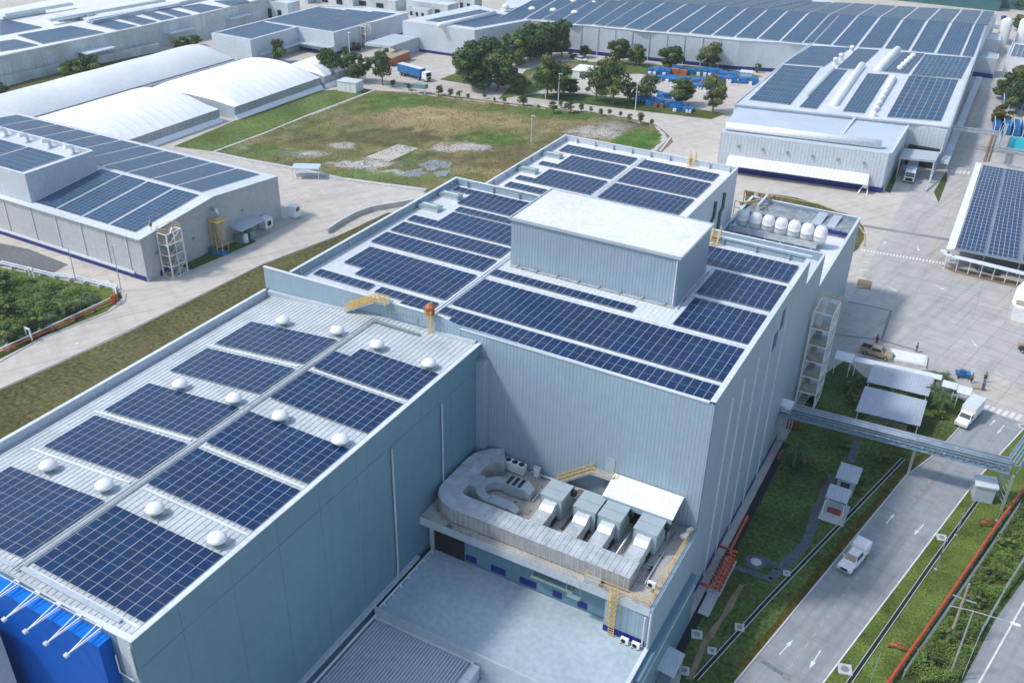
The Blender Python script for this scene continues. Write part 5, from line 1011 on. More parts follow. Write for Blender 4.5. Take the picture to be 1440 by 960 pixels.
for k in range(9): b.box(-41 + k * 2.4, -40.8 + k * 2.4, 65.3, 67.8, TZ, TZ + .12)
each(b, 'duct_foot', BLACK, t)
un = None
for k, (x, l) in enumerate(((-33.2, 'leftmost of the four, standing apart'), (-29.3, 'second from the left'), (-26.5, 'third from the left, close to its neighbour'), (-22.5, 'rightmost of the four'))):
    lab = 'pale green air handling cube with foil elbow, ' + l
    if un is None:
        un = thing('air_handling_unit', lab, 'ventilation unit', (x, 72.6, TZ), 0, 'air handling units on the terrace')
        MB().box(-1.25, 1.25, -1.35, 1.5, .12, 2.75).build('casing', AHU, un, local=True, bevel=.05)
        MB().box(-1.3, 1.3, -1.4, 1.55, 2.75, 2.83).build('lid', AHU, un, local=True)
        g = MB()
        for q in range(6): g.box(1.251, 1.27, -1.1, .6, .7 + q * .25, .8 + q * .25)
        g.build('side_grille', GREYP, un, local=True)
        each(MB().box(-1.27, -1.15, -1.37, -1.34, .15, 2.7).box(-.03, .03, -1.37, -1.34, 1.5, 2.7).box(-1.2, 1.2, -.02, .02, 2.83, 2.86), 'panel_seam', GREYP, un, local=True)
        MB().box(1.25, 1.32, -1.3, 1.4, .3, .36).box(-1.2, 1.2, -1.42, -1.36, .12, .25).build('trim', GREYP, un, local=True)
        MB().box(1.26, 1.75, .9, 1.45, 1.9, 2.5).build('side_box', BLACK, un, local=True)
        c = MB(); P = [(-1.42, 2.3, 1.1), (-2.2, 2.25, 1.1), (-2.9, 1.85, .9), (-3.2, 1.45, .6), (-5.0, 1.4, .5)]
        c = MB()
        P = [(-1.4, 2.35, 1.35), (-2.1, 2.25, 1.25), (-2.7, 1.9, 1.0)]
        for (y0, z0, l0), (y1, z1, l1) in zip(P, P[1:]):
            c.face([(-.75, y0, z0), (.75, y0, z0), (.75, y1, z1), (-.75, y1, z1)]); 
            for sx in (-.75, .75): c.face([(sx, y0, z0), (sx, y1, z1), (sx, y1, .7), (sx, y0, .7)])
        c.build('foil_elbow', SILVER, un, local=True)
        MB().box(-.78, .78, -4.9, -2.7, .5, 1.93).build('branch_duct', DUCT, un, local=True)
        MB().box(-.9, .9, -2.9, -1.5, .1, .5).build('base_frame', BLACK, un, local=True)
    else: dup(un, (x, 72.6, TZ), label=lab)
t = thing('fan_unit', 'white box unit with three round fans on top at the back left of the terrace', 'fan unit', (-40.3, 76.3, TZ), -.05)
MB().box(-1.35, 1.35, -.45, .45, .2, 1.35).build('casing', WPAINT, t, local=True, bevel=.03)
for x in (-.88, 0, .88): f = MB().lathe((x, 0, 1.352), [(.34, 0), (.34, .05), (.28, .06), (.1, .02), (0, .02)], 16).build('fan', BLACK, t, local=True)
t = thing('curved_duct', 'half-ring pale blue duct with box ends in the left part of the terrace', 'duct', (-40, 71, TZ))
b = MB(); c0 = Vector((-39.6, 71.1))
pts = [c0 + Vector((math.cos(a) * 2.0, math.sin(a) * 1.75)) for a in [R_(q) for q in range(75, 285, 21)]]
s_ = MB(); duct_path(b, b, [tuple(p) for p in pts], 1.0, 1.0, TZ + .25); b.build('ring_duct', AHU, t)
MB().box(-39.4, -37.2, 72.2, 73.9, TZ + .2, TZ + 1.5).prism([(-37.2, 72.3), (-36.3, 72.4), (-36.3, 73.6), (-37.2, 73.9)], TZ + .2, [TZ + 1.5, TZ + 1.0, TZ + 1.0, TZ + 1.5]).build('louvre_box', AHU, t)
for x in (-39.1, -38.4, -37.7): MB().box(x - .2, x + .2, 72.35, 73.8, TZ + 1.5, TZ + 1.54).build('louvre', BLACK, t)
MB().box(-39.9, -37.3, 69.0, 70.3, TZ + .2, TZ + 1.1).prism([(-37.3, 69.1), (-36.3, 69.2), (-36.3, 70.1), (-37.3, 70.3)], TZ + .2, [TZ + 1.1, TZ + .7, TZ + .7, TZ + 1.1]).build('outlet_box', AHU, t)
t = thing('intake_box', 'pale blue-green intake cube beside the half-ring duct on the terrace', 'ventilation unit', (-42.7, 70.8, TZ)); MB().box(-43.4, -41.6, 69.9, 71.9, TZ + .15, TZ + 1.75).build('casing', AHU, t, bevel=.04); MB().box(-43.2, -41.8, 70.1, 71.7, TZ, TZ + .15).build('base_frame', BLACK, t)
t = thing('terrace_cover', 'sloping white sheet canopy over dark plant at the back right of the terrace', 'canopy', (-25, 76, TZ))
MB().prism([(-28.5, 73.9), (-20.6, 73.9), (-20.6, 77.1), (-28.5, 77.1)], [15.6, 15.6, 16.35, 16.35], [15.68, 15.68, 16.43, 16.43]).build('sheet', WHITE, t)
MB().prism([(-28.4, 73.92), (-20.7, 73.92), (-20.7, 74.0), (-28.4, 74.0)], 14.9, 15.58).build('louvre_front', mat('blue_louvre', (.3, .4, .5), .5, rib=(1, 0, 0, .35, .05)), t)
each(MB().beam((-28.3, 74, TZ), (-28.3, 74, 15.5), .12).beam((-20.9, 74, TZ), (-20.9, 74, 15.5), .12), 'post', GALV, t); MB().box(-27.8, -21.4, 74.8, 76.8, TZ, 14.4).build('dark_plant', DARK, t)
t = thing('access_stair', 'yellow railed stair climbing the ribbed wall to a pale blue door', 'stair', (-32, 76.6, TZ))
MB().beam((-35.2, 76.7, TZ + .1), (-30.9, 76.7, 15.9), .8, .12).box(-30.9, -28.3, 76.2, 77.15, 15.85, 15.95).build('stair_flight', GALV, t)
b = MB()
for yy in (76.25, 77.05):
    for q in (.45, .95): b.beam((-35.2, yy, TZ + .1 + q), (-30.9, yy, 15.9 + q), .06)
    for k in range(6): x = -35.2 + k * .86; z = TZ + .1 + k * .68; b.beam((x, yy, z), (x, yy, z + .95), .05)
for q in (.45, .95): b.beam((-30.9, 76.2, 15.9 + q), (-28.3, 76.2, 15.9 + q), .06); b.beam((-28.3, 76.2, 15.9 + q), (-28.3, 77.1, 15.9 + q), .06)
b.build('handrail', YEL, t); MB().box(-29.6, -28.6, 77.13, 77.18, 15.95, 18.2).build('door', AHU, t)
t = thing('low_tank_cover', 'low dark tank with a grey concrete rim beside the yellow stair', 'tank', (-31, 75.5, TZ)); MB().box(-32.8, -29.2, 74.9, 76.9, TZ, TZ + .5).build('rim', KERB, t); MB().box(-32.4, -29.6, 75.2, 76.6, TZ + .5, TZ + .54).build('cover', ASPH, t)
b = MB()
for (p, q) in (((-19.15, 64.6), (-19.15, 76.5)), ((-26.0, 64.55), (-19.15, 64.55))):
    for z in (.5, 1.0): b.beam((*p, TZ + z), (*q, TZ + z), .05)
    n_ = int((Vector(q) - Vector(p)).length / 1.5)
    for k in range(n_ + 1): x = lerp(p, q, k / n_); b.beam((*x, TZ), (*x, TZ + 1.0), .05)
b.beam((-26.0, 64.55, TZ + .5), (-26.0, 66, TZ + .5), .05); b.beam((-26.0, 64.55, TZ + 1), (-26.0, 66, TZ + 1), .05)
tag(b.build('guard_rail', YEL), 'thin yellow guard rail round the right corner of the terrace', 'railing')
def cage_ladder(name, label, x, y, z0, z1, m=YEL, side=-1):
    t = thing(name, label, 'ladder', (x, y, z0)); h = z1 - z0; b = MB(); b.beam((-.28, 0, 0), (-.28, 0, h + 1), .07); b.beam((.28, 0, 0), (.28, 0, h + 1), .07)
    k = 0
    while k < h: b.beam((-.28, 0, k), (.28, 0, k), .05); k += .3
    b.build('ladder_rungs', m, t, local=True); b = MB(); k = 2.0
    while k < h + .9:
        pts = [(-.36, 0, k), (-.4, side * .5, k), (0, side * .75, k), (.4, side * .5, k), (.36, 0, k)]
        for p, q in zip(pts, pts[1:]): b.beam(p, q, .05)
        k += .7
    for p in ((-.4, side * .5), (0, side * .75), (.4, side * .5)): b.beam((*p, 2), (*p, h + .9), .05)
    b.build('safety_cage', m, t, local=True)
cage_ladder('cage_ladder', 'yellow cage ladder from the pale deck up to the right corner of the terrace', -22.6, 64.2, 7.0, 12.5)
cage_ladder('cage_ladder', 'yellow cage ladder on the step between near warehouse roof and main roof', -51.6, 76.6, 27.4, 29.6)
MB_o = MB(); MB_o.lathe((-51.75, 76.9, 30.1), [(.0, 0), (.55, .05), (.6, .35), (.3, .7), (0, .75)], 10); MB_o.box(-52.2, -51.2, 76.4, 77.0, 29.6, 30.1); tag(MB_o.build('orange_cover', ORANGE), 'orange-red wrapped drum on top of the yellow cage ladder at the main roof edge', 'cover')
t = thing('crossover_stair', 'weathered yellow crossover stair climbing from the near warehouse roof to the main roof', 'stair', (-60, 76, 27.3))
MB().beam((-63.2, 76.5, 26.9), (-58.9, 76.5, 29.3), .7, .14).box(-58.9, -57.2, 76.2, 77.6, 29.28, 29.4).build('stair_flight', GALV, t)
b = MB()
for yy in (76.15, 76.85):
    for q in (.3, .6, .95): b.beam((-63.2, yy, 26.9 + q), (-58.9, yy, 29.3 + q), .07); b.beam((-58.9, yy, 29.3 + q), (-57.2, yy, 29.3 + q), .06)
    for k in range(10): x = -63.2 + k * .66; z = min(29.3, 26.9 + k * .37); b.beam((x, yy, z), (x, yy, z + .95), .06)
b.build('handrail', YEL, t)
b = MB(); 
for p, q in (((-57.4, 76.55, 27.9), (-57.4, 76.55, 28.6)), ((-57.4, 76.55, 28.6), (-53.2, 76.55, 28.6)), ((-53.2, 76.55, 28.6), (-53.2, 76.55, 27.6))): b.beam(p, q, .1)
b.box(-58.4, -52.2, 75.2, 75.5, 27.45, 27.6); tag(b.build('roof_conduit', GREYP), 'thin dark conduit and tray on the back kerb of the near warehouse roof', 'conduit')
for l, x, y, z in (('yellow access steps on the second roof back parapet beside the round verge', -48, 153.2, 24.3), ('yellow access ladder over the parapet behind the main roof, right of the penthouse', -31.5, 115.0, 28.3)):
    t = thing('access_steps', l, 'steps', (x, y, z)); b = MB()
    for s in (-.5, .5):
        b.beam((s, -1, 0), (s, .3, 1.4), .08); b.beam((s, .3, 1.4), (s, 1.2, .2), .08)
        for q in (.5, 1): b.beam((s, -1, q), (s, .3, 1.4 + q), .06); b.beam((s, .3, 1.4 + q), (s, 1.2, .4 + q), .06)
    for k in range(5): b.beam((-.5, -1 + k * .26, k * .28), (.5, -1 + k * .26, k * .28), .1)
    b.build('step_frame', YEL, t, local=True)
ac = None
for x, y, z, l in ((-21.0, 64.0, 7.0, 'on the pale deck beside the yellow ladder, left of two'), (-19.8, 64.0, 7.0, 'on the pale deck at the downpipe, right of two'), (-19.9, 67.0, 12.5, 'at the right corner of the terrace')):
    lab = 'small white outdoor air conditioner ' + l
    if ac is None:
        ac = thing('outdoor_unit', lab, 'air conditioner', (x, y, z), 0, 'small air conditioner units'); MB().box(-.42, .42, -.16, .16, .1, .8).build('casing', WPAINT, ac, local=True, bevel=.02); MB().lathe((0, 0, 0), [(.25, 0), (.25, .03), (0, .03)], 16).build('fan_grille', BLACK, ac, local=True)
        g = [o for o in bpy.data.objects if o.parent == ac][-1]; g.rotation_euler = (R_(90), 0, 0); g.location = (-.1, -.16, .45)
        each(MB().box(-.35, -.25, -.2, .2, 0, .1).box(.25, .35, -.2, .2, 0, .1), 'foot', BLACK, ac, local=True)
    else: dup(ac, (x, y, z), label=lab)
t = thing('valve_cylinder_pair', 'pair of white cylinders on the terrace corner beside the main wall', 'cylinders', (-19.5, 75.6, TZ)); each(MB().tube([(-19.8, 75.0, 12.9), (-19.4, 75.9, 12.9)], .28, 10).tube([(-19.6, 76.2, 12.9), (-19.25, 76.9, 12.9)], .25, 10), 'cylinder', WPAINT, t, smooth=True)
t = thing('grey_platform', 'small blue-grey hatch platform hanging on the terrace edge left of the yellow ladder', 'platform', (-25, 64, TZ)); MB().box(-26.0, -24.4, 64.5, 65.2, TZ, TZ + .5).build('hatch', AHU, t); MB().box(-27.6, -26.1, 63.9, 64.39, 10.2, 10.3).beam((-27.6, 64, 10.2), (-27.6, 64, 12.3), .05).beam((-26.1, 64, 10.2), (-26.1, 64, 12.3), .05).build('hanging_frame', GREYP, t)

# ------------------------------------------------------------------ yard side: bridge, shelters, huts, pipes
t = thing('pipe_bridge', 'long blue-grey pipe bridge crossing from the main building over the drive', 'pipe bridge', (-4, 115.5, 6))
P0, P1 = (-18.9, 114.6), (10.3, 116.6)
b = MB(); d = Vector((P1[0] - P0[0], P1[1] - P0[1])).normalized(); n_ = Vector((-d.y, d.x))
for s, z in ((-.85, 5.6), (.85, 5.6), (-.85, 6.7), (.85, 6.7)): b.beam((P0[0] + n_.x * s, P0[1] + n_.y * s, z), (P1[0] + n_.x * s, P1[1] + n_.y * s, z), .16)
for k in range(22):
    p = lerp(P0, P1, k / 21); q = lerp(P0, P1, min(1, (k + 1) / 21))
    for s in (-.85, .85): b.beam((p[0] + n_.x * s, p[1] + n_.y * s, 5.6), (p[0] + n_.x * s, p[1] + n_.y * s, 6.7), .1); b.beam((p[0] + n_.x * s, p[1] + n_.y * s, 5.6), (q[0] + n_.x * s, q[1] + n_.y * s, 6.7), .07)
    b.beam((p[0] - n_.x * .85, p[1] - n_.y * .85, 6.7), (p[0] + n_.x * .85, p[1] + n_.y * .85, 6.7), .1)
b.build('truss', STEELB, t)
MB().beam((P0[0], P0[1], 5.75), (P1[0], P1[1], 5.75), 1.5, .3).build('cable_tray', STEELB, t)
b = MB()
for s, z, r in ((-.62, 6.15, .2), (.62, 6.15, .2), (0, 6.2, .2), (0, 6.98, .15), (-.6, 6.95, .16), (-.2, 6.95, .18), (.22, 6.92, .14), (.6, 6.95, .17), (-.3, 6.3, .22), (.35, 6.3, .25)): b.tube([(P0[0] + n_.x * s, P0[1] + n_.y * s, z), (P1[0] + n_.x * s, P1[1] + n_.y * s, z)], r, 8)
each(b, 'pipe', GALV, t, smooth=True)
MB().box(-18.9, -17.4, 113.9, 115.6, 6.2, 7.3).build('entry_box', WPAINT, t)
b = MB()
for p in ((-1.0, 117.1), (-18.2, 113.0), (9.9, 118.0), (10.9, 115.6)): b.beam((*p, 0), (*p, 5.6), .35)
each(b, 'post', GALV, t); b = MB()
for k in range(6): b.beam((9.9, 118.0, 1 + k * .8), (10.9, 115.6, 1 + k * .8), .08)
b.build('rungs', GALV, t)
b = MB()
for s, z in ((-.8, 5.6), (.8, 5.6), (-.8, 6.7), (.8, 6.7), (0, 6.9), (.4, 6.9), (-.4, 6.9)): b.beam((10.4 + s, 116.4, z), (13.6 + s, 131, z), .16)
for k in range(8): p = lerp((10.4, 116.4), (13.6, 131), k / 7); b.beam((p[0] - .8, p[1], 6.7), (p[0] + .8, p[1], 6.7), .1); b.beam((p[0] - .8, p[1], 5.6), (p[0] - .8, p[1], 6.7), .1)
b.build('side_truss', STEELB, t)
t = thing('roadside_kiosk', 'grey metal kiosk under the end of the pipe bridge beside the drive', 'kiosk', (8.3, 117, 0), .2); MB().box(-1.2, 1.2, -1.1, 1.1, 0, 2.5).build('body', LGREY, t, local=True); MB().prism([(-1.4, -1.3), (1.4, -1.3), (1.4, 1.3), (-1.4, 1.3)], 2.5, [2.6, 2.8, 2.8, 2.6]).build('roof', COP, t, local=True)
SH = mat('shelter_sheet', (.42, .47, .54), .5, rib=(1, 0, 0, .45, .03), var=.05)
def shelter(name, label, poly, z, dz, posts=True, m=SH, cat='shelter'):
    cx = sum(p[0] for p in poly) / 4; cy = sum(p[1] for p in poly) / 4; t = thing(name, label, cat, (cx, cy, 0)); MB().prism(poly, [z, z, z + dz, z + dz], [z + .08, z + .08, z + dz + .08, z + dz + .08]).build('roof', m, t)
    b = MB()
    for p in inset(poly, .3): b.beam((*p, 0), (*p, z), .12)
    if posts: each(b, 'post', WPAINT, t)
    return t
t = shelter('waiting_shelter', 'large grey sheet-roofed shelter nearer to the pipe bridge', [(-10.1, 124.6), (-1.3, 125.3), (-1.4, 132.2), (-10.2, 131.6)], 2.9, .35); MB().box(-8.5, -3, 127, 128.2, .0, .8).build('bench', TAN, t)
t = shelter('waiting_shelter', 'grey sheet-roofed shelter behind the nearer one, beside the covered walk', [(-10.3, 133.6), (-1.4, 134.2), (-1.5, 139.6), (-10.3, 138.9)], 2.9, .35); MB().box(-8.5, -3, 135.5, 136.5, .0, .8).build('bench', TAN, t)
WK = mat('white_walk_sheet', (.72, .75, .78), .5, rib=(0, 1, 0, .5, .02), var=.04)
for l, q in (('white covered walk section beside the stair tower', [(-16.2, 138.2), (-13.4, 138.2), (-13.5, 141), (-16.3, 141)]), ('long white covered walk section behind the shelters', [(-13.3, 137.6 + 1.4), (-.4, 140.2), (-.4, 141.6), (-13.3, 140.4)]), ('short white covered walk section right of the shelters', [(-.1, 138.4), (2.0, 138.4), (2.0, 140.3), (-.1, 140.3)]), ('last white covered walk section next to the zebra crossing', [(2.1, 137.8), (4.1, 137.8), (4.1, 140), (2.1, 140)])): shelter('walk_canopy', l, q, 2.8, .1, m=WK, cat='walkway')
t = thing('smoking_hut', 'pale blue hut with a dark window on the lawn beside the slate path', 'hut', (-7.8, 109.4, 0)); MB().box(-8.9, -6.7, 107.9, 110.6, 0, 2.6).build('wall', AHU, t); MB().prism([(-9.2, 107.6), (-6.4, 107.6), (-6.4, 111), (-9.2, 111)], [2.7, 2.7, 3.0, 3.0], [2.78, 2.78, 3.08, 3.08]).build('roof', SH, t); MB().box(-8.4, -7.2, 107.85, 107.89, 1.3, 2.2).build('window', GLASS, t)
t = thing('garden_shelter', 'small open shelter with a red-brown bench in front of the pale blue hut', 'shelter', (-8, 104.4, 0)); MB().prism([(-9.5, 103.3), (-6.7, 103.3), (-6.7, 106.1), (-9.5, 106.1)], [2.35, 2.35, 2.6, 2.6], [2.43, 2.43, 2.68, 2.68]).build('roof', SH, t)
b = MB()
for p in ((-9.3, 102.6), (-6.9, 102.6), (-9.3, 105.9), (-6.9, 105.9)): b.beam((*p, 0), (*p, 2.4), .1)
each(b, 'post', WPAINT, t); MB().box(-9.6, -6.4, 101.6, 106.1, 0.02, .12).build('floor_slab', KERB, t); MB().box(-8.9, -7.2, 103.4, 104, .12, .6).build('bench', mat('red_brown_bench', (.25, .06, .04), .6), t)
t = thing('wall_canopy', 'small grey canopy roof on the wing wall at the bottom beside the dark drain', 'canopy', (-17.2, 67.7, 0)); MB().prism([(-18.0, 66.0), (-16.1, 66.0), (-16.1, 69.5), (-18.0, 69.5)], [3.1, 2.8, 2.8, 3.1], [3.16, 2.86, 2.86, 3.16]).build('roof', LGREY, t); each(MB().beam((-16.3, 66.2, 0), (-16.3, 66.2, 2.8), .1).beam((-16.3, 69.3, 0), (-16.3, 69.3, 2.8), .1), 'post', GALV, t); MB().box(-17.9, -16.6, 66.4, 67.6, 0, 1.2).build('pump', GREYP, t)
# red fire mains
b = MB(); P = [(*(2.42,76.11), .75), (*(3.22,79.15), .75), (*(6.23,91.74), .75), (*(10.44,110.32), .75), (*(13.21,121.75), .75), (17, 137, .75)]
b.tube(P, .2, 10); t = thing('fire_main', 'long red fire main pipe on short supports across the right verge', 'pipe', (P[1][0], P[1][1], 0)); b.build('pipe', RED, t, smooth=True); g = MB()
for k in range(14): p = lerp(P[1][:2], P[4][:2], k / 13); g.obox(p, .18, .18, 0, .58, .3)
each(g, 'support', KERB, t)
for p, q, l in (((4.23,83.98), (2.28,84.10), 'nearest the bottom edge'), ((10.28,111.16), (8.89,110.81), 'near the pipe bridge end')):
    t = thing('hydrant_branch', 'red hydrant branch pipe off the fire main, ' + l, 'hydrant', (*p, .75), 0, 'hydrants on the fire main'); d = Vector((q[0] - p[0], q[1] - p[1], 0)); MB().tube([(0, 0, 0), d * .95, d, d + Vector((0, 0, -.7))], .12, 8).tube([d * .6 + Vector((0, 0, -.1)), d * .6 + Vector((0, 0, .5))], .08, 8).build('branch_pipe', RED, t, local=True, smooth=True); MB().lathe(tuple(d * .6 + Vector((0, 0, .45))), [(.2, 0), (.2, .05), (0, .06)], 10).build('valve_wheel', RED, t, local=True)
t = thing('fire_manifold', 'cluster of red fire pipes with valves against the main building wall beside the drain', 'pipes', (-17.5, 86, 0)); b = MB()
b.tube([(-17.2, 95.5, .6), (-17.2, 95.5, 1.6), (-17.2, 94, 1.8), (-17.2, 88.5, 1.6), (-16.8, 87.5, 1.5), (-16.6, 82, 1.5), (-17.5, 81.5, 1.5), (-18.6, 81.5, 1.5)], .18)
b.tube([(-18.7, 88.5, 1.6), (-16.3, 88.5, 1.6)], .16); b.tube([(-16.9, 88, .6), (-16.9, 82.5, .6)], .2)
for k in range(8): y = 82.5 + k * .75; b.tube([(-17.6, y, .5), (-17.6, y, 1.7), (-16.4, y, 1.7), (-16.4, y, .4)], .11); b.lathe((-17, y, 1.8), [(.22, 0), (.22, .06), (0, .07)], 8)
b.build('manifold', RED, t, smooth=True); MB().box(-17.8, -16.2, 82, 88.6, .05, .15).build('base', KERB, t)
t = thing('fire_riser', 'red valve set at the foot of the stair tower beside the pipe bridge', 'pipes', (-17.4, 120.5, 0)); b = MB()
for k in range(5): b.tube([(-18.3 + k * .4, 119.5, 0), (-18.3 + k * .4, 119.5, 2.6), (-18.3 + k * .4, 121.5, 2.6), (-18.3 + k * .4, 121.5, .4)], .1)
b.tube([(-18.6, 119.8, 1.6), (-16.3, 119.8, 1.6)], .12); b.tube([(-17.4, 111, .4), (-17.4, 113.5, .4)], .15); each(b, 'valve_pipe', RED, t, smooth=True)
# left pipe row along the service road
t = thing('pipe_run', 'low run of pink-white and rusty pipes on supports along the service road bend', 'pipe', (*(-131.80,85.77), 0)); b = MB(); P = [(-133.70,72.61), (-133.00,83.92), (-132.43,96.43), (-132.76,97.82), (-135.15,99.60)]
for dz, m_, dx in ((.9, COP, 0), (.55, RED, .35)):
    b = MB(); b.tube([(p[0] + dx, p[1] - dx, dz) for p in P], .14 if dz > .6 else .17, 8); b.build('pipe', m_, t, smooth=True)
g = MB()
for k in range(7): p = lerp(P[0], P[2], k / 6); g.obox(p, .25, .25, 0, .75, .4)
each(g, 'support', KERB, t); MB().tube([(*(-131.59,96.01), .1), (*(-131.59,96.01), 1.8)], .3).tube([(*(-132.01,97.01), .1), (*(-132.01,97.01), 1.5)], .25).build('hydrant', RED, t)
b = MB(); P = [(-161.92,95.73), (-149.74,97.14), (-145.71,98.56), (-135.37,99.80)]
b.tube([(p[0], p[1] + .5, .8) for p in P], .15); b.tube([(p[0], p[1] + .1, .6) for p in P], .12)
for k in range(9): p = lerp(P[0], P[3], k / 8); b.obox(p, .12, .5, 0, .7)
tag(b.build('verge_pipes', COP), 'pale low pipes on sleepers along the far side of the bushy plot', 'pipe')
for k, (px, h, l) in enumerate((((-144.46,98.63), 7, 'left'), ((-134.51,100.32), 9, 'right'))): t = thing('lamp_post', 'thin grey lamp post at the service road bend, %s one' % l, 'lamp post', (*px, 0)); MB().tube([(0, 0, 0), (0, 0, h), (.3, .2, h + .1)], [.09, .06, .05]).build('post', GALV, t, local=True); MB().box(.2, .8, .1, .35, h + .05, h + .15).build('lamp_head', LAMPM, t, local=True)
for k, (px, l) in enumerate((((-133.38,80.38), 'beside the pipe run at the left edge'), ((-152.13,95.34), 'beside the asphalt lot'))):
    t = thing('steel_gantry', 'white inverted-U steel frame ' + l, 'frame', (*px, 0)); MB().beam((-.6, 0, 0), (-.6, 0, 2.2), .2).beam((.6, 0, 0), (.6, 0, 2.2), .2).beam((-.7, 0, 2.2), (.7, 0, 2.2), .22).build('frame', WPAINT, t, local=True)
# fences
def fence(name, label, pts, h, m, step=3.0, wires=4, mesh_m=None, curl=None):
    t = thing(name, label, 'fence', (*pts[0], 0)); b = MB(); g = MB()
    for p, q in zip(pts, pts[1:]):
        n_ = max(1, int((Vector(q) - Vector(p)).length / step))
        for k in range(n_): x = lerp(p, q, k / n_); b.beam((*x, 0), (*x, h), .08)
        for w_ in range(wires): z = h * (w_ + 1) / wires; g.beam((*p, z), (*q, z), .035)
    each(b, 'fence_post', m, t); g.build('wire', m, t)
fence('wire_fence', 'wire fence between the scrub strip and the outer road', [(9.76,83.44), (10.67,90.10), (12.59,99.24), (14.24,106.33), (24, 130)], 2.2, GALV, 3.5, 5)
fence('wire_fence', 'thin wire fence beside the red fire main', [(4.25,80.27), (7.08,92.23), (10.00,104.57), (12.85,116.98)], 1.6, GALV, 4, 4)
fence('wire_fence', 'dark wire fence along the bushy plot by the service road', [(-135.05,73.58), (-135.23,84.28), (-134.56,95.47)], 1.9, GREYP, 3, 5)
t = thing('white_wall_fence', 'white panelled low wall curving along the service road towards the main building', 'wall', (*(-120.47,156.37), 0)); P = [(-118.96,140.09), (-119.45,144.98), (-119.48,149.92), (-118.52,154.24), (-116.45,157.42), (-113.66,161.57), (-108.79,167.06)]
b = MB(); strip(b, P, .2, 0, 1.1); b.build('wall_panel', CONCW, t); b = MB(); strip(b, P, .3, 1.1, 1.18); b.build('coping', COP, t); b = MB()
for p, q in zip(P, P[1:]):
    for k in range(3): x = lerp(p, q, k / 3); b.obox(x, .14, .14, 0, 1.1, .5)
each(b, 'pier', KERB, t)
t = thing('bus_shelter', 'small shelter with a pale blue roof at the field corner beside the apron', 'shelter', (*(-143.62,163.21), 0), .5); MB().box(-3.2, 3.2, -1.8, 1.8, 2.5, 2.7).build('roof', ICE, t, local=True); each(MB().beam((-3, -1.5, 0), (-3, -1.5, 2.5), .15).beam((3, -1.5, 0), (3, -1.5, 2.5), .15).beam((-3, 1.5, 0), (-3, 1.5, 2.5), .15).beam((3, 1.5, 0), (3, 1.5, 2.5), .15), 'post', WPAINT, t, local=True); MB().box(-2.6, 2.6, -.2, .3, 0, .9).build('bench', LGREY, t, local=True)
t = thing('white_cabin', 'white container cabin on the grass corner beside the leafy road trees', 'cabin', (*(-180.21,227.84), 0), .12); MB().box(-3.2, 3.2, -2.2, 2.2, 0, 2.9).build('body', WPAINT, t, local=True); MB().box(-3.35, 3.35, -2.35, 2.35, 2.9, 3.02).build('roof', COP, t, local=True); each(MB().box(-.4, -.3, -2.24, -2.2, .2, 2.8).box(1.2, 1.3, -2.24, -2.2, .2, 2.8), 'door_seam', LGREY, t, local=True)
# equipment on the gabled warehouse side
x0 = -133
t = thing('dust_collector', 'tall pale yellow dust collector silo beside the warehouse stair tower', 'silo', (-131.3, 122.6, 0)); MB().lathe((0, 0, 0), [(.8, 1.6), (1.0, 2.4), (1.0, 6.6), (.7, 7.1), (0, 7.3)], 14).build('silo', TAN, t, local=True, smooth=True); each(MB().beam((-.8, -.8, 0), (-.8, -.8, 2), .15).beam((.8, -.8, 0), (.8, -.8, 2), .15).beam((.8, .8, 0), (.8, .8, 2), .15).beam((-.8, .8, 0), (-.8, .8, 2), .15), 'leg', YEL, t, local=True)
MB().tube([(0, 0, 7.0), (0, 0, 8.2), (-.8, .4, 8.6), (-1.6, .4, 8.3)], .35, 8).build('elbow_pipe', GALV, t, local=True, smooth=True); MB().beam((-1.1, -1.4, 0), (-1.1, -1.4, 6.8), .15).beam((.2, -1.6, 0), (.2, -1.6, 5), .12).box(-1.2, 1.2, -1.6, 1.4, 6.5, 6.6).build('side_frame', YEL, t, local=True); MB().box(-1.4, -.2, -2.4, -1.2, 0, 1.3).build('green_bin', GREENP, t, local=True)
t = thing('chiller_canopy', 'grey lean-to roof with machinery beside the dust collector', 'canopy', (-131, 129.5, 0)); MB().prism([(-132.9, 126.5), (-129.6, 126.5), (-129.6, 133.5), (-132.9, 133.5)], [3.3, 2.9, 2.9, 3.3], [3.38, 2.98, 2.98, 3.38]).build('roof', LGREY, t); each(MB().box(-132, -130.2, 127, 128.6, 0, 1.7).box(-132, -130.2, 129.4, 131, 0, 1.6), 'machine', GREYP, t); MB().lathe((-130.3, 128, 0), [(.6, 0), (.6, 1.6), (0, 1.9)], 12).build('drum', WPAINT, t)
t = thing('white_machine_box', 'white square machine box with a fan by the warehouse sliding door', 'machine', (-131.6, 136, 0)); MB().box(-132.6, -130.6, 134.4, 136.6, .2, 2.4).build('casing', WPAINT, t, bevel=.05); MB().box(-130.59, -130.55, 135, 136, .8, 1.8).build('fan', BLACK, t)
t = thing('white_machine_rack', 'white machine rack at the far corner of the gabled warehouse', 'machine', (-130.5, 143, 0)); MB().box(-131.4, -129.4, 142.2, 144.0, .2, 2.6).build('casing', WPAINT, t); MB().box(-129.38, -129.34, 142.5, 143.6, 1.6, 2.4).build('screen', GLASS, t)
t = thing('blue_pallet_cover', 'blue sheets lying on the grass beside the dust collector', 'sheets', (*(-131.68,121.33), 0)); x, y = (-131.09,121.30); MB().obox((x, y), 1.6, 1.1, .02, .35, .2).build('sheet', TARP, t)
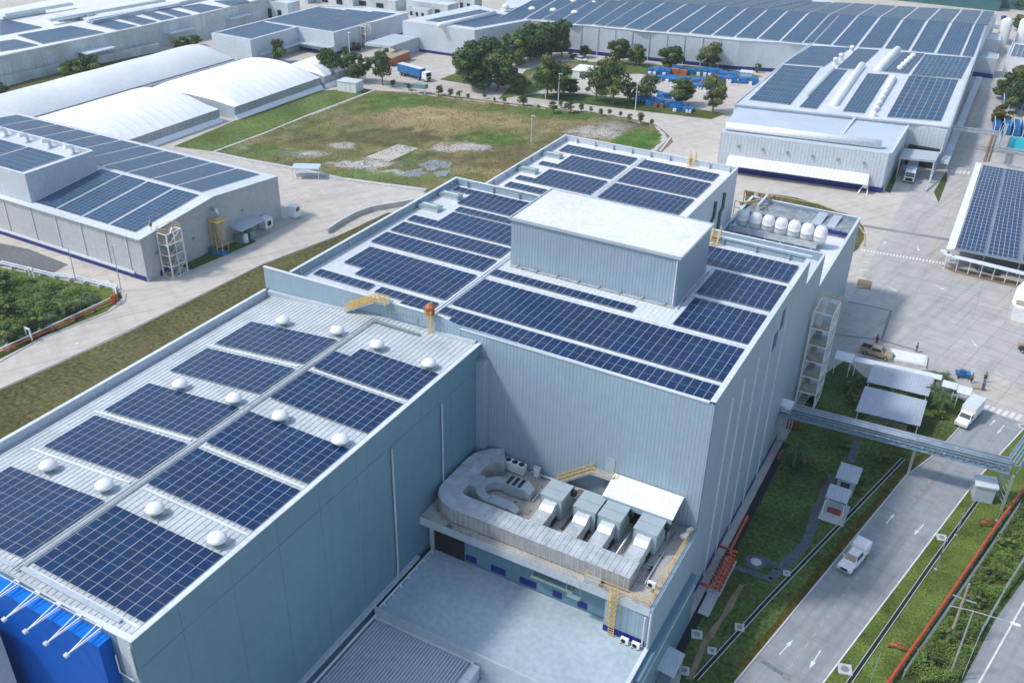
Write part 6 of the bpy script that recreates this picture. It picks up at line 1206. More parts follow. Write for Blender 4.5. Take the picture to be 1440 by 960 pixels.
t = thing('antenna_mast', 'small orange-red aviation lamp mast on the warehouse roof edge', 'mast', (-133.6, 108.5, 8.9)); MB().tube([(0, 0, 0), (0, 0, 3)], .06).build('mast', GALV, t, local=True); MB().lathe((0, 0, 1.0), [(.25, 0), (.3, .2), (.3, .7), (0, .9)], 10).build('lamp', ORANGE, t, local=True)
# lamp and power pole by the outer road
p = (8.58,83.30); t = thing('street_lamp', 'tall street lamp with a long horizontal arm and white head beside the outer road', 'street lamp', (*p, 0)); z = 9.53
MB().tube([(0, 0, 0), (0, 0, z)], [.11, .07]).build('pole', GALV, t, local=True); MB().tube([(-2.2, -.3, z - .1), (0, 0, z), (3.6, .1, z + .15)], .05).build('arm', GALV, t, local=True); MB().box(3.4, 4.3, -.05, .25, z + .05, z + .2).build('lamp_head', WPAINT, t, local=True, bevel=.03)
p = (7.90,88.73); z = 8.31; t = thing('utility_pole', 'weathered concrete utility pole in the scrub next to the street lamp', 'utility pole', (*p, 0)); MB().tube([(0, 0, 0), (0, 0, z)], [.19, .11]).build('pole', mat('weathered_concrete_pole', (.36, .3, .26), .9, var=.2, vscale=1), t, local=True); MB().beam((-1.1, 0, z - 2.2), (1.3, .1, z - 2.3), .12).build('cross_arm', GALV, t, local=True)
for k, (px, h, l) in enumerate((((5.01,99.56), 5, 'on the verge beside the drive, halfway up'), ((10.63,112.93), 5, 'near the kiosk at the pipe bridge end'), ((1.42,77.59), 5, 'at the bottom edge of the verge'), ((6.33,107.31), 4.5, 'at the manhole beside the drive'))): t = thing('garden_post', 'thin grey-green post ' + l, 'post', (*px, 0)); MB().tube([(0, 0, 0), (.1, .05, h)], .05).build('post', GREYP, t, local=True); MB().obox((0, 0), .15, .15, 0, .1).build('foot', KERB, t, local=True)
for k, (px, ty) in enumerate(((612, 128), (785, 146), (665, 128), (852, 150), (892, 158))):
    pass
LP = [((-144.91,249.04), 8, 'below the tall trees'), ((-126.23,252.07), 8, 'between the loose trees'), ((-121.99,252.16), 8, 'right of the loose trees'), ((-98.37,254.60), 8, 'beside the blue sheeted yard'), ((-225.88,300.11), 14, 'tall white one behind the L-shaped factory'), ((-110.92,214.15), 7, 'in the middle of the open field'), ((-205.50,260.62), 8, 'beside the L-shaped factory wall'), ((-136.03,317.03), 9, 'before the great hall, left'), ((-103.15,326.66), 9, 'before the great hall, right')]
for px, h, l in LP: t = thing('lamp_post', 'thin far lamp post ' + l, 'lamp post', (*px, 0)); MB().tube([(0, 0, 0), (0, 0, h)], [.14, .1]).build('post', COP, t, local=True); MB().box(-.2, 1.0, -.15, .15, h - .05, h + .1).build('lamp_head', LAMPM, t, local=True)

# small services on the terrace: pipes, cable trays, grilles
for k, (pts, r, m_, l) in enumerate((([(-36, 72.5, 12.7), (-36, 76.2, 12.7), (-30.5, 76.2, 12.7)], .09, GALV, 'thin galvanised pipe bent round the terrace floor behind the fan unit'), ([(-41, 68.4, 12.75), (-22, 68.4, 12.75)], .1, COP, 'pale pipe lying along the inner side of the long duct'), ([(-27.7, 73.5, 13.0), (-24.6, 73.5, 13.0), (-24.6, 69.2, 13.0)], .12, GALV, 'grey pipe threading between the right air handling units'), ([(-38.5, 76.9, 12.8), (-29, 76.9, 12.8)], .12, COP, 'pale pipe at the foot of the ribbed wall behind the terrace units'), ([(-20.6, 67, 12.7), (-20.6, 75.6, 12.7)], .08, GALV, 'thin pipe along the right edge of the terrace'), ([(-31.2, 70, 12.7), (-31.2, 75.4, 12.7), (-34.6, 75.4, 12.7)], .1, BLACK, 'black hose between the first two air handling units'))):
    b = MB(); b.tube(pts, r, 8); tag(b.build('service_pipe', m_, smooth=True), l, 'pipe')
t = thing('cable_rack', 'low grey cable rack on feet between the duct and the air handling units', 'cable rack', (-30, 69.3, 12.5)); b = MB()
for y in (69.1, 69.6): b.beam((-36, y, 12.85), (-20.8, y, 12.85), .06)
for k in range(26): b.beam((-36 + k * .6, 69.1, 12.85), (-36 + k * .6, 69.6, 12.85), .04)
b.build('rack', GALV, t)
each(MB().box(-35.9, -35.7, 69.1, 69.6, 12.5, 12.82).box(-28.4, -28.2, 69.1, 69.6, 12.5, 12.82).box(-21, -20.8, 69.1, 69.6, 12.5, 12.82), 'foot', BLACK, t)
t = thing('control_cabinet', 'small grey control cabinet at the foot of the terrace wall beside the fan unit', 'cabinet', (-37.6, 76.7, 12.5)); MB().box(-38.0, -37.2, 76.4, 76.8, 12.5, 14.0).build('casing', LGREY, t); MB().box(-37.9, -37.3, 76.36, 76.4, 12.7, 13.9).build('door', WPAINT, t)
# ------------------------------------------------------------------ vehicles
def wheel(t, x, y, r=.36, w_=.24):
    o = MB().tube([(x - w_ / 2, y, r), (x + w_ / 2, y, r)], r, 16).build('wheel', BLACK, t, local=True, smooth=False); MBr = MB().tube([(x - w_ / 2 - .01, y, r), (x + w_ / 2 + .01, y, r)], r * .55, 12).build('rim', GALV, o, local=True)
def body_from_profile(prof, hw, t, name, m, taper=.12, z_t=1.0, bevel=.05):
    """prof: (y, z) outline; extruded across x, narrowed above z_t"""
    b = MB(); wz = lambda z: hw - max(0, z - z_t) * taper * 1.6; n = len(prof)
    for i in range(n):
        (y0, z0), (y1, z1) = prof[i], prof[(i + 1) % n]; b.face([(-wz(z0), y0, z0), (wz(z0), y0, z0), (wz(z1), y1, z1), (-wz(z1), y1, z1)])
    for s in (-1, 1): b.face([(s * wz(z), y, z) for y, z in prof])
    return b.build(name, m, t, local=True, bevel=bevel)
def pickup(label, loc, rz, m, canopy=False, boxm=None, bed=True, glass=GLASS):
    t = thing('pickup_truck', label, 'pickup truck', (*loc, .03), rz)      # front faces -y
    body_from_profile([(-2.6, .45), (-2.65, .75), (-2.5, .98), (-1.35, 1.12), (-.75, 1.12), (2.6, 1.12), (2.62, .5), (2.0, .4), (-2.2, .35)], .9, t, 'body', m, bevel=.06)
    body_from_profile([(-1.35, 1.1), (-.6, 1.72), (.75, 1.75), (.95, 1.1)], .8, t, 'cab', m, z_t=1.1, taper=.2, bevel=.05)
    MB().face([(-.68, -1.28, 1.17), (.68, -1.28, 1.17), (.58, -.66, 1.69), (-.58, -.66, 1.69)]).build('windscreen', glass, t, local=True)
    for s in (-1, 1): MB().face([(s * .815, -1.0, 1.18), (s * .815, .8, 1.18), (s * .66, .66, 1.62), (s * .66, -.62, 1.62)]).build('side_window', glass, t, local=True)
    for s in (-1, 1): MB().box(s * .62 - .2, s * .62 + .2, -2.66, -2.6, .72, .88).build('headlight', LAMPM, t, local=True)
    MB().box(-.42, .42, -2.67, -2.6, .62, .9).build('grille', BLACK, t, local=True); MB().box(-.85, .85, -2.7, -2.55, .38, .58).build('bumper', GREYP, t, local=True)
    for s in (-1, 1): MB().box(s * .95 - .1, s * .95 + .1, -.9, -.75, 1.15, 1.35).build('mirror', m, t, local=True)
    for x in (-.82, .82):
        for y in (-1.7, 1.6): wheel(t, x, y)
    if canopy: MB().box(-.92, .92, 1.0, 2.75, 1.0, 2.05).build('box_body', boxm or WPAINT, t, local=True, bevel=.04); MB().box(-.88, .88, 1.05, 2.7, 2.06, 2.1).build('box_roof', WPAINT, t, local=True)
    else: MB().box(-.75, .75, 1.05, 2.5, 1.121, 1.14).build('bed_floor', BLACK, t, local=True); MB().box(-.88, -.8, 1.0, 2.6, 1.1, 1.3).box(.8, .88, 1.0, 2.6, 1.1, 1.3).box(-.88, .88, 2.52, 2.6, 1.1, 1.3).build('bed_side', m, t, local=True)
    return t
RA = -math.atan2(14.7, 62)
pickup('white pickup truck with a white box canopy driving down the drive', (-4.0, 95.6), RA, WPAINT, canopy=True)
pickup('tan pickup truck parked beside the white sheeted slab in the yard', (-10.93,147.84), R_(84), TAN)
def van(label, loc, rz, m=WPAINT, L=6.4, bm=None, cab=WPAINT, h=2.7):
    t = thing('box_van', label, 'delivery van', (*loc, .03), rz); y0 = -L / 2
    body_from_profile([(y0, .4), (y0 - .05, .9), (y0 + .3, 1.15), (y0 + 1.0, 1.3), (y0 + 1.5, 1.95), (y0 + 2.1, 2.05), (y0 + 2.15, .4)], .92, t, 'cab', cab, z_t=1.2, taper=.08)
    MB().box(-1.02, 1.02, y0 + 2.2, L / 2, .7, h).build('box_body', bm or m, t, local=True, bevel=.04); MB().box(-1.0, 1.0, y0 + 2.22, L / 2 - .02, h + .001, h + .04).build('box_roof', COP, t, local=True)
    MB().face([(-.78, y0 + 1.02, 1.36), (.78, y0 + 1.02, 1.36), (.7, y0 + 1.44, 1.88), (-.7, y0 + 1.44, 1.88)]).build('windscreen', GLASS, t, local=True)
    for s in (-1, 1): MB().face([(s * .925, y0 + 1.15, 1.3), (s * .925, y0 + 1.95, 1.3), (s * .85, y0 + 1.95, 1.8), (s * .85, y0 + 1.5, 1.8)]).build('side_window', GLASS, t, local=True); MB().box(s * .65 - .18, s * .65 + .18, y0 - .06, y0, .75, .95).build('headlight', LAMPM, t, local=True)
    MB().box(-.8, .8, y0 + .5, L / 2 - .1, .45, .69).build('chassis', BLACK, t, local=True)
    for x in (-.85, .85):
        for y in (y0 + .95, L / 2 - 1.2): wheel(t, x, y, .38)
    return t
van('white box van turning off the zebra crossing onto the drive', (4.55, 135.6), RA)
def lorry(label, loc, rz, cabm, boxm, L=12., name='lorry', h=3.6):
    t = thing(name, label, 'truck', (*loc, .02), rz); y0 = -L / 2
    body_from_profile([(y0, .5), (y0 - .05, 1.6), (y0 + .25, 2.9), (y0 + 2.0, 3.0), (y0 + 2.1, .5)], 1.2, t, 'cab', cabm, z_t=1.6, taper=.03)
    MB().face([(-1.05, y0 - .06, 1.7), (1.05, y0 - .06, 1.7), (1.0, y0 + .19, 2.7), (-1.0, y0 + .19, 2.7)]).build('windscreen', GLASS, t, local=True)
    MB().box(-1.25, 1.25, y0 + 2.7, L / 2, 1.1, h).build('trailer_body', boxm, t, local=True, bevel=.04); MB().box(-1.2, 1.2, y0 + 2.72, L / 2 - .02, h + .001, h + .05).build('trailer_roof', COP, t, local=True)
    MB().box(-.5, .5, y0 + 1, L / 2 - .3, .6, 1.09).build('chassis', BLACK, t, local=True); MB().box(-.8, .8, y0 - .07, y0 - .01, .7, 1.4).build('grille', BLACK, t, local=True)
    for x in (-1.05, 1.05):
        for y in (y0 + 1.1, y0 + 3.6, L / 2 - 2.6, L / 2 - 1.3): wheel(t, x, y, .5, .3)
    return t
lorry('blue curtain-sided lorry on the road beyond the field', (-171.83,249.95), R_(90 - 12), WPAINT, TARP, 13)
lorry('white-fronted truck with a blue cab waiting under the loading bay canopy', (-20.2, 240.5), R_(4), WPAINT, BLUEL, 10, h=2.9)
MB0 = thing('orange_container', 'rusty orange container under the loading block canopy', 'container', (*(-188.05,262.95), 0), .05); MB().box(-2.2, 2.2, -5.5, 5.5, 0, 2.8).build('body', ORANGE, MB0, local=True); MB().box(-2.3, 2.3, -5.6, 5.6, 2.8, 2.9).build('roof', TAN, MB0, local=True)
for px, rz, l, L in (((-279.86,186.83), R_(-2), 'at the left edge by the boundary wall', 12), ((-277.46,256.09), R_(-3), 'parked at the weathered factory, nearer', 11), ((-277.12,269.45), R_(-3), 'parked at the weathered factory, farther', 11)):
    t = thing('trailer', 'long white trailer ' + l, 'trailer', (*px, 0), rz, 'white trailers at the weathered factory'); MB().box(-1.3, 1.3, -L / 2, L / 2, 1.1, 3.9).build('body', FARW, t, local=True, bevel=.04); MB().box(-.4, .4, -L / 2 + .5, L / 2 - .5, .6, 1.09).build('chassis', BLACK, t, local=True)
    for x in (-1.1, 1.1):
        for y in (L / 2 - 1.3, L / 2 - 2.6, -L / 2 + 1.5): wheel(t, x, y, .5, .3)
def car(label, loc, rz, m):
    t = thing('car', label, 'car', (*loc, .02), rz); body_from_profile([(-2.2, .35), (-2.25, .7), (-1.3, .9), (1.9, .95), (2.2, .85), (2.2, .35)], .88, t, 'body', m); body_from_profile([(-1.2, .88), (-.4, 1.42), (1.2, 1.45), (1.95, .93)], .78, t, 'cabin', GLASS, z_t=.9, taper=.25); MB().box(-.6, .6, -.35, 1.1, 1.44, 1.48).build('roof', m, t, local=True)
    for x in (-.8, .8):
        for y in (-1.4, 1.35): wheel(t, x, y, .33)
car('white car parked before the great hall, left of the roller door', (-88.87,326.69), R_(80), WPAINT); car('silver car parked before the great hall, right of the roller door', (-80.34,328.90), R_(70), LGREY)
car('dark car parked under the curved canopy by the carport', (1.8, 192.6), R_(80), CLOD); car('dark car at the right edge of the yard', (11.85,161.47), R_(60), CLOD)
car('white car beyond the tall trees near the great hall', (-136.89,299.37), R_(80), WPAINT); car('dark blue car at the top right near the far sheds', (-17.26,463.01), R_(20), BLUE)
t = thing('white_sheeted_slab', 'white sheet-covered stack lying in the yard behind the covered walk', 'stack', (*(-6.00,149.47), 0)); P = [(-9.31,150.96), (-3.40,151.55), (-3.09,147.85), (-9.05,146.86)]; MB().prism(P, .02, .45).build('sheet', mat('stained_white_sheet', (.7, .69, .66), .7, var=.12, vscale=.8, fine=.2, stain=((.42, .38, .34), 1.0, .6)), t); MB().prism(inset(P, .35), .45, .55).build('top_boards', WPAINT, t)
t = thing('blue_cart', 'blue tarpaulin cart beside the people near the crossing', 'cart', (*(2.39,148.10), 0), .3); MB().box(-1.1, 1.1, -.6, .6, .5, .95).build('tray', TARP, t, local=True, bevel=.05); MB().box(-.5, .3, -.4, .4, .95, 1.25).build('bundle', CLOB, t, local=True, bevel=.08)
for x in (-.8, .8): wheel(t, x, -.55, .25, .1); wheel(t, x, .55, .25, .1)
t = thing('orange_pallet', 'orange pallet of sacks beside the walking people', 'pallet', (*(5.06,145.81), 0), .3); MB().box(-.9, .9, -.4, .4, .02, .35).build('sacks', TAN, t, local=True, bevel=.06)
b = MB(); x, y = (5.73,156.48)
t = thing('yellow_cart', 'small tan cart at the right edge of the yard', 'cart', (*(10.01,163.08), 0), .3); MB().box(-.6, .6, -.5, .5, .3, .9).build('tray', TAN, t, local=True); each(MB().box(-.5, -.4, -.5, .5, 0, .3).box(.4, .5, -.5, .5, 0, .3), 'runner', BLACK, t, local=True)
# ------------------------------------------------------------------ people
def person(label, loc, rz, shirt, trousers, reach=0.):
    t = thing('person', label, 'person', (*loc, .02), rz)
    J = {'pelvis': ((0, 0, .95), .15), 'waist': ((0, 0, 1.12), .135), 'chest': ((0, -.01, 1.35), .16), 'neck': ((0, 0, 1.5), .065), 'head0': ((0, -.01, 1.6), .09), 'head1': ((0, -.015, 1.72), .095)}
    E = [('pelvis', 'waist'), ('waist', 'chest'), ('chest', 'neck'), ('neck', 'head0'), ('head0', 'head1')]
    for s, nme in ((-1, 'l'), (1, 'r')):
        J['hip' + nme] = ((s * .1, 0, .88), .1); J['knee' + nme] = ((s * .11, -.04 - s * .06, .5), .065); J['ank' + nme] = ((s * .12, s * .1, .09), .045); J['toe' + nme] = ((s * .13, s * .1 - .16, .04), .04)
        J['sh' + nme] = ((s * .2, 0, 1.42), .062); J['el' + nme] = ((s * .27, -.02 - reach * .1, 1.14), .047); J['wr' + nme] = ((s * .27, -.1 - reach * .25, .9 + reach * .2), .033); J['ha' + nme] = ((s * .265, -.14 - reach * .3, .82 + reach * .25), .036)
        E += [('pelvis', 'hip' + nme), ('hip' + nme, 'knee' + nme), ('knee' + nme, 'ank' + nme), ('ank' + nme, 'toe' + nme), ('chest', 'sh' + nme), ('sh' + nme, 'el' + nme), ('el' + nme, 'wr' + nme), ('wr' + nme, 'ha' + nme)]
        for f in range(5):
            a = (-.028 + f * .014); J['f%d%s' % (f, nme)] = ((s * .265 + a * .8, -.17 - reach * .33 - (0 if f else -.03), .75 + reach * .25 + (.03 if f == 0 else 0)), .011); E.append(('ha' + nme, 'f%d%s' % (f, nme)))
    def skinned(name, keys, edges, mat_, add=0., par=None):
        ks = list(keys); me = bpy.data.meshes.new(name); me.from_pydata([J[k][0] for k in ks], [(ks.index(a), ks.index(b)) for a, b in edges if a in ks and b in ks], []); o = bpy.data.objects.new(name, me); C.objects.link(o); o.parent = par
        me.materials.append(mat_); sk = o.modifiers.new('skin', 'SKIN'); 
        for k, sv_ in zip(ks, me.skin_vertices[0].data): sv_.radius = (J[k][1] + add, J[k][1] + add); sv_.use_root = False
        me.skin_vertices[0].data[0].use_root = True; o.modifiers.new('sub', 'SUBSURF').levels = 1; o.modifiers['sub'].render_levels = 1; return o
    skinned('body', J.keys(), E, SKIN, 0, t)
    skinned('shirt', ['waist', 'pelvis', 'chest', 'shl', 'shr', 'ell', 'elr'], E, shirt, .018, t)
    skinned('trousers', ['pelvis', 'hipl', 'hipr', 'kneel', 'kneer', 'ankl', 'ankr'], E, trousers, .02, t)
    MB().lathe((0, .012, 1.66), [(.108, 0), (.115, .06), (.09, .13), (.04, .165), (0, .17)], 12).build('hair', HAIR, t, local=True, smooth=True)
    return t
person('person in dark clothes standing alone in the shaded part of the yard', (-11.70,152.00), .6, CLOD, CLOD)
person('person in dark clothes near the white sheeted slab', (-5.34,152.52), 2.0, CLOD, CLOO)
person('person in an olive shirt beside the blue cart', (3.79,146.98), 1.2, CLOO, CLOD, 1.)
person('person in dark clothes walking behind the person in blue', (5.65,148.33), .2, CLOD, CLOD)
person('person in blue clothes beside the orange pallet', (5.62,145.43), .3, CLOB, CLOB, .6)
# ------------------------------------------------------------------ blue sheeted goods beyond the road
TR = [((-108.38,298.10), 3.5, 2, 'far left'), ((-98.46,304.66), 7, 2.2, 'second in the far row'), ((-91.19,306.24), 6, 2, 'third in the far row'), ((-83.20,302.16), 6, 2.2, 'at the right end of the far row'), ((-103.51,291.87), 6, 1.6, 'at the left of the middle row'), ((-92.91,295.77), 6, 1.6, 'at the right of the middle row'), ((-99.23,266.05), 4, 2, 'in the near row, left'), ((-93.64,264.44), 5, 2.2, 'in the near row, centre'), ((-87.47,263.32), 3, 1.6, 'in the near row, right'), ((-90.66,289.30), 4, 1.5, 'behind the round pale tree'), ((-95.18,273.18), 3.5, 1.6, 'between the near and middle rows')]
rr = random.Random(3)
for p, s_, h, l in TR:
    t = thing('covered_goods', 'heap of goods under blue tarpaulin, ' + l, 'covered goods', (*p, 0), .25, 'blue covered goods'); b = MB()
    for k in range(4): x = -s_ + k * s_ * .55; b.prism([(x, -1.4), (x + s_ * .5, -1.4 + rr.random() * .4), (x + s_ * .5, 1.2 + rr.random()), (x, 1.3)], 0, [h * (.6 + rr.random() * .5) for _ in range(4)])
    b.build('tarpaulin', TARP, t, local=True, bevel=.1)
    b = MB()
    for k in range(3): x = -s_ * .9 + rr.random() * s_ * 1.6; b.box(x, x + 1, -2.3, -1.5, 0, h * .5)
    b.build('crate', WPAINT if rr.random() < .6 else ORANGE, t, local=True)
t = thing('orange_goods_row', 'row of orange crates among the blue sheeted goods', 'crates', (*(-103.62,301.24), 0), .2); each(MB().box(-4, -1.5, -1, 1, 0, 1.6).box(-1.3, 1.3, -1, 1, 0, 1.7).box(1.5, 4, -1, 1, 0, 1.5), 'crate', ORANGE, t, local=True)
t = thing('small_marquee', 'small white marquee in front of the great hall', 'marquee', (*(-105.25,325.26), 0), .2); MB().lathe((0, 0, 0), [(3.8, 2.6), (2.2, 3.6), (.3, 5.2), (0, 5.3)], 4).build('canopy', TENT, t, local=True); each(MB().beam((-2.6, -2.6, 0), (-2.6, -2.6, 2.7), .12).beam((2.6, -2.6, 0), (2.6, -2.6, 2.7), .12).beam((2.6, 2.6, 0), (2.6, 2.6, 2.7), .12).beam((-2.6, 2.6, 0), (-2.6, 2.6, 2.7), .12), 'post', GALV, t, local=True)
t = thing('grey_kiosk', 'small pale kiosk at the right end of the blue sheeted goods', 'kiosk', (*(-80.92,304.67), 0), .2); MB().box(-1.8, 1.8, -1.5, 1.5, 0, 3.2).build('body', LGREY, t, local=True); MB().box(-1.95, 1.95, -1.65, 1.65, 3.2, 3.35).build('roof', COP, t, local=True)
t = thing('white_shed', 'low white flat shed among the loose trees beyond the road', 'shed', (*(-127.13,281.48), 0), .1); MB().box(-3, 3, -4, 4, 0, 2.6).build('wall', WPAINT, t, local=True); MB().box(-3.2, 3.2, -4.2, 4.2, 2.6, 2.75).build('roof', TENT, t, local=True)
t = thing('stone_heap_box', 'dark machine frame on the verge by the sapling row', 'machine', (*(-160.69,236.88), 0), .1); MB().box(-2, 2, -1, 1, 1.6, 2.8).build('top_box', GREYP, t, local=True); each(MB().beam((-1.8, -.8, 0), (-1.8, -.8, 1.6), .2).beam((1.8, -.8, 0), (1.8, -.8, 1.6), .2), 'post', WPAINT, t, local=True)
# ------------------------------------------------------------------ trees: tapered trunk, limbs, crown of small leaf faces in clumps
def leaf_mesh(name, clumps, n, size, m, seed, m2=None):
    rnd = random.Random(seed); v = []; f = []; cid = []
    for ci, (cx, cy, cz, rx, ry, rz) in enumerate(clumps):
        for _ in range(int(n * (rx / .15) ** 1.6)):
            cid.append(ci)
            while True:
                d = Vector((rnd.gauss(0, 1), rnd.gauss(0, 1), rnd.gauss(0, 1)))
                if d.length > .1: break
            d.normalize(); r = (.55 + .5 * rnd.random() ** .6) * (1 + .25 * noise.noise(d * 2.3 + Vector((cx, cy, cz))))
            p = Vector((cx + d.x * rx * r, cy + d.y * ry * r, cz + d.z * rz * r))
            nn = (d + Vector((rnd.uniform(-.8, .8), rnd.uniform(-.8, .8), rnd.uniform(-.4, .9)))).normalized(); a = nn.orthogonal().normalized(); q = Matrix.Rotation(rnd.random() * 6.28, 3, nn); a = q @ a; c = nn.cross(a); s = size * (.6 + rnd.random() * .9)
            i = len(v); v += [tuple(p - a * s), tuple(p + c * s * .5), tuple(p + a * s), tuple(p - c * s * .5)]; f.append((i, i + 1, i + 2, i + 3))
    me = bpy.data.meshes.new(name); me.from_pydata(v, [], f); me.materials.append(m); me.materials.append(m2 or LEAFD); me.materials.append(LEAFC)
    for p, c_ in zip(me.polygons, cid): p.material_index = (1, 0, 1, 0, 2, 0)[(c_ * 7919 + seed) % 6]  # olive tone on a few clumps paints sunlit foliage into the crown
    return me
def tree_kind(seed, m, nclump=16, n=190, size=.034, spread=.42, lo=.3, flat=.8, low=False):
    """unit tree (height 1): returns crown mesh and trunk mesh"""
    rnd = random.Random(seed); cl = []; b = MB(); top = .93
    b.tube([(0, 0, 0), (.01, 0, .18), (-.01, .01, .42), (0, 0, .7)], [.028, .022, .016, .006], 7)
    for k in range(nclump):
        a = k * 2.4 + rnd.random(); h = lo + (top - lo) * (k + .5) / nclump; w_ = spread * math.sin(PI * min(1, max(.16, (h - lo * .7) / (1.02 - lo * .7)))) ** .6; r = w_ * (.25 + .6 * rnd.random()); x, y = math.cos(a) * r, math.sin(a) * r; s = .075 + .11 * rnd.random() ** 1.3
        cl.append((x, y, h + rnd.uniform(-.04, .04), s * 1.15, s * 1.15, s * flat)); b.tube([(0, 0, max(.12, h * .55)), (x * .5, y * .5, h * .8), (x * .9, y * .9, h)], [.012, .008, .003], 5)
    cr = leaf_mesh('crown', cl, n, size, m, seed); o = b.build('trunk', BARK); tm = o.data; bpy.data.objects.remove(o); return cr, tm
KD = {'dense': [tree_kind(1, LEAFA, 30, 230, spread=.5, lo=.2), tree_kind(2, LEAFA, 26, 230, spread=.47, lo=.22), tree_kind(12, LEAFB, 26, 220, spread=.5, lo=.2)], 'mid': [tree_kind(3, LEAFB, 24, 200, spread=.46, lo=.24), tree_kind(4, LEAFB, 22, 200, spread=.46, lo=.26), tree_kind(13, LEAFA, 24, 190, spread=.44, lo=.24)],
      'loose': [tree_kind(5, LEAFA, 16, 130, spread=.46, lo=.28, size=.036), tree_kind(6, LEAFC, 16, 130, spread=.46, lo=.28, size=.036), tree_kind(14, LEAFB, 17, 130, spread=.46, lo=.26, size=.036)], 'olive': [tree_kind(7, LEAFC, 17, 190, spread=.46, lo=.26)], 'bush': [tree_kind(8, LEAFB, 14, 200, size=.06, spread=.5, lo=.16), tree_kind(9, LEAFR, 14, 200, size=.06, spread=.5, lo=.16)],
      'sapling': [tree_kind(10, LEAFA, 7, 60, size=.05, spread=.16, lo=.34), tree_kind(11, LEAFA, 6, 60, size=.05, spread=.2, lo=.4)]}
def tree(kind, v, x, y, h, label, wd=1., group=None, name='tree', cat='tree', rz=None):
    t = thing(name, label, cat, (x, y, 0), rr.random() * 6 if rz is None else rz, group); cr, tm = KD[kind][v % len(KD[kind])]
    for nme, me in (('crown', cr), ('trunk', tm)): o = bpy.data.objects.new(nme, me); C.objects.link(o); o.parent = t
    t.scale = (h * wd, h * wd, h); return t
TL = [('dense', 0, (-148.9,251.1,13.7), 1.05, 'broad dark tree at the front of the tall clump'), ('dense', 1, (-142.8,252.3,11.8), 1.1, 'grey-green tree at the right front of the tall clump'), ('mid', 0, (-155.3,254.8,8.4), .9, 'lighter green tree at the left flank of the tall clump'), ('dense', 1, (-152.4,282.1,10.2), 1.0, 'dark tree in the tall clump rising over the loading block corner'), ('dense', 0, (-152.0,290.5,10.6), 1.0, 'dark tree in the middle of the back row of the tall clump'), ('dense', 1, (-150.8,297.2,10.5), 1.05, 'dark tree in the back row of the tall clump, before the hall'), ('dense', 0, (-147.7,298.1,10.7), .9, 'dense tree next to the tallest one of the clump'), ('mid', 1, (-144.6,300.2,12.3), .62, 'tallest upright tree at the right end of the clump'),
      ('mid', 0, (-135.8,253.1,5.6), 1.1, 'small round tree in front of the tall clump by the road'), ('loose', 1, (-126.4,253.8,11.6), .8, 'loose tree with brownish top left of the white shed'), ('loose', 0, (-123.5,255.7,9.5), .9, 'loose dark tree beside the brownish one'), ('mid', 1, (-121.8,259.5,4.7), 1.2, 'low bushy tree right of the loose pair'), ('bush', 0, (-140.6,300.4,2.6), 1.0, 'small bush in front of the great hall wall'), ('mid', 0, (-138.0,304.6,3.9), 1.1, 'small round tree before the great hall, left'),
      ('dense', 0, (-125.2,304.8,7.3), .9, 'dark tree with a spiky top before the great hall'), ('dense', 1, (-118.8,304.5,5.9), 1.15, 'round dark tree right of the spiky one'), ('dense', 0, (-107.5,307.5,6.7), 1.1, 'round dark tree alone behind the blue goods'), ('olive', 0, (-95.6,312.0,8.1), 1.05, 'olive-green rounded tree before the hall on the right'), ('loose', 0, (-112.2,257.6,10.0), .85, 'loose dark tree by the road left of the near blue goods'), ('loose', 0, (-107.0,258.4,12.4), .8, 'tall loose tree by the road'), ('loose', 1, (-117.8,277.4,7.5), .9, 'yellow-green tree behind the tall loose one'), ('loose', 0, (-103.7,263.1,5.3), .9, 'small loose tree by the road right of the tall loose one'),
      ('loose', 1, (-98.7,264.7,8.2), .85, 'thin-crowned tree among the near blue goods'), ('mid', 1, (-89.4,268.0,7.3), 1.15, 'broad mid-green tree in front of the middle goods'), ('olive', 0, (-79.0,266.3,9.2), .85, 'pale olive tree standing alone by the road bend'), ('dense', 1, (-191.4,232.0,9.3), .75, 'dark tree at the tent corner, left of the cabin'), ('mid', 0, (-190.5,237.7,6.6), .8, 'tree just behind the white cabin, left'), ('dense', 0, (-183.9,237.0,7.9), .95, 'dense tree right behind the white cabin'), ('loose', 0, (-175.4,237.7,10.4), .75, 'tall loose tree left of the blue lorry'),
      ('mid', 1, (-220.2,241.5,7.3), .75, 'lone tree beside the L-shaped factory corner'), ('mid', 0, (-258.5,190.9,5.7), 1.3, 'left bush of the pair behind the barrel tent'), ('mid', 1, (-257.5,197.5,6.0), 1.3, 'right bush of the pair behind the barrel tent'), ('dense', 0, (-259.6,167.0,3.6), 1.3, 'dark bush at the left photo edge behind the barrel tent'),
      ('olive', 0, (-2.0,314.3,12.7), 1.0, 'large olive tree at the right edge beyond the lane'), ('bush', 1, (-5.7,299.0,5.5), 1.1, 'reddish-green bush below the large olive tree'), ('mid', 0, (-7.0,328.7,5.9), 1.1, 'green bush left of the large olive tree'), ('mid', 1, (-10.3,441.6,5.6), 1.2, 'round green tree at the top right beside the white tanks'), ('dense', 1, (-13.7,490.7,4.1), 1.3, 'dark tree at the top right corner')]
for k, (kd, v, (x, y, h), wd, l) in enumerate(TL): tree(kd, v + k % 2 * (2 - v), x, y, h * 1.06, l, wd * 1.14)
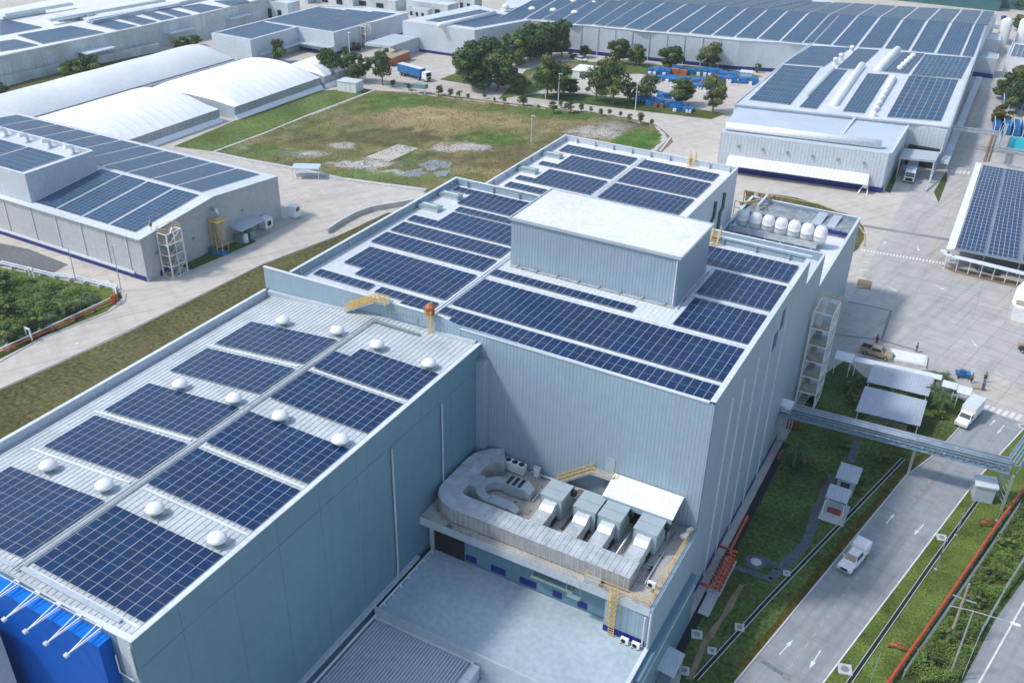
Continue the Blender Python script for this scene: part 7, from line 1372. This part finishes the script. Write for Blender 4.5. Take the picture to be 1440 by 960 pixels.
SPW = [(-154.5,237.2,3.4,1),(-154.7,239.0,1.9,1),(-150.9,237.8,2.8,1),(-148.2,238.7,2.3,1),(-145.3,238.8,1.9,1),(-141.4,242.2,1.9,1),(-137.2,240.5,1.5,1),(-134.1,240.8,2.1,1),(-128.3,242.0,3.3,1.4),(-117.7,240.5,3.3,1.3),(-118.2,246.0,2.3,1),(-113.6,243.1,3.7,1.2),(-111.6,246.1,2.5,1),(-108.6,246.4,1.9,1),(-105.0,245.4,2.2,1),(-103.0,246.7,2.0,1),(-99.7,247.2,1.8,1),(-95.8,244.2,2.4,1),(-92.6,244.7,3.4,1),(-89.3,244.5,2.0,1),(-171.5,237.4,2.4,1.2),(-165.5,237.5,2.2,1.6),(-123.9,243.1,0.8,2.4)]
SPO = {i: NTH[r] for r, i in enumerate(sorted(range(len(SPW)), key=lambda i: SPW[i][0]))}
for k, (x, y, h, wd) in enumerate(SPW): tree('sapling', k, x, y, h, 'small clipped dark sapling along the far field edge, %s from the left' % SPO[k], wd * 1.5, 'saplings along the field edge', 'sapling', 'sapling')
# hedge beyond the barrel tent, small bushes on the tree lawn
for k, (p, h, wd, l) in enumerate((((-259.31,236.62), 4, 1.8, 'left part of the green hedge before the L-shaped factory'), ((-258.94,241.88), 4, 1.8, 'right part of the green hedge before the L-shaped factory'), ((-91.47,309.27), 2, 1.5, 'low bush before the great hall, beside the white car'), ((-85.53,319.79), 3, .8, 'thin shrub by the great hall roller door'), ((-80.97,318.39), 3, .8, 'second thin shrub by the great hall roller door'), ((-207.90,261.39), 3, 1.2, 'shrub at the L-shaped factory wall, left'), ((-208.37,268.41), 3, 1.2, 'shrub at the L-shaped factory wall, middle'), ((-204.91,278.31), 3, 1.6, 'shrub at the L-shaped factory wall, right'))): tree('bush', 0, p[0], p[1], h, l, wd, None, 'shrub', 'shrub')
# palms and shrubs by the shelters
def palm_mesh(seed, n=13):
    rnd = random.Random(seed); v = []; f = []
    for k in range(n):
        a = k * 6.283 / n + rnd.random() * .4; el = rnd.uniform(.25, 1.0); L = rnd.uniform(1.3, 1.9); pts = []
        for i in range(7): s = i / 6; pts.append(Vector((math.cos(a) * L * s * math.cos(el * (1 - s * .9)), math.sin(a) * L * s * math.cos(el * (1 - s * .9)), 1.6 + L * (math.sin(el) * s - .75 * s * s))))
        for i in range(6):
            d = (pts[i + 1] - pts[i]).normalized(); sd = d.cross(Vector((0, 0, 1))).normalized()
            for q in range(3):
                p = pts[i].lerp(pts[i + 1], q / 3)
                for sg in (-1, 1): w_ = .34 * (1 - abs(i / 6 - .35)); e = p + sd * sg * w_ + d * .2 - Vector((0, 0, .1)); j = len(v); v += [tuple(p), tuple(p + d * .07), tuple(e)]; f.append((j, j + 1, j + 2))
    me = bpy.data.meshes.new('fronds'); me.from_pydata(v, [], f); me.materials.append(LEAFA); return me
pm = [palm_mesh(1), palm_mesh(2)]; ptm = MB().tube([(0, 0, 0), (.03, 0, .8), (0, 0, 1.65)], [.1, .08, .07], 7).build('trunk', BARK); pt_me = ptm.data; bpy.data.objects.remove(ptm)
PAL = [((-6.6, 132.8), 1.5, 'between the two shelters, left'), ((-4.9, 132.9), 1.4, 'between the two shelters, right'), ((-7.6, 124.0), 1.4, 'before the nearer shelter, left'), ((-5.6, 123.8), 1.4, 'before the nearer shelter, middle'), ((-3.9, 123.6), 1.3, 'before the nearer shelter, right'), ((-1.2, 141.9), 1.5, 'behind the covered walk, left'), ((.2, 142.2), 1.4, 'behind the covered walk, right'), ((-.2, 136.8), 1.7, 'right of the rear shelter'), ((.8, 135.6), 1.4, 'right of the rear shelter, nearer the van'), ((-15.2, 111.0), 1.9, 'on the lawn below the pipe bridge'), ((-14.0, 112.2), 1.3, 'small one on the lawn below the pipe bridge')]
for k, (p, s_, l) in enumerate(PAL):
    t = thing('palm', 'dark green palm ' + l, 'palm', (*p, 0), k * 1.3)
    for nme, me in (('fronds', pm[k % 2]), ('trunk', pt_me)): o = bpy.data.objects.new(nme, me); C.objects.link(o); o.parent = t
    t.scale = (s_, s_, s_)
for k, (p, h, wd, v, l) in enumerate((((-12.6, 134.2), 1.8, 1.2, 0, 'at the left end of the rear shelter'), ((-11.6, 131.2), 1.6, 1.3, 0, 'between the shelters at their left end'), ((-11.4, 137), 1.6, 1.2, 0, 'under the covered walk'), ((-9.5, 123.4), 1.2, 1.3, 0, 'at the left front of the nearer shelter'), ((.6, 133.8), 1.6, 1.3, 0, 'right of the nearer shelter'), ((2.0, 138.9), 1.0, 1.4, 0, 'under the last covered walk section'), ((-9.8, 119), 1.2, 1.6, 0, 'beside the slate path below the bridge'), ((-5.2, 118.6), 1.0, 1.6, 0, 'yellow-green by the pipe bridge'), ((-4.0, 118.9), 1.0, 1.6, 0, 'yellow-green by the pipe bridge post'), ((-6.1, 111.8), 1.1, 1.1, 0, 'right of the pale blue hut'), ((-5.9, 109.2), 1.3, 1.1, 0, 'beside the pale blue hut wall'), ((.6, 143.6), 1.4, 1.2, 0, 'beside the blue cart'), ((1.8, 142.6), 1.0, 1.2, 1, 'reddish by the blue cart'), ((-10.6, 109.5), .9, 1.2, 0, 'left of the slate path'))): tree('bush', v, p[0], p[1], h, 'low garden shrub ' + l, wd, None, 'shrub', 'shrub')
# scrub strips nobody could count: leafy ground cover as stuff
def scrub(name, poly, n, hmin, hmax, size, m, seed, cl=2.2):
    rnd = random.Random(seed); xs = [p[0] for p in poly]; ys = [p[1] for p in poly]; v = []; f = []; k = 0
    while k < n:
        x = rnd.uniform(min(xs), max(xs)); y = rnd.uniform(min(ys), max(ys))
        if not in_poly(x, y, poly): continue
        nz = noise.noise(Vector((x / cl, y / cl, seed))); 
        if nz < -.28: continue
        h = hmin + (hmax - hmin) * max(0, .5 + nz) * rnd.random(); a = rnd.random() * 6.28; s = size * (.5 + rnd.random()); tl = rnd.uniform(.1, .9)
        p = Vector((x, y, h)); u = Vector((math.cos(a), math.sin(a), rnd.uniform(-.3, .5))) * s; w_ = Vector((-math.sin(a), math.cos(a), rnd.uniform(-.4, .6))) * s * .5; i = len(v); v += [tuple(p - u), tuple(p + w_), tuple(p + u), tuple(p - w_)]; f.append((i, i + 1, i + 2, i + 3)); k += 1
    me = bpy.data.meshes.new(name); me.from_pydata(v, [], f); me.materials.append(m); o = bpy.data.objects.new(name, me); C.objects.link(o); return struct(o, 'stuff')
SC = [(3.94,79.56), (7.15,91.66), (13.39,118.96), (24, 132), (14.37,104.31), (11.38,94.10), (9.42,82.72)]
scrub('scrub_leaves', SC, 26000, .05, 1.5, .11, LEAFB, 11); scrub('scrub_leaves', SC, 15000, .0, 1.1, .12, LEAFC, 12)
scrub('field_tufts', FP, 15000, .03, .4, .2, LEAFC, 21, 6); SL = [(-162.00,92.82), (-149.61,95.50), (-138.93,97.31), (-134.56,95.47), (-135.64,84.60), (-136.04,74.28)]
scrub('plot_leaves', SL, 24000, .05, 1.9, .17, LEAFB, 13, 3); scrub('plot_leaves', SL, 14000, 0., 1.3, .17, mat('lime_leaves', (.1, .16, .04), .7, var=.3, vscale=.4, fine=.2), 14, 3)
for k, (p, h, l) in enumerate((((-143.08,83.61), 3.6, 'dark bush in the bushy plot at the left edge'), ((-135.00,82.72), 3.2, 'dark bush in the bushy plot by the fence'), ((-134.88,88.55), 2.6, 'smaller dark bush in the bushy plot towards the bend'), ((-151.55,89.01), 3.4, 'dark bush at the back of the bushy plot at the left edge'), ((-135.14,78.79), 3.0, 'dark bush at the near corner of the bushy plot'))): tree('bush', 0, p[0], p[1], h, l, 1.5, None, 'bush', 'bush')
for k, (p, h, l) in enumerate((((6.05,83.47), 1.9, 'dark bush in the scrub strip by the street lamp'), ((7.65,87.78), 2.0, 'dark bush at the foot of the utility pole'), ((11.12,101.05), 1.9, 'light bush in the scrub strip halfway up'), ((11.88,107.85), 2.0, 'bush in the scrub strip nearest the upper right'), ((9.87,95.73), 1.8, 'light bush in the scrub strip behind the street lamp'))): tree('bush', 0, p[0], p[1], h, l, 1.3, None, 'bush', 'bush')
